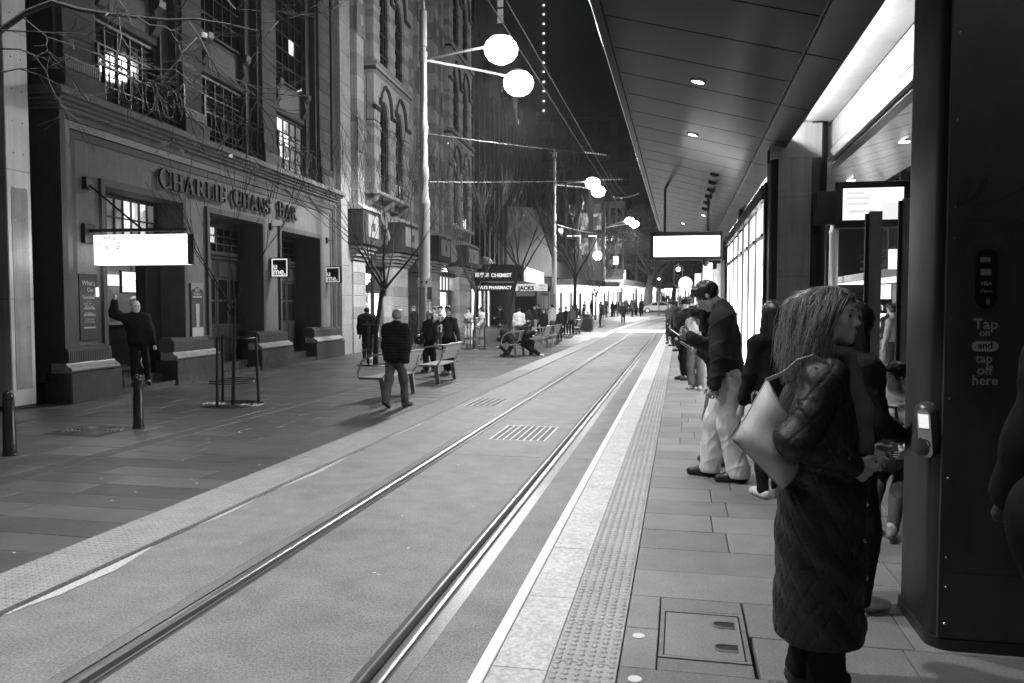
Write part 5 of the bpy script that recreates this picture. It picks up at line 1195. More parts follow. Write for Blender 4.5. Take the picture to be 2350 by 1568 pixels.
for z in (1.04, 1.54, 1.99):
    for q in range(9): x = a + 0.6 + q * (sm - a - 0.9) / 9; k.lathe([(0.05, 0), (0.05, 0.18), (0.02, 0.24), (0.02, 0.3)], 6, (x, 0.515, z))
k.build('bottles', mat('bottle', 0.2, 0.2), go)
neon = emit('neon', 5.0)
x0 = a + 0.25
MB().box(x0, sm - 0.25, 0.37, 0.39, 2.95, 3.12).build('neon_bar', neon, go)
MB().tube([(x0 + t * (sm - a - 0.7), 0.36, 2.72 + 0.09 * math.sin(t * 22) + 0.1 * t) for t in np.linspace(0, 1, 40)], 0.03, 5).build('neon_script', neon, go)
text('lettering', '32', 0.16, emit('neon_dim', 1.0), go, (x0 + 0.15, 0.38, 3.2))
# shop 2: bright doorway with glazed door; shop 3: bright high window and white-lit door
a, b = gp[1][1], gp[2][0]
shop_room(a + 0.05, S_(952, 700), M_SHOP); 
for x in (a, S_(948, 700), S_(958, 700)): MB().box(x, x + 0.12, 0.3, 0.5, 0.0, 3.45).build('shop_mullion', M_FRAME, go)
MB().box(a, b, 0.28, 0.5, 2.3, 2.45).build('shop_transom', M_FRAME, go)
MB().box(S_(960, 700), b, 0.4, 0.5, 0.0, 3.45).build('shop_panel', M_STD, go)
a, b = gp[2][1], gp[3][0]
MB().box(a, b, 0.55, 0.6, 0.0, 2.55).build('shop_interior', M_SHOPB, go); MB().box(a, b, 0.55, 0.6, 2.7, 3.45).build('shop_interior', M_SHOPB, go)
for q in (0.0, 0.58, 0.74, 0.9): x = a + (b - a) * q; MB().box(x, x + 0.09, 0.4, 0.53, 2.7, 3.45).build('shop_mullion', M_FRAME, go)
MB().box(a, b, 0.38, 0.54, 2.55, 2.7).build('shop_transom', M_FRAME, go)
MB().box(a + (b - a) * 0.82, b, 0.42, 0.53, 0.0, 2.55).build('shop_panel', M_STD, go)
MB().prism([(a + 0.6, 3.8), (b - 0.5, 3.8), ((a+b)/2, 4.75)], 'y', 0.5, 0.55).build('fanlight', M_SHOPB, go)
# ------------------------------------------------------------------ dark ornate building with the pharmacy under an awning
do = thing('dark_building', 'very dark ornate building with pilasters beyond the gothic one', 'building', tuple(FP), FRZ)
M_DK = mat('soot_stone', 0.014, 0.85, var=0.3, vscale=1.5, fine=0.25, fscale=20, bump=0.4, bscale=20); M_DK2 = mat('near_black_stone_b', 0.022, 0.85, var=0.3, vscale=1.5, bump=0.3, bscale=20)  # near-black stone tones
MB().box(36.3, 70, 0.6, 12, 0.0, 17.5).build('wall', M_DK, do)
for i in range(17):
    x = 36.6 + i * 2.0
    q = 4.6
    while q < 17.5: MB().fbox(x, x + 0.55, 0.0, 0.6, q, q + 1.28, 0.02).build('pilaster_block', M_DK2, do); q += 1.3
    for z in (5.2, 8.6, 12.0):
        MB().box(x + 0.6, x + 1.9, 0.5, 0.595, z, z + 2.2).build('window', M_WGL, do); MB().fbox(x + 0.56, x + 1.98, 0.2, 0.6, z + 2.3, z + 2.6, 0.02).build('lintel', M_DK2, do); MB().fbox(x + 0.56, x + 1.98, 0.2, 0.6, z - 0.2, z - 0.02, 0.02).build('sill', M_DK2, do)
for i, (x, w, h) in enumerate(((40, 5.0, 5.5), (48, 5.0, 4.8), (56, 4.5, 4.2), (64, 4.5, 4.5))):
    MB().prism([(x - w/2, 17.5), (x + w/2, 17.5), (x + w * 0.3, 17.5 + h * 0.4), (x + w * 0.12, 17.5 + h * 0.5), (x, 17.5 + h), (x - w * 0.12, 17.5 + h * 0.5), (x - w * 0.3, 17.5 + h * 0.4)], 'y', 0.1, 0.6).build('gable', M_DK2, do)
    for s in (-1, 1): MB().lathe([(0.3, 0), (0.3, 1.6), (0.42, 1.7), (0.25, 2.0), (0.04, 3.4)], 8, (x + s * w/2, 0.35, 17.5)).build('pinnacle', M_DK2, do)
MB().fbox(36.3, 70, -0.15, 0.6, 4.3, 4.6, 0.02).build('string_course', M_DK2, do)
for x, z in ((52.5, 9.4), (54.4, 8.8), (56.6, 8.2)): MB().box(x + 0.1, x + 0.45, 0.44, 0.49, z, z + 0.9).build('lit_pane', emit('lit_pane', 0.9), do)
# pharmacy
ph = tag(link('pharmacy', None), 'pharmacy shopfront under a deep awning with chemist lettering', 'shop'); fplace(ph, 0, 0, 0)
AW0 = 41.3; AWP = 3.0
MB().prism([(-AWP, 3.45), (0.55, 3.45), (0.55, 4.75), (-AWP, 4.55)], 'x', AW0, AW0 + 0.12).build('awning_end', mat('awning_dark', 0.03, 0.5), ph)
MB().box(AW0 + 0.12, 74, -AWP, 0.55, 3.5, 3.6).build('awning_soffit', mat('awning_soffit', 0.4, 0.6), ph)
for q in range(6): MB().box(AW0 + q * 5.4, AW0 + q * 5.4 + 5.38, -AWP - 0.03, -AWP, 3.45, 4.5).build('awning_fascia', mat('awning_pale', 0.7, 0.6, var=0.15, vscale=0.8, streak=0.1), ph)
yc = (fout(1138, 620, AW0)[0]); 
text('lettering', 'CHEMIST', 0.36, emit('sign_white', 0.8), ph, (AW0 - 0.02, fout(1127, 622, AW0)[0], 3.75), rot=(PI/2, 0, -PI/2), off=0.012)
text('lettering', '\u9b0f\u85e5\u623f', 0.34, emit('sign_white'), ph, (AW0 - 0.02, fout(1090, 622, AW0)[0], 3.77), rot=(PI/2, 0, -PI/2), off=0.004)
MB().lathe([(0.0, 0.0), (0.62, 0.0), (0.6, 0.2), (0.4, 0.45), (0.02, 0.58)], 14, (AW0 + 0.4, fout(1110, 600, AW0)[0], 4.62)).build('carved_shell', M_GS, ph, smooth=True)
y0, z1 = fout(1093, 651, AW0 + 1.2); y1, z0 = fout(1181, 668, AW0 + 1.2)
MB().box(AW0 + 1.1, AW0 + 1.25, min(y0, y1), max(y0, y1), z0, z1).build('hanging_sign', mat('sign_black'), ph)
text('lettering', "WU'S PHARMACY", 0.31, emit('sign_white'), ph, (AW0 + 1.08, max(y0, y1) - 0.1, z0 + (z1 - z0) * 0.26), rot=(PI/2, 0, -PI/2), off=0.012)
MB().box(36.8, 74, 0.5, 0.58, 0.0, 4.3).build('shop_wall', M_DK2, ph)
for x0, x1, m in ((37.2, 39.0, M_SHOPD), (39.6, 40.8, M_SHOPB), (42.0, 43.4, M_SHOP), (43.9, 45.0, M_SHOPD), (45.6, 46.6, M_SHOP), (66.5, 72.5, M_SHOPB)): 
    MB().box(x0, x1, 0.4, 0.48, 0.15, 2.9).build('shop_window', m, ph); MB().box(x0 - 0.1, x0, 0.3, 0.5, 0, 3.0).box(x1, x1 + 0.1, 0.3, 0.5, 0, 3.0).build('shop_frame', M_FRAME, ph)
y0, z1 = fout(1182, 655, 47.0); y1, z0 = fout(1228, 667, 47.0)      # white kiosk band, roller shutter and the lit sign board
kp = atY(1182, 700, 57.0); kq = atY(1232, 700, 57.0)
kk = thing('kiosk', 'kiosk with dark roller opening under a white lit band by the pharmacy', 'kiosk', (kp[0], 57.0, elev(57)))
kw = kq[0] - kp[0]; zz = lambda py, Y=57.0: atY(1200, py, Y)[2] - elev(57)
MB().box(0, kw, 0.0, 2.0, 0.0, zz(655)).build('kiosk_body', M_DK2, kk)
MB().box(-0.05, kw + 0.02, -0.05, -0.004, zz(667), zz(655)).build('lit_band', emit('band_lit', 1.8), kk)
MB().box(0.1, kw - 0.15, -0.06, -0.01, zz(680), zz(669)).build('shutter', mat('shutter', 0.3, 0.6), kk); MB().box(0.1, kw - 0.15, -0.02, -0.008, 0.2, zz(682)).build('opening', mat('pit', 0.012, 0.9), kk)
sp = [dep(1182, 652, 58), dep(1258, 668, 58)]
sb = thing('shop_sign_board', 'white sign board with dark lettering under the far end of the awning', 'sign', (sp[0][0], sp[0][1], 0))
MB().box(0, sp[1][0] - sp[0][0], 0, 0.1, sp[1][2], sp[0][2]).build('board', emit('board_lit', 0.55), sb)
text('lettering', 'JACKS', 0.42, M_BLK, sb, (0.25, -0.01, sp[1][2] + 0.06), off=0.02)
text('lettering', 'MENS', 0.2, M_BLK, sb, (1.75, -0.01, sp[1][2] + 0.3)); text('lettering', 'STREET', 0.16, M_BLK, sb, (1.75, -0.01, sp[1][2] + 0.1))
# plain gable wall beyond, and a notice case
gw = dep(1188, 700, 68); gq = dep(1268, 700, 68)
gb = thing('gable_building', 'plain grey building with blank sloping gable end above the awnings', 'building', (gw[0], gw[1], 0), 0)
ww = gq[0] - gw[0]; zt = dep(1195, 480, 68)[2]; z2 = dep(1268, 590, 68)[2]
MB().prism([(-1.5, 4.2), (ww, 4.2), (ww, z2), (ww * 0.55, zt), (-1.5, zt + 0.3)], 'y', 0, 9).build('gable_wall', mat('plain_render', 0.16, 0.9, var=0.2, vscale=0.6, streak=0.15), gb)
MB().prism([(ww * 0.55, zt), (ww + 0.15, z2 - 0.1), (ww + 0.15, z2 + 0.15), (ww * 0.55, zt + 0.25)], 'y', -0.1, 9.1).build('roof_edge', M_DK, gb)
nc = dep(1244, 735, 60); t = thing('notice_case', 'pale framed notice case on the wall by the far lamp pole', 'notice case', (nc[0] - 0.3, nc[1], elev(60)))
MB().fbox(0, 0.85, 0, 0.12, 1.2, 2.6, 0.02).build('case', M_STEELC, t); MB().box(0.07, 0.4, -0.004, -0.001, 1.3, 2.3).box(0.46, 0.78, -0.004, -0.001, 1.3, 2.3).build('sheet', mat('paper', 0.75), t)
for x in (0.05, 0.74): MB().box(x, x + 0.06, 0.03, 0.09, 0, 1.2).build('leg', M_STEELC, t)
# ------------------------------------------------------------------ far buildings
def block(label, D, px0, px1, pytop, zbot=4.2, nx=6, nz=5, m=None, wm=None, lit=(), deepn=14, rz=0.0, cat='building', name='far_building', pil=True, ww_=0.62, name_w='window'):
    """street front facing us across its width at distance D, built with pilasters, windows and sills"""
    a = dep(px0, 690, D); b = dep(px1, 690, D); w = math.hypot(b[0] - a[0], b[1] - a[1]); ang = math.atan2(b[1] - a[1], b[0] - a[0])
    zt = dep((px0 + px1)/2, pytop, D)[2]; t = thing(name, label, cat, (a[0], a[1], 0), ang)
    MB().box(0, w, 0.3, deepn, elev(a[1]) - 0.3, zt).build('wall', m, t)
    dx = w / nx; dz = (zt - zbot) / nz
    for i in range(nx + 1):
        if pil: MB().box(i * dx - dx * 0.1, i * dx + dx * 0.1, 0, 0.3, zbot, zt).build('pilaster', m, t)
    for j in range(nz):
        MB().box(0, w, 0.1, 0.3, zbot + j * dz - 0.15, zbot + j * dz + 0.1).build('string_course', m, t)
        for i in range(nx):
            x0 = i * dx + dx * (1 - ww_)/2; MB().box(x0, x0 + dx * ww_, 0.24, 0.295, zbot + j * dz + dz * 0.2, zbot + j * dz + dz * 0.85).build(name_w, (wm if (i, j) in lit else M_WGL), t)
    MB().box(-0.2, w + 0.2, -0.2, 0.4, zt, zt + 0.4).build('cornice', m, t)
    return t, w, zt
M_FB = mat('far_stone', 0.13, 0.85, var=0.2, vscale=0.4, streak=0.15); M_FB2 = mat('far_stone_dark', 0.05, 0.85, var=0.2, vscale=0.4); M_FB3 = mat('far_plain', 0.16, 0.85, var=0.12, vscale=0.3)
M_FL = emitvar('far_lit', 1.0, 0.8, 0.2, 1.8); M_FLD = emitvar('far_lit_dim', 0.25, 1.6, 0.0, 1.8)
block('tall dark narrow building with ivy-like carving right of the second lamp pole', 78, 1262, 1295, 395, nx=2, nz=6, m=M_FB2, wm=M_FL)
block('pale corner building with lit windows and outlined panes', 92, 1297, 1385, 425, nx=3, nz=3, m=M_FB3, wm=M_FLD, lit={(1, 0), (2, 0), (1, 1), (2, 1)}, zbot=7.0)
block('grey pilastered office building stepping back behind the corner block', 108, 1383, 1430, 470, nx=3, nz=3, m=M_FB, wm=M_FL, lit={(2, 1)}, zbot=6.0)
block('dark pilastered building at the far end of the left side', 125, 1428, 1470, 540, nx=4, nz=3, m=M_FB2, wm=M_FL, lit={(0, 0)}, zbot=5.0)
block('low dark building behind the far trees', 150, 1462, 1530, 560, nx=5, nz=4, m=M_FB2, wm=M_FLD, lit={(1, 1), (3, 0)}, zbot=7.0)
block('far building with ribbed front above the ticket totems', 175, 1525, 1660, 560, nx=8, nz=5, m=M_FB2, wm=M_FLD, lit={(1, 1), (4, 2), (6, 1), (2, 3)}, zbot=8.0)
# window outlines that glow on the corner block
for px0, px1, py0, py1 in ((1302, 1334, 541, 574), (1351, 1370, 541, 576)):
    a = dep(px0, py0, 90.5); b = dep(px1, py1, 90.5); t = thing('lit_window_outline', 'glowing outline around a first-floor window, %s one' % ('left' if px0 < 1340 else 'right'), 'light strip', (a[0], a[1] - 0.2, b[2]))
    w = b[0] - a[0]; h = a[2] - b[2]; MB().box(0, w, 0, 0.05, h - 0.12, h).build('top_strip', emit('strip', 2.2), t); MB().box(w - 0.1, w, 0, 0.05, 0, h - 0.12).build('side_strip', emit('strip'), t)
for px, py, r, lab in ((1371, 587, 11, 'round glowing sign on the corner building'), (1413, 598, 7, 'small square lit sign on the grey office building')):
    p = dep(px, py, 90.5 if px < 1400 else 105); rr = r * (0.0492 if px < 1400 else 0.0575)
    t = thing('lit_sign', lab, 'sign', tuple(p)); 
    o = (MB().lathe([(rr, -0.1), (rr, 0.1)], 20) if px < 1400 else MB().box(-rr * 0.8, rr * 0.8, -rr * 1.3, rr * 1.3, -0.1, 0.1)).build('sign_face', emit('sign_glow', 4.0), t); o.rotation_euler = (PI/2, 0, 0)
    MB().box(-0.05, 0.05, 0.1, 1.2, -0.05, 0.05).build('bracket', M_BLK, t)
# far shop awnings and lit fronts along the left, down to the crossing
def shopfront(label, D, px0, px1, pya, pyb, D2=None, glow=None, dark=0.25):
    """awning between pya (top) and pyb (bottom), lit shop below"""
    a = dep(px0, 690, D); b = dep(px1, 690, D2 or D); w = math.hypot(b[0]-a[0], b[1]-a[1]); ang = math.atan2(b[1]-a[1], b[0]-a[0]); e = elev((a[1]+b[1])/2)
    t = thing('shopfront', label, 'shop', (a[0], a[1], e), ang); z1 = dep(px0, pya, D)[2] - e; z0 = dep(px0, pyb, D)[2] - e
    MB().box(0, w, -2.4, 0.2, z0, z1).build('awning', mat('awn_%d' % int(dark * 100), dark, 0.7, var=0.2, vscale=0.8), t)
    n = max(2, int(w / 2.2)); dx = w / n
    for i in range(n):
        MB().box(i * dx + 0.12, (i + 1) * dx - 0.12, 0.3, 0.4, 0.1, z0 - 0.7).build('shop_window', glow or (M_SHOPB if i % 3 else M_SHOP), t)
        MB().box(i * dx - 0.1, i * dx + 0.1, 0.1, 0.45, 0, z0).build('pier', M_FB, t)
    MB().box(0.1, w - 0.1, 0.02, 0.1, z0 - 0.65, z0 - 0.05).build('lit_fascia', emit('fascia_lit', 2.6), t)
    MB().box(0.2, w - 0.2, -2.3, -0.1, z0 - 0.06, z0 - 0.01).build('soffit_light', emit('soffit_lit', 1.2), t)
    return t
shopfront('bright shopfront with dark flat awning right of the second lamp pole', 72, 1268, 1336, 641, 654, 80, dark=0.1)
shopfront('bright white shop under a pale awning left of the crossing', 90, 1334, 1390, 648, 658, 92, dark=0.5)
shopfront('bright shop under a long grey awning behind the far crowd', 100, 1388, 1440, 642, 655, 112, dark=0.35)
shopfront('lit shopfronts beyond the plane trees', 118, 1438, 1492, 652, 662, 125, dark=0.3)
shopfront('distant lit arcade past the car', 150, 1488, 1610, 652, 662, 150, dark=0.4)
# tower with a column of lights
tw, tw_w, _ = block('very tall dark tower with columns of small lit windows', 260, 1120, 1445, -60, nx=2, nz=3, m=mat('tower', 0.03, 0.8, var=0.2, vscale=0.05), wm=M_WGL, pil=False, deepn=40, name='tower', ww_=0.0001)
bpy.context.view_layer.update(); _ti = tw.matrix_world.inverted()
def on_tower(m, nm, mt, p): o = m.build(nm, mt, tw); o.matrix_parent_inverse = _ti; o.location = tuple(p)
for py in [12, 33, 55, 77, 99, 121, 144, 165, 188, 209, 232, 254, -8, -30]:
    on_tower(MB().sphere((0, 0, 0), (0.36, 0.3, 0.26), 8, 6), 'tower_lamp', emit('tower_lamp', 3.0), dep(1248, py, 248))
    on_tower(MB().box(-1.6, 1.0, 0, 0.3, -1.0, 0.7), 'tower_window', mat('tower_panel', 0.06, 0.8), dep(1242, py + 8, 249))
for py in (-10, 8, 28, 45, 205, 225, 245, 266): on_tower(MB().box(-0.9, 0.9, 0, 0.3, -1.0, 1.0), 'tower_window', emit('tower_mid', 0.25), dep(1148, py, 248))
block('dark mid-rise in front of the tower with a flat roof line', 200, 1235, 1450, 275, nx=5, nz=6, m=mat('midrise', 0.03, 0.85, var=0.2, vscale=0.06), wm=M_FLD, lit=set(), zbot=12, pil=False)
# ------------------------------------------------------------------ right-hand side of the street, seen past the column
rs = thing('corner_shop_building', 'dark old building with balcony and bright shops across the street, seen past the shelter', 'building', (13.2, 24.0, 0), 0)
MB().box(0.3, 12, 0, 40, 3.6, 11).build('wall', M_DK2, rs)
for i in range(14):
    y = 0.8 + i * 2.6
    MB().box(0.0, 0.3, y, y + 0.4, 3.6, 11).build('pilaster', M_FB2, rs)
    for z in (4.9, 8.0): MB().box(0.24, 0.295, y + 0.6, y + 2.3, z, z + 1.9).build('window', M_WGL, rs)
for z in (4.3, 7.5): MB().box(-0.5, 0.3, 0, 38, z, z + 0.18).build('balcony_floor', M_DK2, rs)
bl = MB()
for z in (5.3, 4.9): bl.box(-0.48, -0.44, 0, 38, z, z + 0.04)
for i in range(76): bl.box(-0.47, -0.45, i * 0.5, i * 0.5 + 0.025, 4.48, 5.3)
bl.build('balcony_railing', M_BLK, rs)
for i in range(8):
    y = i * 4.6
    MB().box(-2.8, 0.2, y, y + 4.55, 3.3, 3.7).build('awning', mat('awn_30', 0.3, 0.7), rs)
    MB().box(0.5, 0.6, y + 0.2, y + 4.3, 0.12, 3.2).build('shop_window', M_SHOPB if i % 3 != 1 else M_SHOP, rs); MB().box(0.3, 0.6, y - 0.2, y + 0.2, 0.12, 3.3).build('pier', M_FB, rs)
    MB().box(-2.6, 0.0, y + 0.3, y + 4.2, 3.24, 3.28).build('soffit_light', emit('soffit_lit'), rs)
MB().box(0.62, 12, -0.1, 38, 0.12, 3.6).build('shop_core', M_DK, rs)
lb2 = dep(2055, 595, 20); t = thing('hanging_lightbox', 'upright white lightbox sign seen through the shelter glass', 'sign', tuple(lb2))
MB().box(-0.14, 0.14, -0.1, 0.1, -0.24, 0.24).build('light_box', emit('lightbox2', 3.5), t); MB().box(-0.02, 0.02, -0.02, 0.02, 0.24, 0.9).build('hanger', M_BLK, t)
tp = dep(1985, 702, 26); t = thing('shop_sign', 'dark hanging shop sign with white lettering across the street', 'sign', tuple(tp))
MB().box(-0.42, 0.8, -0.06, 0.06, -0.25, 0.22).build('sign_box', mat('sign_black'), t); text('lettering', 'Town', 0.36, emit('sign_white'), t, (-0.3, -0.065, -0.14), off=0.006); MB().box(0.15, 0.19, -0.02, 0.02, 0.22, 0.7).build('hanger', M_BLK, t)
# ------------------------------------------------------------------ lamp poles, overhead wires
M_POLE = mat('pole_paint', 0.42, 0.35, 0.3, var=0.08, vscale=2, streak=0.08)
M_LAMP = emit('street_lamp_lens', 75.0)
def lamp_pole(label, base, H, heads, lit=True, star=True, power=1.0, pw=1.0, lens=None, cone=150, bl=0.5):
    """tall stepped pole; heads are world points of the luminaires"""
    bx_, by_, bz_ = base; t = thing('lamp_pole', label, 'street lamp', (bx_, by_, bz_)); za = H * 0.83
    pr = [(0.2, 0), (0.2, 2.4), (0.203, 2.42), (0.195, 2.45), (0.185, H*0.425), (0.2, H*0.43), (0.2, H*0.44), (0.15, H*0.455), (0.14, H*0.5), (0.165, H*0.505), (0.165, H*0.53), (0.13, H*0.54), (0.12, H*0.62), (0.145, H*0.625), (0.145, H*0.65), (0.115, H*0.66), (0.11, za - 0.1), (0.14, za - 0.08), (0.14, za + 0.25), (0.09, za + 0.3), (0.09, za + 0.4), (0.125, za + 0.42), (0.125, H - 0.45), (0.07, H - 0.4), (0.05, H - 0.1)]
    MB().lathe([(r * pw, z) for r, z in pr], 18).build('shaft', M_POLE, t, smooth=True)
    if star:
        k = MB(); vs = []
        for i in range(10): r_ = 0.42 if i % 2 == 0 else 0.17; a = PI/2 + i * PI/5; vs.append((r_ * math.cos(a), 0, r_ * math.sin(a)))
        k.add(vs + [(0, -0.09, 0), (0, 0.09, 0)], [(i, (i+1) % 10, 10) for i in range(10)] + [((i+1) % 10, i, 11) for i in range(10)])
        s_ = k.build('star', M_POLE, t); s_.location = (0, 0, H + 0.15)
    for hp in heads:
        L = np.array(hp) - np.array(base); st = np.array([0, 0, za])
        MB().tube([tuple(st), tuple(st * 0.5 + L * 0.5 + np.array([0, 0, 0.06])), tuple(L + np.array([0, 0, 0.1]))], [0.05, 0.042, 0.035], 8).build('arm', M_POLE, t, smooth=True)
        h = link('luminaire', None, t); h.location = tuple(L)
        MB().lathe([(0.03, 0.42), (0.14, 0.4), (0.3, 0.34), (0.36, 0.28), (0.36, 0.25)], 20).build('hood', M_POLE, h, smooth=True)
        MB().lathe([(0.34, 0.25), (0.48, 0.12), (0.54, -0.05), (0.5, -0.24), (0.38, -0.4), (0.2, -0.5), (0.02, -0.53)], 20).build('lens', (lens or M_LAMP) if lit else mat('lens_off'), h, smooth=True)  # globe enlarged so the lamp reads as a blown-out ball of glare
        if lit:
            ld = bpy.data.lights.new('street_lamp', 'SPOT'); ld.energy = P_STREET * power; ld.shadow_soft_size = 0.16; ld.spot_size = R(cone); ld.spot_blend = bl
            link('street_lamp', ld, h, (0, 0, -0.75))
    return t
p1 = gnd(975, 826, PZ); D1 = float((p1 - _c) @ _f)
H1 = dep(972, 8, D1)[2] - PZ
lamp_pole('tall pale lamp pole with star finial and twin glaring lamps over the track', (p1[0], p1[1], PZ), H1, [dep(1150, 108, D1 - 1.0), dep(1190, 186, D1 + 2.2)], power=0.78)
D2 = 61.0; p2 = dep(1272, 700, D2); p2[2] = elev(p2[1]) + PZ; H2 = dep(1272, 360, D2)[2] - p2[2]
lamp_pole('second lamp pole down the street with twin lamps and star finial', tuple(p2), H2, [dep(1360, 418, D2 - 1.5), dep(1373, 437, D2 + 1.5)], power=1.2)
D3 = 96.0; p3 = dep(1386, 700, D3); p3[2] = elev(p3[1]) + PZ; H3 = dep(1386, 505, D3)[2] - p3[2]
lamp_pole('third lamp pole near the crossing with twin lamps', tuple(p3), H3 * 1.1, [dep(1445, 505, D3 - 1.5), dep(1456, 513, D3 + 1.5)], power=1.6, star=False)
D4 = 118.0; p4 = dep(1460, 700, D4); p4[2] = elev(p4[1]) + PZ
lamp_pole('fourth pale pole beyond the crossing beside the plane tree', tuple(p4), dep(1460, 548, D4)[2] - p4[2], [], star=False)
p0 = np.array([-8.4, 4.0, PZ])
lamp_pole('lamp pole standing out of frame on the near left footway', tuple(p0), H1, [p0 + np.array([4.2, -1.0, H1 * 0.87]), p0 + np.array([4.0, 2.8, H1 * 0.87])], power=0.6, lens=emit('street_lamp_lens_near', 8.0), cone=98, bl=0.8)
rp = dep(1911, 700, 34); rp[2] = 0.12
lamp_pole('pale lamp pole across the street seen right of the grey column', tuple(rp), 11.0, [rp + np.array([-2.6, 1.0, 9.6])], star=False, power=0.8)
rp2 = np.array([8.6, 56.0, elev(56.0) + 0.12])  # added lamp out of view, brightens the ground past the platform end
lamp_pole('added lamp pole brightening the far ground, hidden behind the grey column', tuple(rp2), 11.0, [rp2 + np.array([-3.4, 0.6, 9.4])], star=False, power=1.2)
# signs strapped to the first pole
for px0, py0, px1, py1, lab, m in ((958, 638, 990, 658, 'white notice with dark graphic strapped to the lamp pole', mat('sign_paper', 0.8, 0.5)), (977, 659, 991, 692, 'narrow dark plate below the white notice on the lamp pole', mat('plate_grey', 0.12, 0.5))):
    a = dep(px0, py0, D1 - 0.28); b = dep(px1, py1, D1 - 0.28); t = thing('pole_sign', lab, 'sign', (a[0], a[1], b[2]), TH)
    MB().box(0, b[0]-a[0], 0, 0.02, 0, a[2]-b[2]).build('plate', m, t)
    if px0 == 958: MB().tube([(0.12 + 0.2 * q, -0.01, 0.1 + 0.09 * math.sin(q * 9)) for q in np.linspace(0, 1, 12)], 0.03, 5).build('graphic', M_BLK, t)
    else: MB().box(0.04, 0.16, -0.004, -0.001, 0.03, 0.06).build('graphic', mat('sign_paper'), t)
    MB().box(0.03, b[0]-a[0] - 0.03, 0.02, 0.09, 0.02, 0.05).build('strap', M_STEELC, t)
# overhead wires
M_WIRE = mat('wire', 0.07, 0.5, 0.5)
wy = [-12, 5, 20, 33, 47, 60, 75, 90, 110, 130]
for X, z, lab in ((-2.23, 5.78, 'thin overhead contact wire running above the track, right one'), (-2.5, 5.86, 'thin overhead contact wire running above the track, left one')):
    t = thing('overhead_wire', lab, 'wire'); MB().tube([(X + bend(y), y, z + elev(y) - (0.0 if X > -2.4 else 0.0)) for y in wy], 0.009, 5).build('wire', M_WIRE, t)
    for y in (30.5, 61): MB().lathe([(0.03, -0.06), (0.045, 0), (0.03, 0.06)], 8, (X + bend(y), y, z + elev(y) + 0.05)).build('clamp', M_WIRE, t)
def span(lab, a, b, r=0.009, ins=True, sag=0.05):
    a = np.array(a); b = np.array(b); t = thing('span_wire', lab, 'wire'); pts = [a + (b - a) * q - np.array([0, 0, sag * 4 * q * (1 - q)]) for q in np.linspace(0, 1, 9)]
    MB().tube([tuple(p) for p in pts], r, 6).build('wire', M_WIRE, t)
    if ins:
        k = MB()
        for q in np.linspace(0.84, 0.97, 9): p = a + (b - a) * q; k.sphere(tuple(p), 0.035, 6, 4)
        k.build('insulator', mat('insulator', 0.5, 0.3), t)
span('span wire from the first lamp pole, upper one', dep(985, 307, D1), dep(1400, 357, D1 + 5.5)); span('span wire from the first lamp pole, lower one', dep(986, 418, D1), dep(1437, 412, D1 + 7), 0.014)
span('thick sagging cable from the second lamp pole', dep(1279, 517, D2), dep(1432, 541, D2 + 9), 0.05, False, 0.2); span('far span wire near the crossing, upper one', dep(1330, 591, 88), dep(1470, 612, 100), 0.02, False); span('far span wire near the crossing, lower one', dep(1400, 605, 88), dep(1462, 618, 100), 0.02, False)
span('registration arm wire under the contact wires', dep(1398, 398, D1 + 7), dep(1440, 452, D1 + 12), 0.012, False); span('steady arm reaching from the canopy to the wires', dep(1412, 455, 32), dep(1466, 445, 31), 0.03, False)
# ------------------------------------------------------------------ benches, bollards, bin
M_BST = mat('bench_steel'); 
def bench(label, a, b, group='steel benches on the footway'):
    """a, b: ground points of its two legs (near, far); it faces the shops"""
    a = np.array(a); b = np.array(b); d = b - a; L = 1.55; ang = math.atan2(d[1], d[0])
    mid = (a + b) / 2; t = thing('bench', label, 'bench', (mid[0], mid[1], a[2]), ang - PI/2, group)
    # local: y along the bench, -x front
    for k in range(6): MB().cbox(-0.42 + k * 0.085, -0.42 + k * 0.085 + 0.07, -L/2, L/2, 0.425, 0.45, 0.004).build('slat', M_BST, t)
    MB().box(-0.43, 0.09, -L/2 - 0.02, -L/2 - 0.004, 0.41, 0.455).box(-0.43, 0.09, L/2 + 0.004, L/2 + 0.02, 0.41, 0.455).build('seat_frame', M_BST, t)
    for k in range(4): 
        z = 0.56 + k * 0.085; x = 0.1 + 0.03 * k
        MB().box(x, x + 0.018, -L/2 + 0.22, L/2, z, z + 0.075).build('back_slat', M_BST, t)
    MB().tube([(-0.42, -L/2 - 0.01, 0.44), (-0.44, -L/2 - 0.01, 0.55), (-0.36, -L/2 - 0.01, 0.76), (-0.2, -L/2, 0.87), (0.05, -L/2 + 0.03, 0.9), (0.2, -L/2 + 0.1, 0.91), (0.22, L/2, 0.91)], 0.021, 8).build('arm_rail', M_BST, t, smooth=True)
    for y in (-L/2 + 0.12, L/2 - 0.12):
        MB().prism([(0.05, 0.42), (-0.05, 0.42), (0.02, 0.0), (0.1, 0.0)], 'y', y - 0.03, y + 0.03).build('leg', M_BST, t)
        MB().tube([(0.0, y, 0.41), (0.11, y, 0.55), (0.21, y, 0.9)], 0.017, 6).build('back_support', M_BST, t)
    return t
BG = [((877.7, 919.4), (942.5, 903.2), 'steel bench partly hidden behind the walking man in the puffer jacket'), ((996.4, 883.4), (1041.4, 869.1), 'empty steel bench beside the couple'), ((1176, 822), (1203, 814), 'steel bench with two dark-clothed people sitting on it'),
      ((1236, 803), (1258, 796), 'empty steel bench, nearer of the pair beyond the seated people'), ((1262, 795), (1280, 789), 'empty steel bench, farther of the pair beyond the seated people'), ((1318, 770), (1331, 767), 'small distant steel bench left of the rubbish bin')]
bpos = []
for a, b, lab in BG: A = gnd(*a, PZ + 0.0); B = gnd(*b, PZ); bench(lab, A, B); bpos.append((A, B))
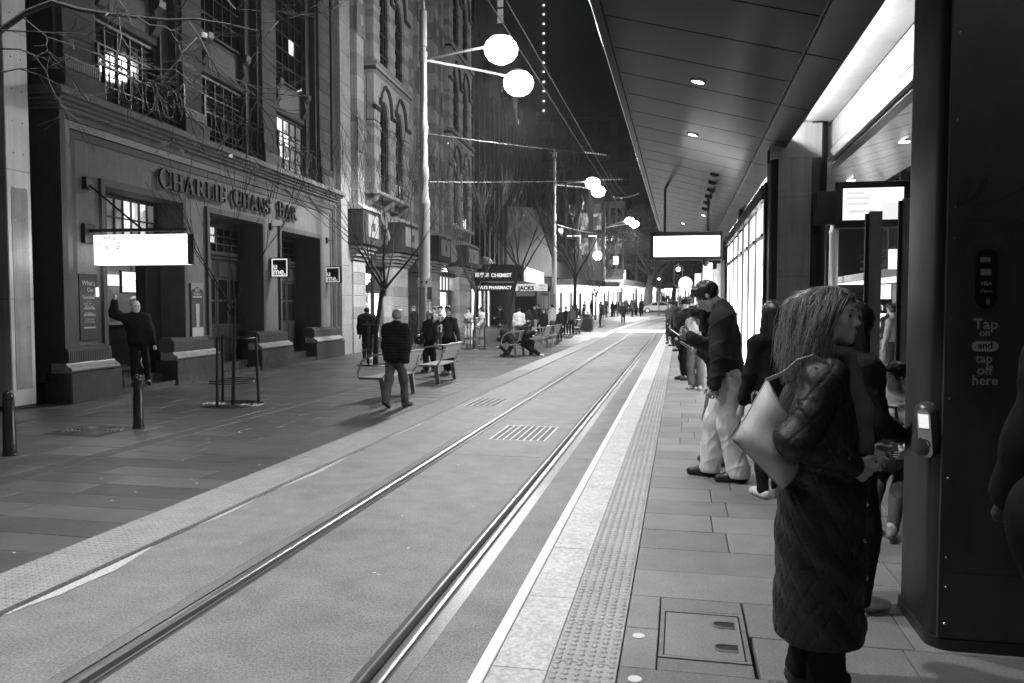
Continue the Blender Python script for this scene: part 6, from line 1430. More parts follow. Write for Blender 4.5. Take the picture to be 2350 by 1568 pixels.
def bollard(label, p):
    t = thing('bollard', label, 'bollard', (p[0], p[1], PZ), 0, 'black bollards on the footway')
    MB().lathe([(0.085, 0), (0.085, 0.02), (0.078, 0.03), (0.064, 0.66), (0.064, 0.7), (0.068, 0.705), (0.068, 0.72), (0.06, 0.725), (0.058, 0.75), (0.05, 0.78), (0.03, 0.8), (0.005, 0.81)], 18).build('shaft', mat('bollard_black', 0.015, 0.18, coat=0.4), t, smooth=True)
    MB().lathe([(0.1, 0), (0.1, 0.006)], 18).build('base_plate', M_BLK, t)
bollard('black tapered bollard right of the round iron cover', gnd(318, 983, PZ)); bollard('black tapered bollard at the left edge of the picture', gnd(23, 1045, PZ))
bp = gnd(1348, 757, 0.15); t = thing('rubbish_bin', 'dark cylindrical rubbish bin on the far footway', 'bin', (bp[0], bp[1], elev(bp[1]) + PZ))
rb = 11.0 * bp[1] / 1828
MB().lathe([(rb, 0), (rb, 0.98), (rb * 0.95, 1.0)], 18).build('drum', mat('bin_dark', 0.05, 0.5, var=0.15), t, smooth=True); MB().lathe([(rb * 0.9, 1.0), (rb * 0.85, 1.06), (rb * 0.5, 1.08)], 18).build('lid', M_STEELC, t, smooth=True)
for q in range(4): MB().lathe([(0.04, 0), (0.05, 0.2)], 8, (math.cos(q * 1.7) * rb * 0.6, math.sin(q * 1.7) * rb * 0.6, 1.05)).build('left_cup', mat('paper', 0.75), t)
pb = gnd(1310, 765, .2); t = thing('planter_box', 'dark square planter at the foot of the far street tree', 'planter', (pb[0], pb[1] + 6, elev(60))); MB().cbox(-0.6, 0.6, -0.5, 0.5, 0, 0.75, 0.03).build('box', M_STD, t); MB().box(-0.5, 0.5, -0.4, 0.4, 0.75, 0.78).build('soil', M_DARKG, t)
# ------------------------------------------------------------------ traffic signals, arrow sign, car
def signal(label, px, pytop, pybot, pybase, D, armx=0.0):
    p = dep(px, 700, D); g_ = elev(p[1]) if D > 60 else FZ; z1 = dep(px, pytop, D)[2] - g_; z0 = dep(px, pybot, D)[2] - g_; h = z1 - z0; w = h * 0.42
    t = thing('traffic_signal', label, 'traffic light', (p[0], p[1], g_))
    MB().tube([(0, 0.12, 0), (0, 0.12, z1 + 0.1)], 0.06, 10).build('post', M_POLE, t)
    b = MB().prism(rrect(-w/2, w/2, z0, z1, w * 0.3), 'y', -0.05, 0.05).build('backplate', M_BLK, t)
    k = MB(); pts = rrect(-w/2 + 0.015, w/2 - 0.015, z0 + 0.015, z1 - 0.015, w * 0.28); k.tube([(x, -0.055, z) for x, z in pts + pts[:1]], 0.014, 5); k.build('rim', mat('signal_rim', 0.7, 0.5), t)
    for i, q in enumerate((0.8, 0.5, 0.2)):
        r = h * 0.11; o = MB().lathe([(r, 0), (r * 0.9, 0.03), (r * 0.2, 0.05)], 16).build('lens', emit('signal_lit', 6.0) if i == 0 else mat('signal_off', 0.02, 0.2), t, smooth=True); o.location = (0, -0.06, z0 + h * q); o.rotation_euler = (PI/2, 0, 0)
        v = MB(); n = 9; v.add([(r * 1.1 * math.cos(a), yy2, z0 + h * q + r * 1.1 * math.sin(a)) for yy2 in (-0.06, -0.06 - r * 1.3) for a in np.linspace(0.1, PI - 0.1, n)], [(j, j+1, n+j+1, n+j) for j in range(n-1)]); v.build('visor', M_BLK, t)
signal('small traffic signal on a pale post at the far crossing', 1512, 635, 663, 730, 87); signal('larger black traffic signal beside the round stop sign', 1556, 609, 657, 735, 50)
p = dep(1491, 680, 112); t = thing('arrow_sign', 'white road sign with curved left arrow by the crossing', 'sign', (p[0], p[1], elev(p[1])))
z = dep(1491, 680, 112)[2] - elev(112); MB().tube([(0, 0.1, 0), (0, 0.1, z + 1)], 0.06, 8).build('post', M_POLE, t); MB().prism(rrect(-0.85, 0.85, z - 1.2, z + 1.2, 0.2), 'y', -0.03, 0.03).build('plate', emit('arrow_plate', 0.8), t)
MB().tube([(0.35, -0.05, z - 0.5), (0.33, -0.05, z + 0.1), (0.1, -0.05, z + 0.45), (-0.3, -0.05, z + 0.55)], 0.09, 6).add([(-0.25, -0.05, z + 0.9), (-0.25, -0.05, z + 0.2), (-0.65, -0.05, z + 0.55)], [(0, 1, 2)]).build('arrow', M_BLK, t)
cp = dep(1512, 712, 103); car = thing('car', 'silver sedan crossing at the end of the street', 'car', (cp[0], cp[1], elev(cp[1]) + 0.02), 0.05)
M_CAR = mat('silver_paint', 0.6, 0.3, 0.6, coat=0.5)
prof = [(-2.3, 0.35), (-2.32, 0.7), (-2.2, 0.88), (-1.3, 0.96), (-0.75, 1.38), (-0.2, 1.46), (0.5, 1.45), (1.15, 1.2), (1.55, 1.0), (2.2, 0.95), (2.3, 0.75), (2.3, 0.35)]
MB().prism(prof, 'y', -0.85, 0.85).build('body', M_CAR, car)
for s in (-0.853, 0.853): MB().prism([(-1.15, 0.98), (-0.68, 1.33), (-0.2, 1.4), (-0.2, 0.98)], 'y', s - 0.004, s + 0.004).prism([(-0.12, 0.98), (-0.12, 1.4), (0.5, 1.39), (1.05, 1.15), (1.2, 0.98)], 'y', s - 0.004, s + 0.004).build('side_window', M_WGL, car)
for x in (-1.45, 1.4):
    for s in (-0.8, 0.8):
        w_ = link('wheel', None, car); w_.location = (x, s, 0.33); w_.rotation_euler = (PI/2, 0, 0); MB().lathe([(0.33, -0.11), (0.34, 0), (0.33, 0.11)], 18).build('tyre', mat('tyre', 0.02, 0.8), w_, smooth=True); MB().lathe([(0.21, -0.12), (0.21, 0.12)], 14).build('rim', M_STEELD, w_)
for s in (-0.55, 0.55): MB().box(-2.36, -2.3, s - 0.2, s + 0.2, 0.62, 0.78).build('headlight', emit('headlight', 2.0), car)
# ------------------------------------------------------------------ trees
M_BARK = mat('bark', 0.025, 0.85, var=0.25, vscale=9, fine=0.2, bump=0.5, bscale=40); M_BARKP = mat('pale_bark', 0.1, 0.8, var=0.45, vscale=5, fine=0.2, bump=0.3)
M_LEAF = mat('dry_leaf', 0.2, 0.7, var=0.4, vscale=8); M_FOL = mat('foliage', 0.09, 0.6, var=0.4, vscale=3)
def grow(m, p, d, L, r, lev, rnd, up=0.25, spread=0.5, ns=4, nb=(2, 4), ends=None, tw=0.16, minr=0.0035, shrink=(0.55, 0.85), skip=0.0):
    p = Vector(p); d = Vector(d).normalized(); pts = [p.copy()]; rs = [r]; kids_ = []
    for i in range(ns):
        d = (d + Vector((rnd.uniform(-1, 1), rnd.uniform(-1, 1), rnd.uniform(-0.6, 1) * 0.6)) * tw + Vector((0, 0, up * 0.12))).normalized()
        p = p + d * L / ns; pts.append(p.copy()); rs.append(max(minr, r * (1 - 0.55 * (i + 1) / ns)))
        if lev > 0 and i >= (1 if lev < 4 else 2) : kids_.append((p.copy(), d.copy(), rs[-1]))
    m.tube([tuple(q) for q in pts], rs, 6 if r > 0.03 else (4 if r > 0.012 else 3), cap=False)
    if lev <= 0:
        if ends is not None: ends.append((pts[-1], d)); 
        return
    for q, dd, rr in kids_ + [(pts[-1], d, rs[-1])]:
        if skip and rnd.random() < skip and (q - pts[-1]).length > 1e-6: continue
        for j in range(rnd.randint(*nb) if (q - pts[-1]).length < 1e-6 else 1):
            ax = Vector((rnd.uniform(-1, 1), rnd.uniform(-1, 1), rnd.uniform(-0.2, 0.5))); nd = (dd + ax.normalized() * spread * rnd.uniform(0.6, 1.3) + Vector((0, 0, up))).normalized()
            grow(m, q, nd, L * rnd.uniform(*shrink), max(minr, rr * rnd.uniform(0.55, 0.75)), lev - 1, rnd, up, spread, ns, nb, ends, tw, minr, shrink, skip)
def leaves(ends, size, rnd, m_, name, parent, frac=1.0, per=1):
    k = MB()
    for p, d in ends:
        if rnd.random() > frac: continue
        for _ in range(per):
            c = p + Vector((rnd.gauss(0, 1), rnd.gauss(0, 1), rnd.gauss(0, 1))) * size * (0.4 if per == 1 else 2.5); a = Vector((rnd.uniform(-1, 1), rnd.uniform(-1, 1), rnd.uniform(-1, 0.4))).normalized(); b = a.orthogonal().normalized(); n_ = a.cross(b); s = size * rnd.uniform(0.6, 1.3)
            k.add([tuple(c), tuple(c + (a * 0.5 + b * 0.45 + n_ * 0.1) * s), tuple(c + a * s), tuple(c + (a * 0.5 - b * 0.45 + n_ * 0.1) * s)], [(0, 1, 2), (0, 2, 3)])
    return k.build(name, m_, parent)
def tree_guard(parent, r=0.42, h=1.28):
    for q in range(3):
        a = R(25 + 120 * q); MB().tube([(r * 1.08 * math.cos(a), r * 1.08 * math.sin(a), 0), (r * math.cos(a), r * math.sin(a), h)], [0.028, 0.024], 8).build('stake', M_BLK, parent)
    for z in (h - 0.04, h * 0.36, h * 0.33): MB().tube([(r * 0.98 * math.cos(a), r * 0.98 * math.sin(a), z) for a in np.linspace(0, 2*PI, 25)], 0.011, 5).build('ring', M_BLK, parent)
    for q in np.linspace(0.55, 0.2, 5): MB().tube([(q * math.cos(a), q * math.sin(a), 0.006) for a in np.linspace(0, 2*PI, 33)], 0.014, 4).build('grate_ring', M_IRON, parent)
def street_tree(label, px, py, pytop, seed, lev=3, r=0.05, guard=True, spread=0.42, z=PZ, trunk=0.42, D=None, lean=0.0):
    b = gnd(px, py, z); d_ = float((b - _c) @ _f); Ht = (py - pytop) * d_ / FPX; rnd = random.Random(seed)
    t = thing('street_tree', label, 'tree', (b[0], b[1], z + elev(b[1])), 0, 'young bare street trees'); th = Ht * trunk
    k = MB(); k.tube([(0, 0, 0), (0.02, 0.01, th * 0.4), (0.05 + lean * 0.5, 0.0, th * 0.8), (0.06 + lean, 0, th)], [r, r * 0.85, r * 0.75, r * 0.7], 8); k.build('trunk', M_BARK, t, smooth=True)
    c = MB(); ends = []
    for q in range(5):
        a = q * 2.4 + seed; grow(c, (0.06 + lean, 0, th * (0.86 + 0.035 * q)), (math.cos(a) * spread * 1.3, math.sin(a) * spread * 1.3, 0.9), Ht * 0.3, r * 0.5, lev - 1, rnd, up=0.12, spread=spread, ends=ends, tw=0.1, nb=(1, 2), skip=0.45, shrink=(0.6, 1.0), minr=max(0.0035, d_ * 0.00016))
    c.build('crown', M_BARK, t); leaves(ends, 0.05, rnd, M_LEAF, 'leaves', t, 0.02)
    if guard: tree_guard(t)
    return t
street_tree('young bare tree in a three-stake guard before the bar', 535, 929, 400, 3, r=0.036)
street_tree('bare tree with wide twiggy crown before the lamp pole', 862, 838, 395, 8, lev=4, r=0.09, spread=0.55, lean=0.25)
street_tree('bare tree with guard by the two women in pale jackets', 1088, 802, 470, 12, lev=4, r=0.07, spread=0.5)
street_tree('bare slanting tree before the pharmacy', 1168, 777, 400, 21, lev=4, r=0.11, spread=0.5, guard=False, lean=0.6)
street_tree('bare street tree in a planter beyond the second lamp pole', 1318, 752, 470, 33, lev=4, r=0.16, spread=0.5, guard=False, z=0.2)
street_tree('slim bare tree with upright twigs before the far shops', 1366, 742, 600, 41, lev=4, r=0.1, spread=0.4, guard=False, z=0.3)
def plane_tree(label, px, D, pytop, seed, r, leafy=True):
    b = dep(px, 700, D); rnd = random.Random(seed); t = thing('plane_tree', label, 'tree', (b[0], b[1], elev(b[1]))); Ht = dep(px, pytop, D)[2] - elev(b[1])
    k = MB(); th = Ht * 0.5; k.tube([(0, 0, 0), (0.1, 0, th * 0.5), (0.5, 0, th)], [r * 1.3, r, r * 0.8], 10); k.build('trunk', M_BARKP, t, smooth=True)
    c = MB(); ends = []
    for q in range(6):
        a = q * 1.1 + seed; grow(c, (0.45, 0, th * (0.8 + 0.04 * q)), (math.cos(a) * 0.9, math.sin(a) * 0.9, 0.65), Ht * 0.33, r * 0.5, 3, rnd, up=0.12, spread=0.6, ends=ends, tw=0.15, minr=0.03)
    c.build('limbs', M_BARKP, t); leaves(ends, 0.3, rnd, M_FOL, 'crown', t, 0.9, 14 if leafy else 3); return t
plane_tree('large pale-barked plane tree near the far crossing', 1486, 112, 545, 5, 0.55); plane_tree('second plane tree with leafy crown right of the pale one', 1508, 122, 580, 9, 0.4)
plane_tree('leafy tree over the far crowd', 1545, 140, 590, 14, 0.4); plane_tree('leafy tree above the stop sign', 1590, 150, 590, 19, 0.4)
# big limb reaching in from a tree standing out of frame at the left
b = gnd(-170, 1130, PZ); LT = thing('overhanging_tree', 'large plane tree whose bare branches reach in at the upper left', 'tree', (0, 0, 0)); rnd = random.Random(4)
DD = 8.4; P_ = lambda x, y, d=DD: tuple(dep(x, y, d))
MB().tube([(b[0], b[1], 0), (b[0] - 0.05, b[1] + 0.1, 2.2), (b[0] + 0.1, b[1] + 0.2, 3.6), P_(-90, 150, 8.2)], [0.24, 0.2, 0.17, 0.12], 12).build('trunk', M_BARKP, LT, smooth=True)
k = MB(); ends = []
main = [(-90, 150, .1), (-10, 78, .085), (60, 28, .075), (120, 4, .065), (180, 22, .058), (230, 30, .05), (300, 38, .04), (380, 46, .034), (450, 44, .03), (520, 55, .025), (592, 72, .018)]
k.tube([P_(x, y) for x, y, _ in main], [q * 0.4 for _, _, q in main], 9)
subs = [[(52, 36), (110, 85), (180, 112), (262, 140), (330, 160), (400, 160)], [(310, 40), (345, 58), (385, 62)], [(0, 72), (60, 70), (130, 76), (200, 80)], [(215, 118), (258, 150), (300, 165)], [(420, 100), (410, 140), (380, 178), (330, 190), (255, 210)],
        [(380, 178), (400, 220), (430, 262), (470, 300)], [(430, 50), (455, 85), (480, 130), (520, 175), (570, 195), (600, 215), (575, 260)], [(480, 130), (500, 165), (512, 220), (540, 260), (575, 285)], [(455, 85), (420, 120), (412, 100)], [(592, 72), (600, 50), (640, 48), (690, 35), (725, 15)], [(592, 72), (587, 96)], [(0, 165), (45, 160), (90, 172), (135, 195)], [(0, 110), (45, 115), (80, 130), (110, 165)],
        [(275, 35), (276, 80), (272, 118)], [(520, 0), (545, 22), (572, 0)], [(640, 48), (620, 70), (600, 80)], [(270, 0), (290, 22), (330, 40)], [(570, 195), (590, 230), (600, 250)], [(530, 60), (510, 80), (490, 95)]]
random.seed(9)
for s_ in subs:
    n = len(s_); dd = DD + random.uniform(-0.8, 0.8); q0 = random.uniform(0.006, 0.012)
    pts = [P_(x + random.uniform(-3, 3), y + random.uniform(-3, 3), DD + (dd - DD) * (i / n)) for i, (x, y) in enumerate(s_)]; k.tube(pts, [q0 * (1 - 0.6 * i / n) for i in range(n)], 5)
    for i in range(1, n):
        for _ in range(1):
            v = Vector(pts[i]) - Vector(pts[i-1]); grow(k, pts[i], tuple(v.normalized() + Vector((random.uniform(-0.7, 0.7), random.uniform(-0.5, 0.5), random.uniform(-0.9, 0.5)))), random.uniform(0.25, 0.55), 0.006, 1, rnd, up=-0.05, spread=0.8, ns=4, ends=ends, tw=0.3, minr=0.0028)
k.build('branches', mat('dim_bark', 0.06, 0.8, var=0.4, vscale=9), LT, smooth=True); leaves([e for e in ends], 0.075, rnd, mat('plane_leaf', 0.4, 0.6, var=0.3), 'leaves', LT, 0.03)
# ------------------------------------------------------------------ people
FACE_AWAY, FACE_US, FACE_L, FACE_R = 0.0, PI, PI/2, -PI/2
def at(px, py, z): p = gnd(px, py, z); return (p[0], p[1], z)
def hgt(px, py, pytop, z): p = gnd(px, py, z); return (py - pytop) * float((p - _c) @ _f) / FPX
def pillow(name, pts, nrm_, thick, m_, parent, n=10, drape=0.0):
    """soft bag: quadrilateral outline swelling to a thickness"""
    P = [np.array(p, float) for p in pts]; N = nrm(nrm_); V = []; k = MB(); g1 = np.linspace(0, 1, n)
    for s in (1, -1):
        for u in g1:
            for v in g1:
                q = (1-u)*(1-v)*P[0] + u*(1-v)*P[1] + u*v*P[2] + (1-u)*v*P[3]; b = (max(0, math.sin(PI*u)) * max(0, math.sin(PI*v))) ** 0.42
                V.append(tuple(q + N * s * thick * (0.12 + b + drape * 0.25 * math.sin(7*u + 3*v) * b)))
    nn = n * n; Fc = []
    for i in range(n-1):
        for j in range(n-1): a = i*n+j; Fc += [(a, a+n, a+n+1, a+1), (nn+a, nn+a+1, nn+a+n+1, nn+a+n)]
    for i in range(n-1):
        for a, b in ((i, i+1), ((n-1)*n+i+1, (n-1)*n+i), ((i+1)*n, i*n), (i*n+n-1, (i+1)*n+n-1)): Fc.append((a, b, nn+b, nn+a))
    k.add(V, Fc); return k.build(name, m_, parent, smooth='all')
def strands(name, roots, tips, mids, r, m_, parent, rnd, wob=0.01, seg=7):
    k = MB()
    for a, b, c in zip(roots, mids, tips):
        a, b, c = np.array(a), np.array(b), np.array(c); ph = rnd.uniform(0, 6); off = np.array([rnd.gauss(0, 1), rnd.gauss(0, 1), rnd.gauss(0, 0.5)]) * wob; pts = []
        for t in np.linspace(0, 1, seg): pts.append(tuple((1-t)**2*a + 2*t*(1-t)*b + t*t*c + off * math.sin(t * 5 + ph) * t))
        k.tube(pts, [r * (1 - 0.55 * i / seg) for i in range(seg)], 3, cap=False)
    return k.build(name, m_, parent, smooth='all')
# ---- woman in the long quilted coat, seen from her right side
Hw = 1.635; wl = at(1872, 1592, FZ); wrz = R(-98)
wo, j = person('woman with shoulder-length hair in a long dark quilted coat carrying a pale tote', wl, wrz, Hw, top=0.022, bottom=0.01, shoe=0.04, skin=0.42, hair=0.12, style='none', sex='f', det=3,
    feet=[(0.04, 0.02, 0), (-0.05, -0.03, 0)], hands=[(0.085, 0.065, 0.60), (-0.1, 0.10, 0.60)], lean=0.03, head=(R(-20), R(-3), 0), coat=0.385, puff=0.022, legw=1.3, hcurl=0.9, pole=((0.7, -1, -0.5), (-0.7, -1, -0.5)))
for c in list(wo.children):
    if c.name.startswith('jacket'): bpy.data.objects.remove(c)
h = Hw; T = np.eye(3); pel, chest, neckb, Up, Fw, Rr = j['pel'], j['chest'], j['neckb'], j['Up'], j['Fw'], j['Rr']
J = SDF(0.05); t = 0.03
for q in np.linspace(0, 1, 5): J.ell(pel + np.array([0, 0.005, -0.37 * h * q]), np.array([0.112 + 0.008 * q, 0.1 + 0.004 * q, 0.12]) * h, k=0.08)
J.ell(pel + Up * 0.12 * h - Fw * 0.012 * h, np.array([0.112, 0.098, 0.12]) * h, k=0.08).ell(chest - Fw * 0.01 * h, np.array([0.112, 0.09, 0.11]) * h, k=0.06)
J.cap(j['sh'][0], j['sh'][1], 0.05 * h, k=0.05).cap(neckb - Up * 0.03 * h, neckb + Up * 0.012 * h - Fw * 0.005 * h, 0.056 * h, 0.05 * h, k=0.03)
for i in (0, 1): J.cap(j['sh'][i], j['elb'][i], 0.047 * h, 0.045 * h, k=0.03).cap(j['elb'][i], j['wri'][i], 0.045 * h, 0.032 * h, k=0.025)
J.cut(pel - np.array([0, 0, 0.365 * h]), (0, 0, -1.0))
def quilt(x, y, z):
    ang = np.arctan2(y - pel[1], x - pel[0]); u = ang * 0.19
    zz_ = z + 0.012 * np.sin(u * 38); a = np.abs(np.sin(PI * (u + 0.55 * zz_) / 0.06)); b = np.abs(np.sin(PI * (u - 0.55 * zz_) / 0.06))
    return 0.009 * np.exp(-12 * np.minimum(a, b)) + 0.0045 * np.sin(23 * z + 11 * x + 4 * np.sin(9 * y)) + 0.003 * np.sin(47 * z + 30 * u)
J.disp = quilt
coatm = mat('quilted_nylon', 0.013, 0.46, var=0.2, vscale=12, fine=0.1, fscale=150, bump=0.25, bscale=150, spec=0.35)
coat_o = link('coat', J.mesh('coat', coatm, 0.007), wo)
k = MB()
_cv = np.array([v.co[:] for v in coat_o.data.vertices])
for q in (-0.02, -0.11, -0.2, -0.29, 0.1):
    zc = pel[2] + q * h; ok = _cv[(np.abs(_cv[:, 2] - zc) < 0.012) & (np.abs(_cv[:, 0] - 0.06) < 0.012)]; k.sphere((0.06, ok[:, 1].max() + 0.002, zc), 0.009, 8, 6)
k.build('buttons', M_RIV, wo, smooth=True)
k = SDF(0.02)
for q in range(10):
    a0, a1 = PI * (0.1 + 0.8 * q / 10), PI * (0.1 + 0.8 * (q + 1) / 10)
pn = [neckb + np.array([0.06 * math.cos(a) * 1.25, 0.075 * math.sin(a), 0.03 + 0.012 * math.sin(3 * a)]) for a in np.linspace(0, 2 * PI, 16)]
for a, b in zip(pn[:-1], pn[1:]): k.cap(a, b, 0.024)
k.cap(neckb + np.array([0.03, 0.08, 0.02]), neckb + np.array([0.05, 0.13, -0.2]), 0.03, 0.045); k.cap(neckb + np.array([0.05, 0.13, -0.2]), neckb + np.array([0.05, 0.15, -0.34]), 0.045, 0.03)
k.disp = folds(0.006, 2.0, 1.0); link('scarf', k.mesh('scarf', cloth(0.09), 0.009), wo)
# her hair: hundreds of strands over a close cap, parted on top and falling to the shoulders
hc, hr, hf, hu = j['hc'], j['hr'], j['hf'], j['hu']; rnd = random.Random(2); th_ = hc + hu * 0.016 * h - hf * 0.008 * h
cap_ = SDF(0.015).ell(th_, np.array([0.049, 0.061, 0.058]) * h, j['HT']); cap_.cap(th_ - hf * 0.03 * h, th_ - hf * 0.052 * h - hu * 0.13 * h, 0.05 * h, 0.04 * h)
for s in (1, -1): cap_.cap(th_ + hr * s * 0.03 * h - hf * 0.01 * h, th_ + hr * s * 0.045 * h - hf * 0.01 * h - hu * 0.11 * h, 0.028 * h, 0.022 * h)
cap_.ell(hc + hf * 0.072 * h - hu * 0.022 * h, np.array([0.05, 0.064, 0.066]) * h, j['HT'], k=0.012, sub=True).ell(hc + hf * 0.075 * h - hu * 0.09 * h, np.array([0.05, 0.06, 0.06]) * h, j['HT'], k=0.01, sub=True)
link('hair', cap_.mesh('hair', mat('hair_dark_strand', 0.07, 0.3, spec=0.6), 0.0085), wo)
ro, mi, ti = [], [], []
for cl in range(210):                          # locks: strands that part on top, sweep back over the ear and gather towards their ends
    s = rnd.choice((1, 1, -1)); y = rnd.uniform(-0.058, 0.05); ang = (rnd.uniform(-0.1, 0.75) if y > -0.02 else rnd.uniform(0.2, 1.0)) * PI/2
    ang2 = min(PI/2, ang + 0.4 * rnd.random()); ln = rnd.uniform(0.095, 0.172); ow = rnd.uniform(0.95, 1.28); cb = np.array([rnd.gauss(0, 0.006), rnd.gauss(0, 0.006), rnd.gauss(0, 0.004)]); cc = np.array([rnd.gauss(0, 0.013), rnd.gauss(0, 0.013), 0.0])
    for q in range(42):
        yy_ = y + rnd.gauss(0, 0.006); e = rnd.uniform(0.0, 0.012)
        a = th_ + hf * yy_ * h + hr * s * e * h + hu * math.sqrt(max(0.0, 1 - (min(abs(yy_), 0.06) / 0.064) ** 2 - (e / 0.052) ** 2)) * 0.0595 * h
        aa = ang + rnd.gauss(0, 0.16); out = hr * s * math.cos(aa) * 0.056 - hf * math.sin(aa) * 0.072
        b = th_ + (out * 1.12 + hf * yy_ * 0.35) * h + hu * 0.045 * h
        a2 = ang2 + rnd.gauss(0, 0.12); out2 = hr * s * math.cos(a2) * 0.056 - hf * math.sin(a2) * 0.072
        c = th_ + (out2 * (ow + rnd.gauss(0, 0.06)) + hf * (y * 0.1 - 0.012)) * h - np.array([0, 0, (ln + rnd.gauss(0, 0.01)) * h])
        ro.append(a); mi.append(b + (b - th_) * (0.22 + cb[2] * 12) + cb); ti.append(c + cc)
idx_ = list(range(len(ro))); rnd.shuffle(idx_); ro = [ro[i] for i in idx_]; mi = [mi[i] for i in idx_]; ti = [ti[i] for i in idx_]
n_ = int(len(ro) * 0.62); strands('hair_strands', ro[:n_], ti[:n_], mi[:n_], 0.0009, mat('hair_dark_strand', 0.07, 0.3, spec=0.6), wo, rnd, 0.012); strands('hair_strands', ro[n_:], ti[n_:], mi[n_:], 0.0009, mat('hair_sheen_strand', 0.48, 0.3, spec=0.6), wo, rnd, 0.016)  # pale strands: streaks, with the lamp highlight also put into their colour
fl = rnd.sample(range(len(ro)), 190); strands('hair_strands', [ro[i] for i in fl], [ti[i] + np.array([rnd.gauss(0, 0.022), rnd.gauss(0, 0.022), rnd.gauss(-0.01, 0.015)]) for i in fl], [mi[i] + (mi[i] - th_) * abs(rnd.gauss(0, 0.12)) for i in fl], 0.0008, mat('hair_sheen_strand'), wo, rnd, 0.03)
# tote with its chain strap
tn = np.array([0.25, 1.0, 0.1])
def wloc(px, py, D):                          # world point -> the woman's own frame
    p = dep(px, py, D) - np.array(wl); c, s = math.cos(-wrz), math.sin(-wrz); return np.array([c*p[0]-s*p[1], s*p[0]+c*p[1], p[2]])
tb_ = thing('tote_bag', 'pale soft leather tote hanging behind the woman in the quilted coat', 'bag', wl, wrz)
Dw = 3.12
cs = [wloc(1760, 872, Dw + 0.05), wloc(1682, 1008, Dw), wloc(1795, 1122, Dw - 0.02), wloc(1862, 1060, Dw + 0.1)]
nb_ = np.cross(cs[1] - cs[0], cs[2] - cs[1]); pillow('bag_body', cs, nb_, 0.085, mat('bag_leather', 0.5, 0.5, var=0.1, vscale=12, bump=0.15, bscale=120), tb_, drape=0.8)
for a, b in zip(cs, cs[1:] + cs[:1]): MB().tube([tuple(a), tuple((a + b) / 2 + nrm(nb_) * 0.004), tuple(b)], 0.0045, 6).build('piping', mat('bag_piping', 0.3, 0.5), tb_, smooth=True)
k = MB(); sp_ = [cs[0], wloc(1800, 856, Dw - 0.1), wloc(1832, 828, Dw - 0.14), wloc(1866, 818, Dw - 0.14), wloc(1896, 834, Dw - 0.12)]
pts = []
for a, b in zip(sp_[:-1], sp_[1:]): pts += [a + (b - a) * q for q in np.linspace(0, 1, 12)[:-1]]
for i, p in enumerate(pts): k.sphere(tuple(p), (0.008, 0.008, 0.008) if i % 2 else (0.005, 0.009, 0.009), 6, 4)
k.build('chain_strap', mat('chain', 0.3, 0.3, 0.7), tb_, smooth=True)
m_ = MB(); m_.tube([tuple(cs[2] * 0.98 + cs[1] * 0.02 - nrm(nb_) * 0.012), tuple(wloc(1845, 1030, Dw - 0.07))], 0.003, 4).build('seam', M_BLK, tb_)
# ---- young man looking down at a phone
ml = at(1668, 1100, FZ); Hm = 1.83
mo, jm_ = person('young man in dark jacket and cream trousers looking down at a phone', ml, R(84), Hm, top=0.03, bottom=0.75, shoe=0.015, skin=0.5, hair=0.015, style='short', det=3, legw=1.75,
    feet=[(0.05, 0.085, 0, -0.1), (-0.055, -0.06, 0, 0.2)], hands=[(0.06, 0.19, 0.70), (-0.13, 0.06, 0.46)], lean=0.1, head=(R(-4), R(38), 0), jacket=0.035, puff=0.012, collar=0.35, hcurl=0.8)
# ---- woman bent over her phone beside him
pl_ = at(1652, 1064, FZ)
pw_, jp = person('woman with long black hair in black jacket bent over her phone', pl_, R(108), 1.63, top=0.018, bottom=0.16, shoe=0.03, skin=0.5, hair=0.01, style='long', sex='f', det=2, legw=2.1,
    hands=[(0.04, 0.13, 0.70), (-0.05, 0.14, 0.69)], lean=0.12, head=(R(-10), R(42), R(6)), jacket=0.06, puff=0.012, hcurl=0.9)
for (rt, jj, nm, lb) in ((mo, jm_, 'phone', 'dark phone held up by the young man in cream trousers'), (pw_, jp, 'phone', 'phone in the hands of the black-haired woman')):
    k = thing(nm, lb, 'phone', tuple(rt.location), rt.rotation_euler[2]); q = jj['wri'][0] + np.array([-0.02, 0.13, 0.035]); o = MB().fbox(-0.037, 0.037, -0.006, 0.006, -0.075, 0.075, 0.004).build('phone_body', M_BLK, k); o.location = tuple(q); o.rotation_euler = (R(-55), 0, 0)
    o = MB().box(-0.033, 0.033, -0.0085, -0.0065, -0.07, 0.07).build('phone_screen', emit('phone_screen', 0.7), k); o.location = tuple(q); o.rotation_euler = (R(-55), 0, 0)
# ---- others close on the platform
person('dark-haired woman in black behind the quilted coat, white trainers', at(1938, 1390, FZ), R(-60), 1.58, top=0.012, bottom=0.012, shoe=0.6, skin=0.35, hair=0.012, style='long', sex='f', det=2, legw=1.4, hands=[(0.06, 0.15, 0.58), (-0.06, 0.14, 0.56)], jacket=0.08, puff=0.006, head=(0, R(8), 0))
ch, jc = person('child with pulled-back dark hair and pale top sitting on the platform bench', (1.53, 6.12, FZ), R(150), 1.35, top=0.65, bottom=0.1, shoe=0.2, skin=0.42, hair=0.015, style='bun', sex='f', det=2, pelvis=(0, 0.0, 0.385),
    feet=[(0.05, 0.27, 0.02), (-0.06, 0.26, 0.02)], hands=[(0.1, 0.2, 0.45), (-0.1, 0.2, 0.45)], lean=0.05, head=(R(-28), R(6), 0), puff=0.012)
k = thing('backpack', 'dark padded backpack held in front of the seated child', 'bag', (1.53, 6.12, FZ), R(150)); S2 = SDF(0.05); S2.ell((0, 0.2, 0.62), (0.15, 0.09, 0.2)).ell((0, 0.26, 0.56), (0.11, 0.05, 0.11)); S2.disp = folds(0.004, 1.3); link('bag_body', S2.mesh('bag_body', cloth(0.06), 0.012), k)
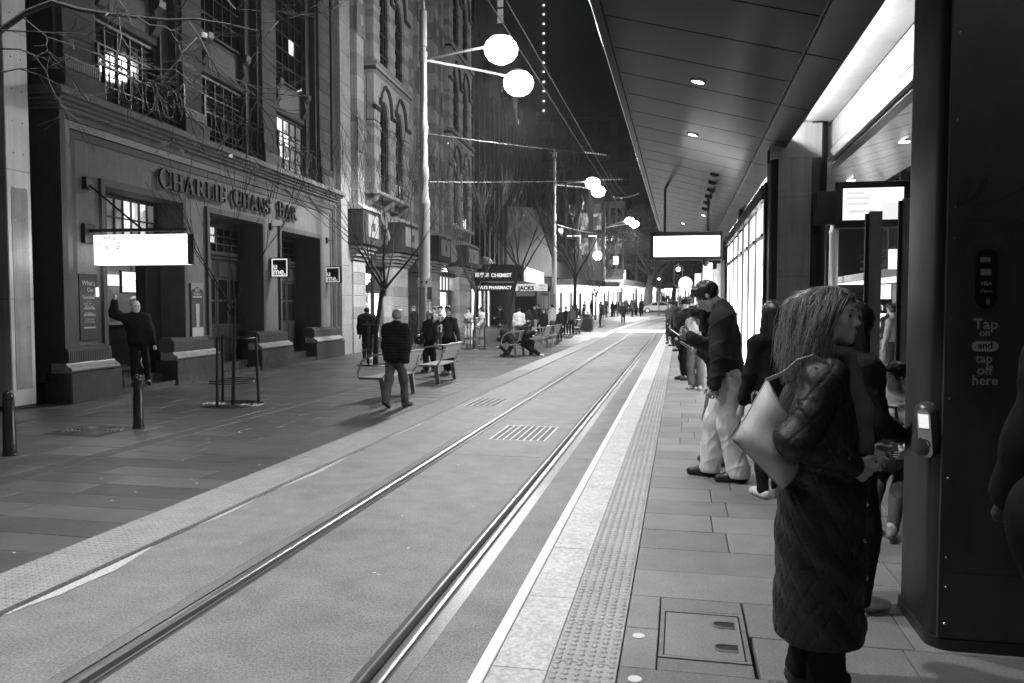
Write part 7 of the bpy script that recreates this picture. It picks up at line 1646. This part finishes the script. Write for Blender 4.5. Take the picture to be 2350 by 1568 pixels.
MB().tube([(-0.05, 0.2, 0.8), (-0.04, 0.2, 0.88), (0.04, 0.2, 0.88), (0.05, 0.2, 0.8)], 0.012, 6).build('handle', cloth(0.04), k)
MB().tube([(-0.1, 0.2, 0.75), (-0.16, 0.12, 0.6), (-0.12, 0.16, 0.45)], 0.014, 6).build('strap', cloth(0.05), k)
el = atY(2408, 900, 3.05)
person('black-clad person with a hip bag cut off by the right edge', (el[0] + 0.17, 3.02, FZ), R(20), 1.76, top=0.008, bottom=0.008, shoe=0.02, skin=0.03, hair=0.01, style='short', det=1, hands=[(0.1, 0.13, 0.52), (-0.08, 0.14, 0.52)], jacket=0.05, puff=0.03, bulk=1.05)  # skin coloured near black to keep the bare hand in shade
k = thing('hip_bag', 'black shoulder bag on the person at the right edge', 'bag', (el[0] - 0.04, 3.0, 1.0)); S2 = SDF(0.06); S2.ell((0, 0, 0.16), (0.1, 0.12, 0.16)).ell((0.02, 0, 0.02), (0.07, 0.1, 0.12)); link('bag_body', S2.mesh('bag_body', cloth(0.008), 0.012), k); MB().tube([(0.0, 0, 0.3), (0.06, 0, 0.5), (0.12, 0.02, 0.6)], 0.02, 6).build('strap', cloth(0.01), k)
k = tag(MB().prism(rrect(-0.05, 0.05, -0.13, 0.13, 0.045), 'z', 0, 0.1).build('stray_shoe', mat('x', 0.5)), 'x', 'x'); bpy.data.objects.remove(k)
for dx, lab in ((0.0, 'person hidden behind the column in pale trainers'),):
    person(lab, at(1768, 1140, FZ), R(15), 1.6, top=0.012, bottom=0.012, shoe=0.75, skin=0.4, det=1, sex='f', style='long', feet=[(0.05, 0.03, 0), (-0.05, -0.03, 0)], jacket=0.08)
# ---- the queue along the platform
def std(label, px, py, top_y, rz, z=FZ, H=None, **k):
    H = H or max(1.45, min(1.9, hgt(px, py, top_y, z))); return person(label, at(px, py, z), rz, H, **k)
ws_, jw = std('girl in white sweatshirt and grey trousers in the platform queue', 1598, 893, 713, R(158), H=1.55, top=0.75, bottom=0.17, shoe=0.4, skin=0.5, hair=0.012, style='bun', sex='f', det=1, legw=1.5, hands=[(0.05, 0.2, 0.62), (-0.06, 0.17, 0.6)], head=(R(5), R(5), 0), puff=0.015, jacket=0.02)
QG = 'people queueing on the platform'
std('person in black beanie and dark padded jacket in the queue', 1573, 872, 698, R(120), H=1.66, top=0.02, bottom=0.015, shoe=0.015, skin=0.4, style='beanie', hat=0.015, det=1, puff=0.045, hands=[(0.1, 0.13, 0.56), (-0.1, 0.13, 0.56)], group=QG, bulk=1.1)
std('queue person in dark coat with light collar behind the beanie', 1588, 838, 694, R(100), H=1.74, top=0.03, bottom=0.03, style='short', det=1, collar=0.6, puff=0.02, group=QG, head=(0, R(12), 0))
std('woman with long hair and arms folded at the front of the queue', 1537, 789, 699, R(170), H=1.6, top=0.06, bottom=0.02, skin=0.55, style='long', sex='f', det=1, hands=[(-0.05, 0.12, 0.63), (0.05, 0.13, 0.61)], group=QG, puff=0.02)
std('person in dark jacket second from the front of the queue', 1549, 795, 700, R(60), H=1.68, top=0.04, bottom=0.03, style='hood', hat=0.05, det=1, puff=0.03, group=QG)
std('stooping person with dark backpack in the middle of the queue', 1557, 806, 702, R(95), H=1.72, top=0.025, bottom=0.02, style='short', det=1, lean=0.2, head=(0, R(20), 0), puff=0.03, group=QG)
std('tall person in black half hidden in the queue', 1580, 822, 692, R(85), H=1.78, top=0.015, bottom=0.02, style='short', det=1, puff=0.03, group=QG)
std('short person with dark hair between the queue and the totems', 1607, 830, 699, R(140), H=1.62, top=0.05, bottom=0.03, style='bob', sex='f', det=1, group=QG)
std('person with glasses-dark hair near the totem foot', 1622, 815, 693, R(110), H=1.75, top=0.02, bottom=0.03, style='short', det=1, group=QG)
std('queue person in mid-grey parka seen from behind', 1566, 800, 694, R(20), H=1.78, top=0.12, bottom=0.03, style='short', det=1, puff=0.03, group=QG)
# ---- left footway
def lstd(label, px, py, top_y, rz, **k): return std(label, px, py, top_y, rz, z=PZ, **k)
gd, jg = person('bald doorman in black leaning a raised arm on the bar door frame', fw(2.12, -0.1, 0.16), R(-142), 1.78, top=0.01, bottom=0.01, shoe=0.012, skin=0.62, style='bald', det=1, bulk=1.25, hands=[(0.25, 0.05, 1.0), (-0.17, 0.05, 0.46)], pole=((1, -0.4, -0.2), (-0.6, -1, -0.3)), feet=[(0.06, 0.02, 0), (-0.09, 0.0, 0)], side=0.08, puff=0.02, head=(R(10), R(4), 0), jacket=0.03)
bk, jb = person('bar customer with pale cap seen inside the doorway', fw(5.0, 1.9, 0.34), R(93 + 30), 1.7, top=0.02, bottom=0.02, skin=0.4, style='cap', hat=0.5, det=1)
wk, jk = person('man with grey hair in a ribbed black puffer jacket walking away', at(908, 936, PZ), R(-14), 1.74, top=0.012, bottom=0.09, shoe=0.03, skin=0.4, hair=0.28, style='short', det=1, bulk=1.12, puff=0.035, stripes=0.055, jacket=0.03, legw=1.25,
    feet=[(0.03, 0.13, 0.0, -0.1), (-0.04, -0.12, 0.035, 0.1, 0.55)], hands=[(0.17, -0.07, 0.46), (-0.17, 0.11, 0.47)], lean=0.07)
lstd('dark figure behind the tree guard by the shop window', 843, 827, 714, R(10), H=1.72, top=0.012, bottom=0.012, shoe=0.6, style='short', det=1, puff=0.05, bulk=1.1, feet=[(0.03, 0.08, 0), (-0.04, -0.07, 0)])
lstd('man in dark clothes looking into the lit shop doorway', 951, 795, 712, R(70), H=1.74, top=0.015, bottom=0.015, shoe=0.3, style='cap', hat=0.1, det=1, puff=0.015, bulk=1.05)
cg, jcg = lstd('young woman with white headband carrying a dark bag, left of the couple', 987, 852, 738, R(165), H=1.64, top=0.05, bottom=0.02, shoe=0.02, skin=0.5, hair=0.01, style='long', sex='f', det=1, legw=1.5, hands=[(0.1, 0.16, 0.62), (-0.14, 0.05, 0.5)], feet=[(0.04, 0.06, 0), (-0.06, -0.04, 0)], puff=0.012)
k = thing('handbag', 'round dark handbag on the arm of the woman with the headband', 'bag', tuple(cg.location), cg.rotation_euler[2]); S2 = SDF(0.04); S2.ell((0.2, 0.2, 0.86), (0.17, 0.09, 0.13)); link('bag_body', S2.mesh('bag_body', mat('bag_black', 0.015, 0.3), 0.015), k); MB().tube([(0.06, 0.2, 0.92), (0.1, 0.18, 1.12), (0.28, 0.18, 1.12), (0.34, 0.2, 0.92)], 0.012, 6).build('handle', M_BLK, k); MB().sphere((0.18, 0.28, 0.88), 0.025, 8, 6).build('clasp', M_RIV, k)
hb = MB(); pts = [jcg['hc'] + jcg['hr'] * 0.05 * 1.64 * math.cos(a) + jcg['hu'] * 0.04 * 1.64 + jcg['hf'] * 0.062 * 1.64 * math.sin(a) for a in np.linspace(0, PI, 12)]; hb.tube([tuple(p) for p in pts], 0.022, 6).build('headband', cloth(0.8), cg)
cm, jcm = lstd('young man in cropped dark jacket drinking from a white cup', 1030, 857, 731, R(170), H=1.78, top=0.06, bottom=0.012, shoe=0.5, skin=0.5, hair=0.01, style='short', det=1, legw=1.4, hands=[(0.06, 0.15, 0.80), (-0.19, 0.02, 0.46)], feet=[(0.05, -0.03, 0), (-0.06, 0.06, 0)], collar=0.6, pole=((1, -0.2, -0.6), (-0.5, -1, -0.3)))
k = thing('drink_cup', 'white takeaway cup raised by the man in the cropped jacket', 'cup', tuple(cm.location), cm.rotation_euler[2]); MB().lathe([(0.028, 0), (0.04, 0.14), (0.042, 0.15)], 12, tuple(jcm['wri'][0] + np.array([-0.02, 0.07, -0.02]))).build('cup', mat('paper'), k); MB().lathe([(0.043, 0.15), (0.035, 0.17)], 12, tuple(jcm['wri'][0] + np.array([-0.02, 0.07, -0.02]))).build('lid', M_BLK, k)
lstd('person with glasses half hidden behind the lamp pole', 997, 800, 712, R(175), H=1.68, top=0.3, bottom=0.05, style='short', det=1); lstd('person in pale jacket and cap behind the couple', 1013, 802, 710, R(120), H=1.74, top=0.4, bottom=0.05, style='cap', det=1)
lstd('woman in cream jacket and white trousers eating beside the tree guard', 1076, 792, 712, R(172), H=1.66, top=0.5, bottom=0.6, shoe=0.3, skin=0.5, style='bun', sex='f', det=1, hands=[(0.04, 0.15, 0.74), (-0.04, 0.15, 0.7)], puff=0.015, legw=1.4)
lstd('woman in pale fleece with a shoulder bag and grey trousers', 1106, 796, 712, R(110), H=1.7, top=0.55, bottom=0.2, shoe=0.15, skin=0.5, style='bob', sex='f', det=1, hands=[(0.04, 0.17, 0.72), (-0.12, 0.1, 0.55)], puff=0.03, legw=1.5)
k = thing('shoulder_bag', 'grey shoulder bag hanging from the woman in pale fleece', 'bag', at(1098, 796, PZ), R(110)); S2 = SDF(0.04).ell((-0.1, 0.1, 0.98), (0.05, 0.14, 0.15)); link('bag_body', S2.mesh('bag_body', cloth(0.15), 0.016), k); MB().tube([(-0.1, 0.05, 1.1), (-0.06, 0.0, 1.4)], 0.012, 5).build('strap', cloth(0.1), k)
lstd('man in black with backpack checking his phone at the shopfront', 1152, 776, 707, R(95), H=1.74, top=0.02, bottom=0.02, shoe=0.6, style='short', det=1, hands=[(0.06, 0.18, 0.64), (-0.06, 0.17, 0.62)], head=(0, R(28), 0), puff=0.02)
# two people on the bench
A, B = bpos[2]
bm = (A + B) / 2
s1, j1 = person('bench sitter in black bent forward with one ankle crossed', (bm[0] - 0.14, bm[1] - 0.25, PZ), R(75), 1.7, top=0.01, bottom=0.04, shoe=0.2, skin=0.45, style='short', det=1, pelvis=(0, 0, 0.30), lean=0.75, feet=[(0.06, 0.24, 0), (-0.1, 0.26, 0.16, 0.5)], hands=[(0.08, 0.3, 0.36), (-0.08, 0.3, 0.36)], head=(0, R(25), 0), puff=0.03)
s2, j2 = person('bench sitter in black reaching over the bench back, one leg stretched to the track', (bm[0] + 0.02, bm[1] + 0.25, PZ), R(-95), 1.7, top=0.01, bottom=0.01, shoe=0.6, skin=0.45, style='long', sex='f', det=1, pelvis=(0, 0, 0.30), lean=0.3, feet=[(0.04, 0.42, 0), (-0.12, 0.2, 0)], hands=[(0.05, 0.3, 0.5), (-0.1, 0.2, 0.42)], head=(0, R(35), 0), puff=0.03, legw=1.4)
k = thing('purse', 'glossy dark purse at the hip of the bench sitter', 'bag', (bm[0] + 0.24, bm[1] + 0.1, PZ + 0.55)); S2 = SDF(0.03).ell((0, 0, 0.1), (0.15, 0.06, 0.1)); link('bag_body', S2.mesh('bag_body', mat('bag_black'), 0.016), k); MB().tube([(-0.1, 0, 0.17), (0, 0, 0.3), (0.1, 0, 0.17)], 0.01, 5).build('handle', M_BLK, k)
MG = 'people on the footway by the pharmacy'
for a in [('person in white puffer seen from behind near the kiosk', 1191, 790, 708, 10, dict(top=0.6, bottom=0.06, style='short', puff=0.03)), ('person with a dark backpack walking away past the bench', 1213, 785, 712, -20, dict(top=0.02, bottom=0.02, style='long', sex='f', puff=0.04)),
          ('man in black jacket facing us before the kiosk', 1248, 780, 710, 175, dict(top=0.02, bottom=0.015, style='short')), ('woman in long black printed coat by the kiosk', 1285, 783, 708, 150, dict(top=0.02, bottom=0.02, style='long', sex='f', coat=0.3)),
          ('person in pale jacket talking beside the second lamp pole', 1268, 776, 700, 60, dict(top=0.5, bottom=0.08, style='short', puff=0.02)), ('person in dark jacket with light trousers near the kiosk opening', 1228, 772, 703, 70, dict(top=0.03, bottom=0.4, style='cap')),
          ('dark figure with white bag against the kiosk', 1236, 768, 702, 120, dict(top=0.015, bottom=0.02, style='short')), ('man in dark coat of the strolling pair', 1299, 771, 706, 160, dict(top=0.02, bottom=0.02, style='short')), ('woman in grey jacket of the strolling pair', 1312, 772, 703, 165, dict(top=0.14, bottom=0.03, style='long', sex='f')),
          ('walker in dark coat and cap on the open paving before the crossing', 1430, 746, 699, 185, dict(top=0.012, bottom=0.012, style='cap')), ('person with arms up beside the rubbish bin', 1378, 752, 699, 90, dict(top=0.02, bottom=0.02, style='short')), ('pair member in pale trousers near the bin', 1386, 750, 702, 100, dict(top=0.1, bottom=0.6, style='long', sex='f')),
          ('dark figure left of the planter', 1340, 752, 699, 120, dict(top=0.03, bottom=0.02, style='short')), ('person by the lit shop right of the second pole', 1322, 750, 700, 40, dict(top=0.03, bottom=0.03, style='hood'))]:
    lab, px, py, ty, ang, kw = a
    z = PZ if py > 755 else PZ + 0.15; o, _ = person(lab, at(px, py, z), R(ang), max(1.55, min(1.85, hgt(px, py, ty, z))), det=1 if py > 775 else 0, group=MG, **kw); o.location.z = PZ + elev(o.location.y)
# ---- far crowd: a few figures repeated
proto = []
for i, kw in enumerate((dict(top=0.02, bottom=0.02, style='short'), dict(top=0.05, bottom=0.03, style='long', sex='f'), dict(top=0.5, bottom=0.05, style='short'), dict(top=0.03, bottom=0.4, style='cap', hat=0.1), dict(top=0.12, bottom=0.02, style='hood', hat=0.12), dict(top=0.02, bottom=0.015, style='bob', sex='f', coat=0.3))):
    o, _ = person('x', (0, 0, -50), 0, 1.7, det=0, feet=[(0.05, 0.08 if i % 2 else 0.02, 0), (-0.05, -0.07 if i % 2 else 0, 0)], **kw); proto.append(o)
kind_ = ['all-dark walker', 'long-haired woman in dark top', 'person in pale top', 'capped person in light trousers', 'hooded person in grey', 'bob-haired woman in long dark coat']
random.seed(12)
def crowd(n, px0, px1, D0, D1, label, group, zf=None):
    for i in range(n):
        D = random.uniform(D0, D1); p = dep(random.uniform(px0, px1), 700, D); q = random.choice(proto); s = random.uniform(0.92, 1.06)
        o = q.copy(); COL.objects.link(o); o.location = (p[0], p[1], (elev(p[1]) if zf is None else zf) + 0.01); o.rotation_euler = (0, 0, random.uniform(0, 6.28)); o.scale = (s,) * 3; o['label'] = kind_[proto.index(q)] + ' ' + label; o['group'] = group
crowd(26, 1390, 1478, 84, 112, 'among the pedestrians before the bright far shops', 'far crowd before the bright shops')
crowd(9, 1335, 1392, 74, 95, 'near the far bin and third lamp pole', 'pedestrians around the third pole')
crowd(34, 1505, 1605, 118, 165, 'in the crowd beyond the silver car', 'crowd beyond the car')
crowd(9, 2035, 2082, 17, 26, 'across the street, seen through the shelter glass', 'pedestrians across the street', 0.12)
crowd(3, 1965, 1990, 18, 24, 'across the street left of the shelter post', 'pedestrians across the street by the post', 0.12)
for o in proto: bpy.data.objects.remove(o)

# ------------------------------------------------------------------ thin haze added for a glow round the lamps, in place of lens bloom
hz = MB().box(-68, 58, -22, 298, -2.5, 112).build('haze', mat('haze_tmp', 0.5)); hz['kind'] = 'stuff'
hm = bpy.data.materials.new('glow_haze'); hm.use_nodes = True; hn = hm.node_tree.nodes; hn.clear()
ho = hn.new('ShaderNodeOutputMaterial'); hv = hn.new('ShaderNodeVolumePrincipled'); hv.inputs['Density'].default_value = 0.00045; hv.inputs['Color'].default_value = (0.92, 0.92, 0.92, 1); hv.inputs['Anisotropy'].default_value = 0.7
hm.node_tree.links.new(hv.outputs[0], ho.inputs['Volume']); hz.data.materials.clear(); hz.data.materials.append(hm)

for o in bpy.data.objects:                     # pieces too small to tell apart singly, joined as one part
    if o.name.split('.')[0] in ('flutes', 'dentils', 'glazing_bars', 'buttons', 'chain_strap', 'bottles', 'insulator', 'sign_print', 'screen_rows', 'balcony_railing', 'hair_strands', 'face_features', 'leaves', 'print', 'contactless_mark', 'cement_patch', 'border', 'branches', 'crown', 'limbs'): o['kind'] = 'stuff'
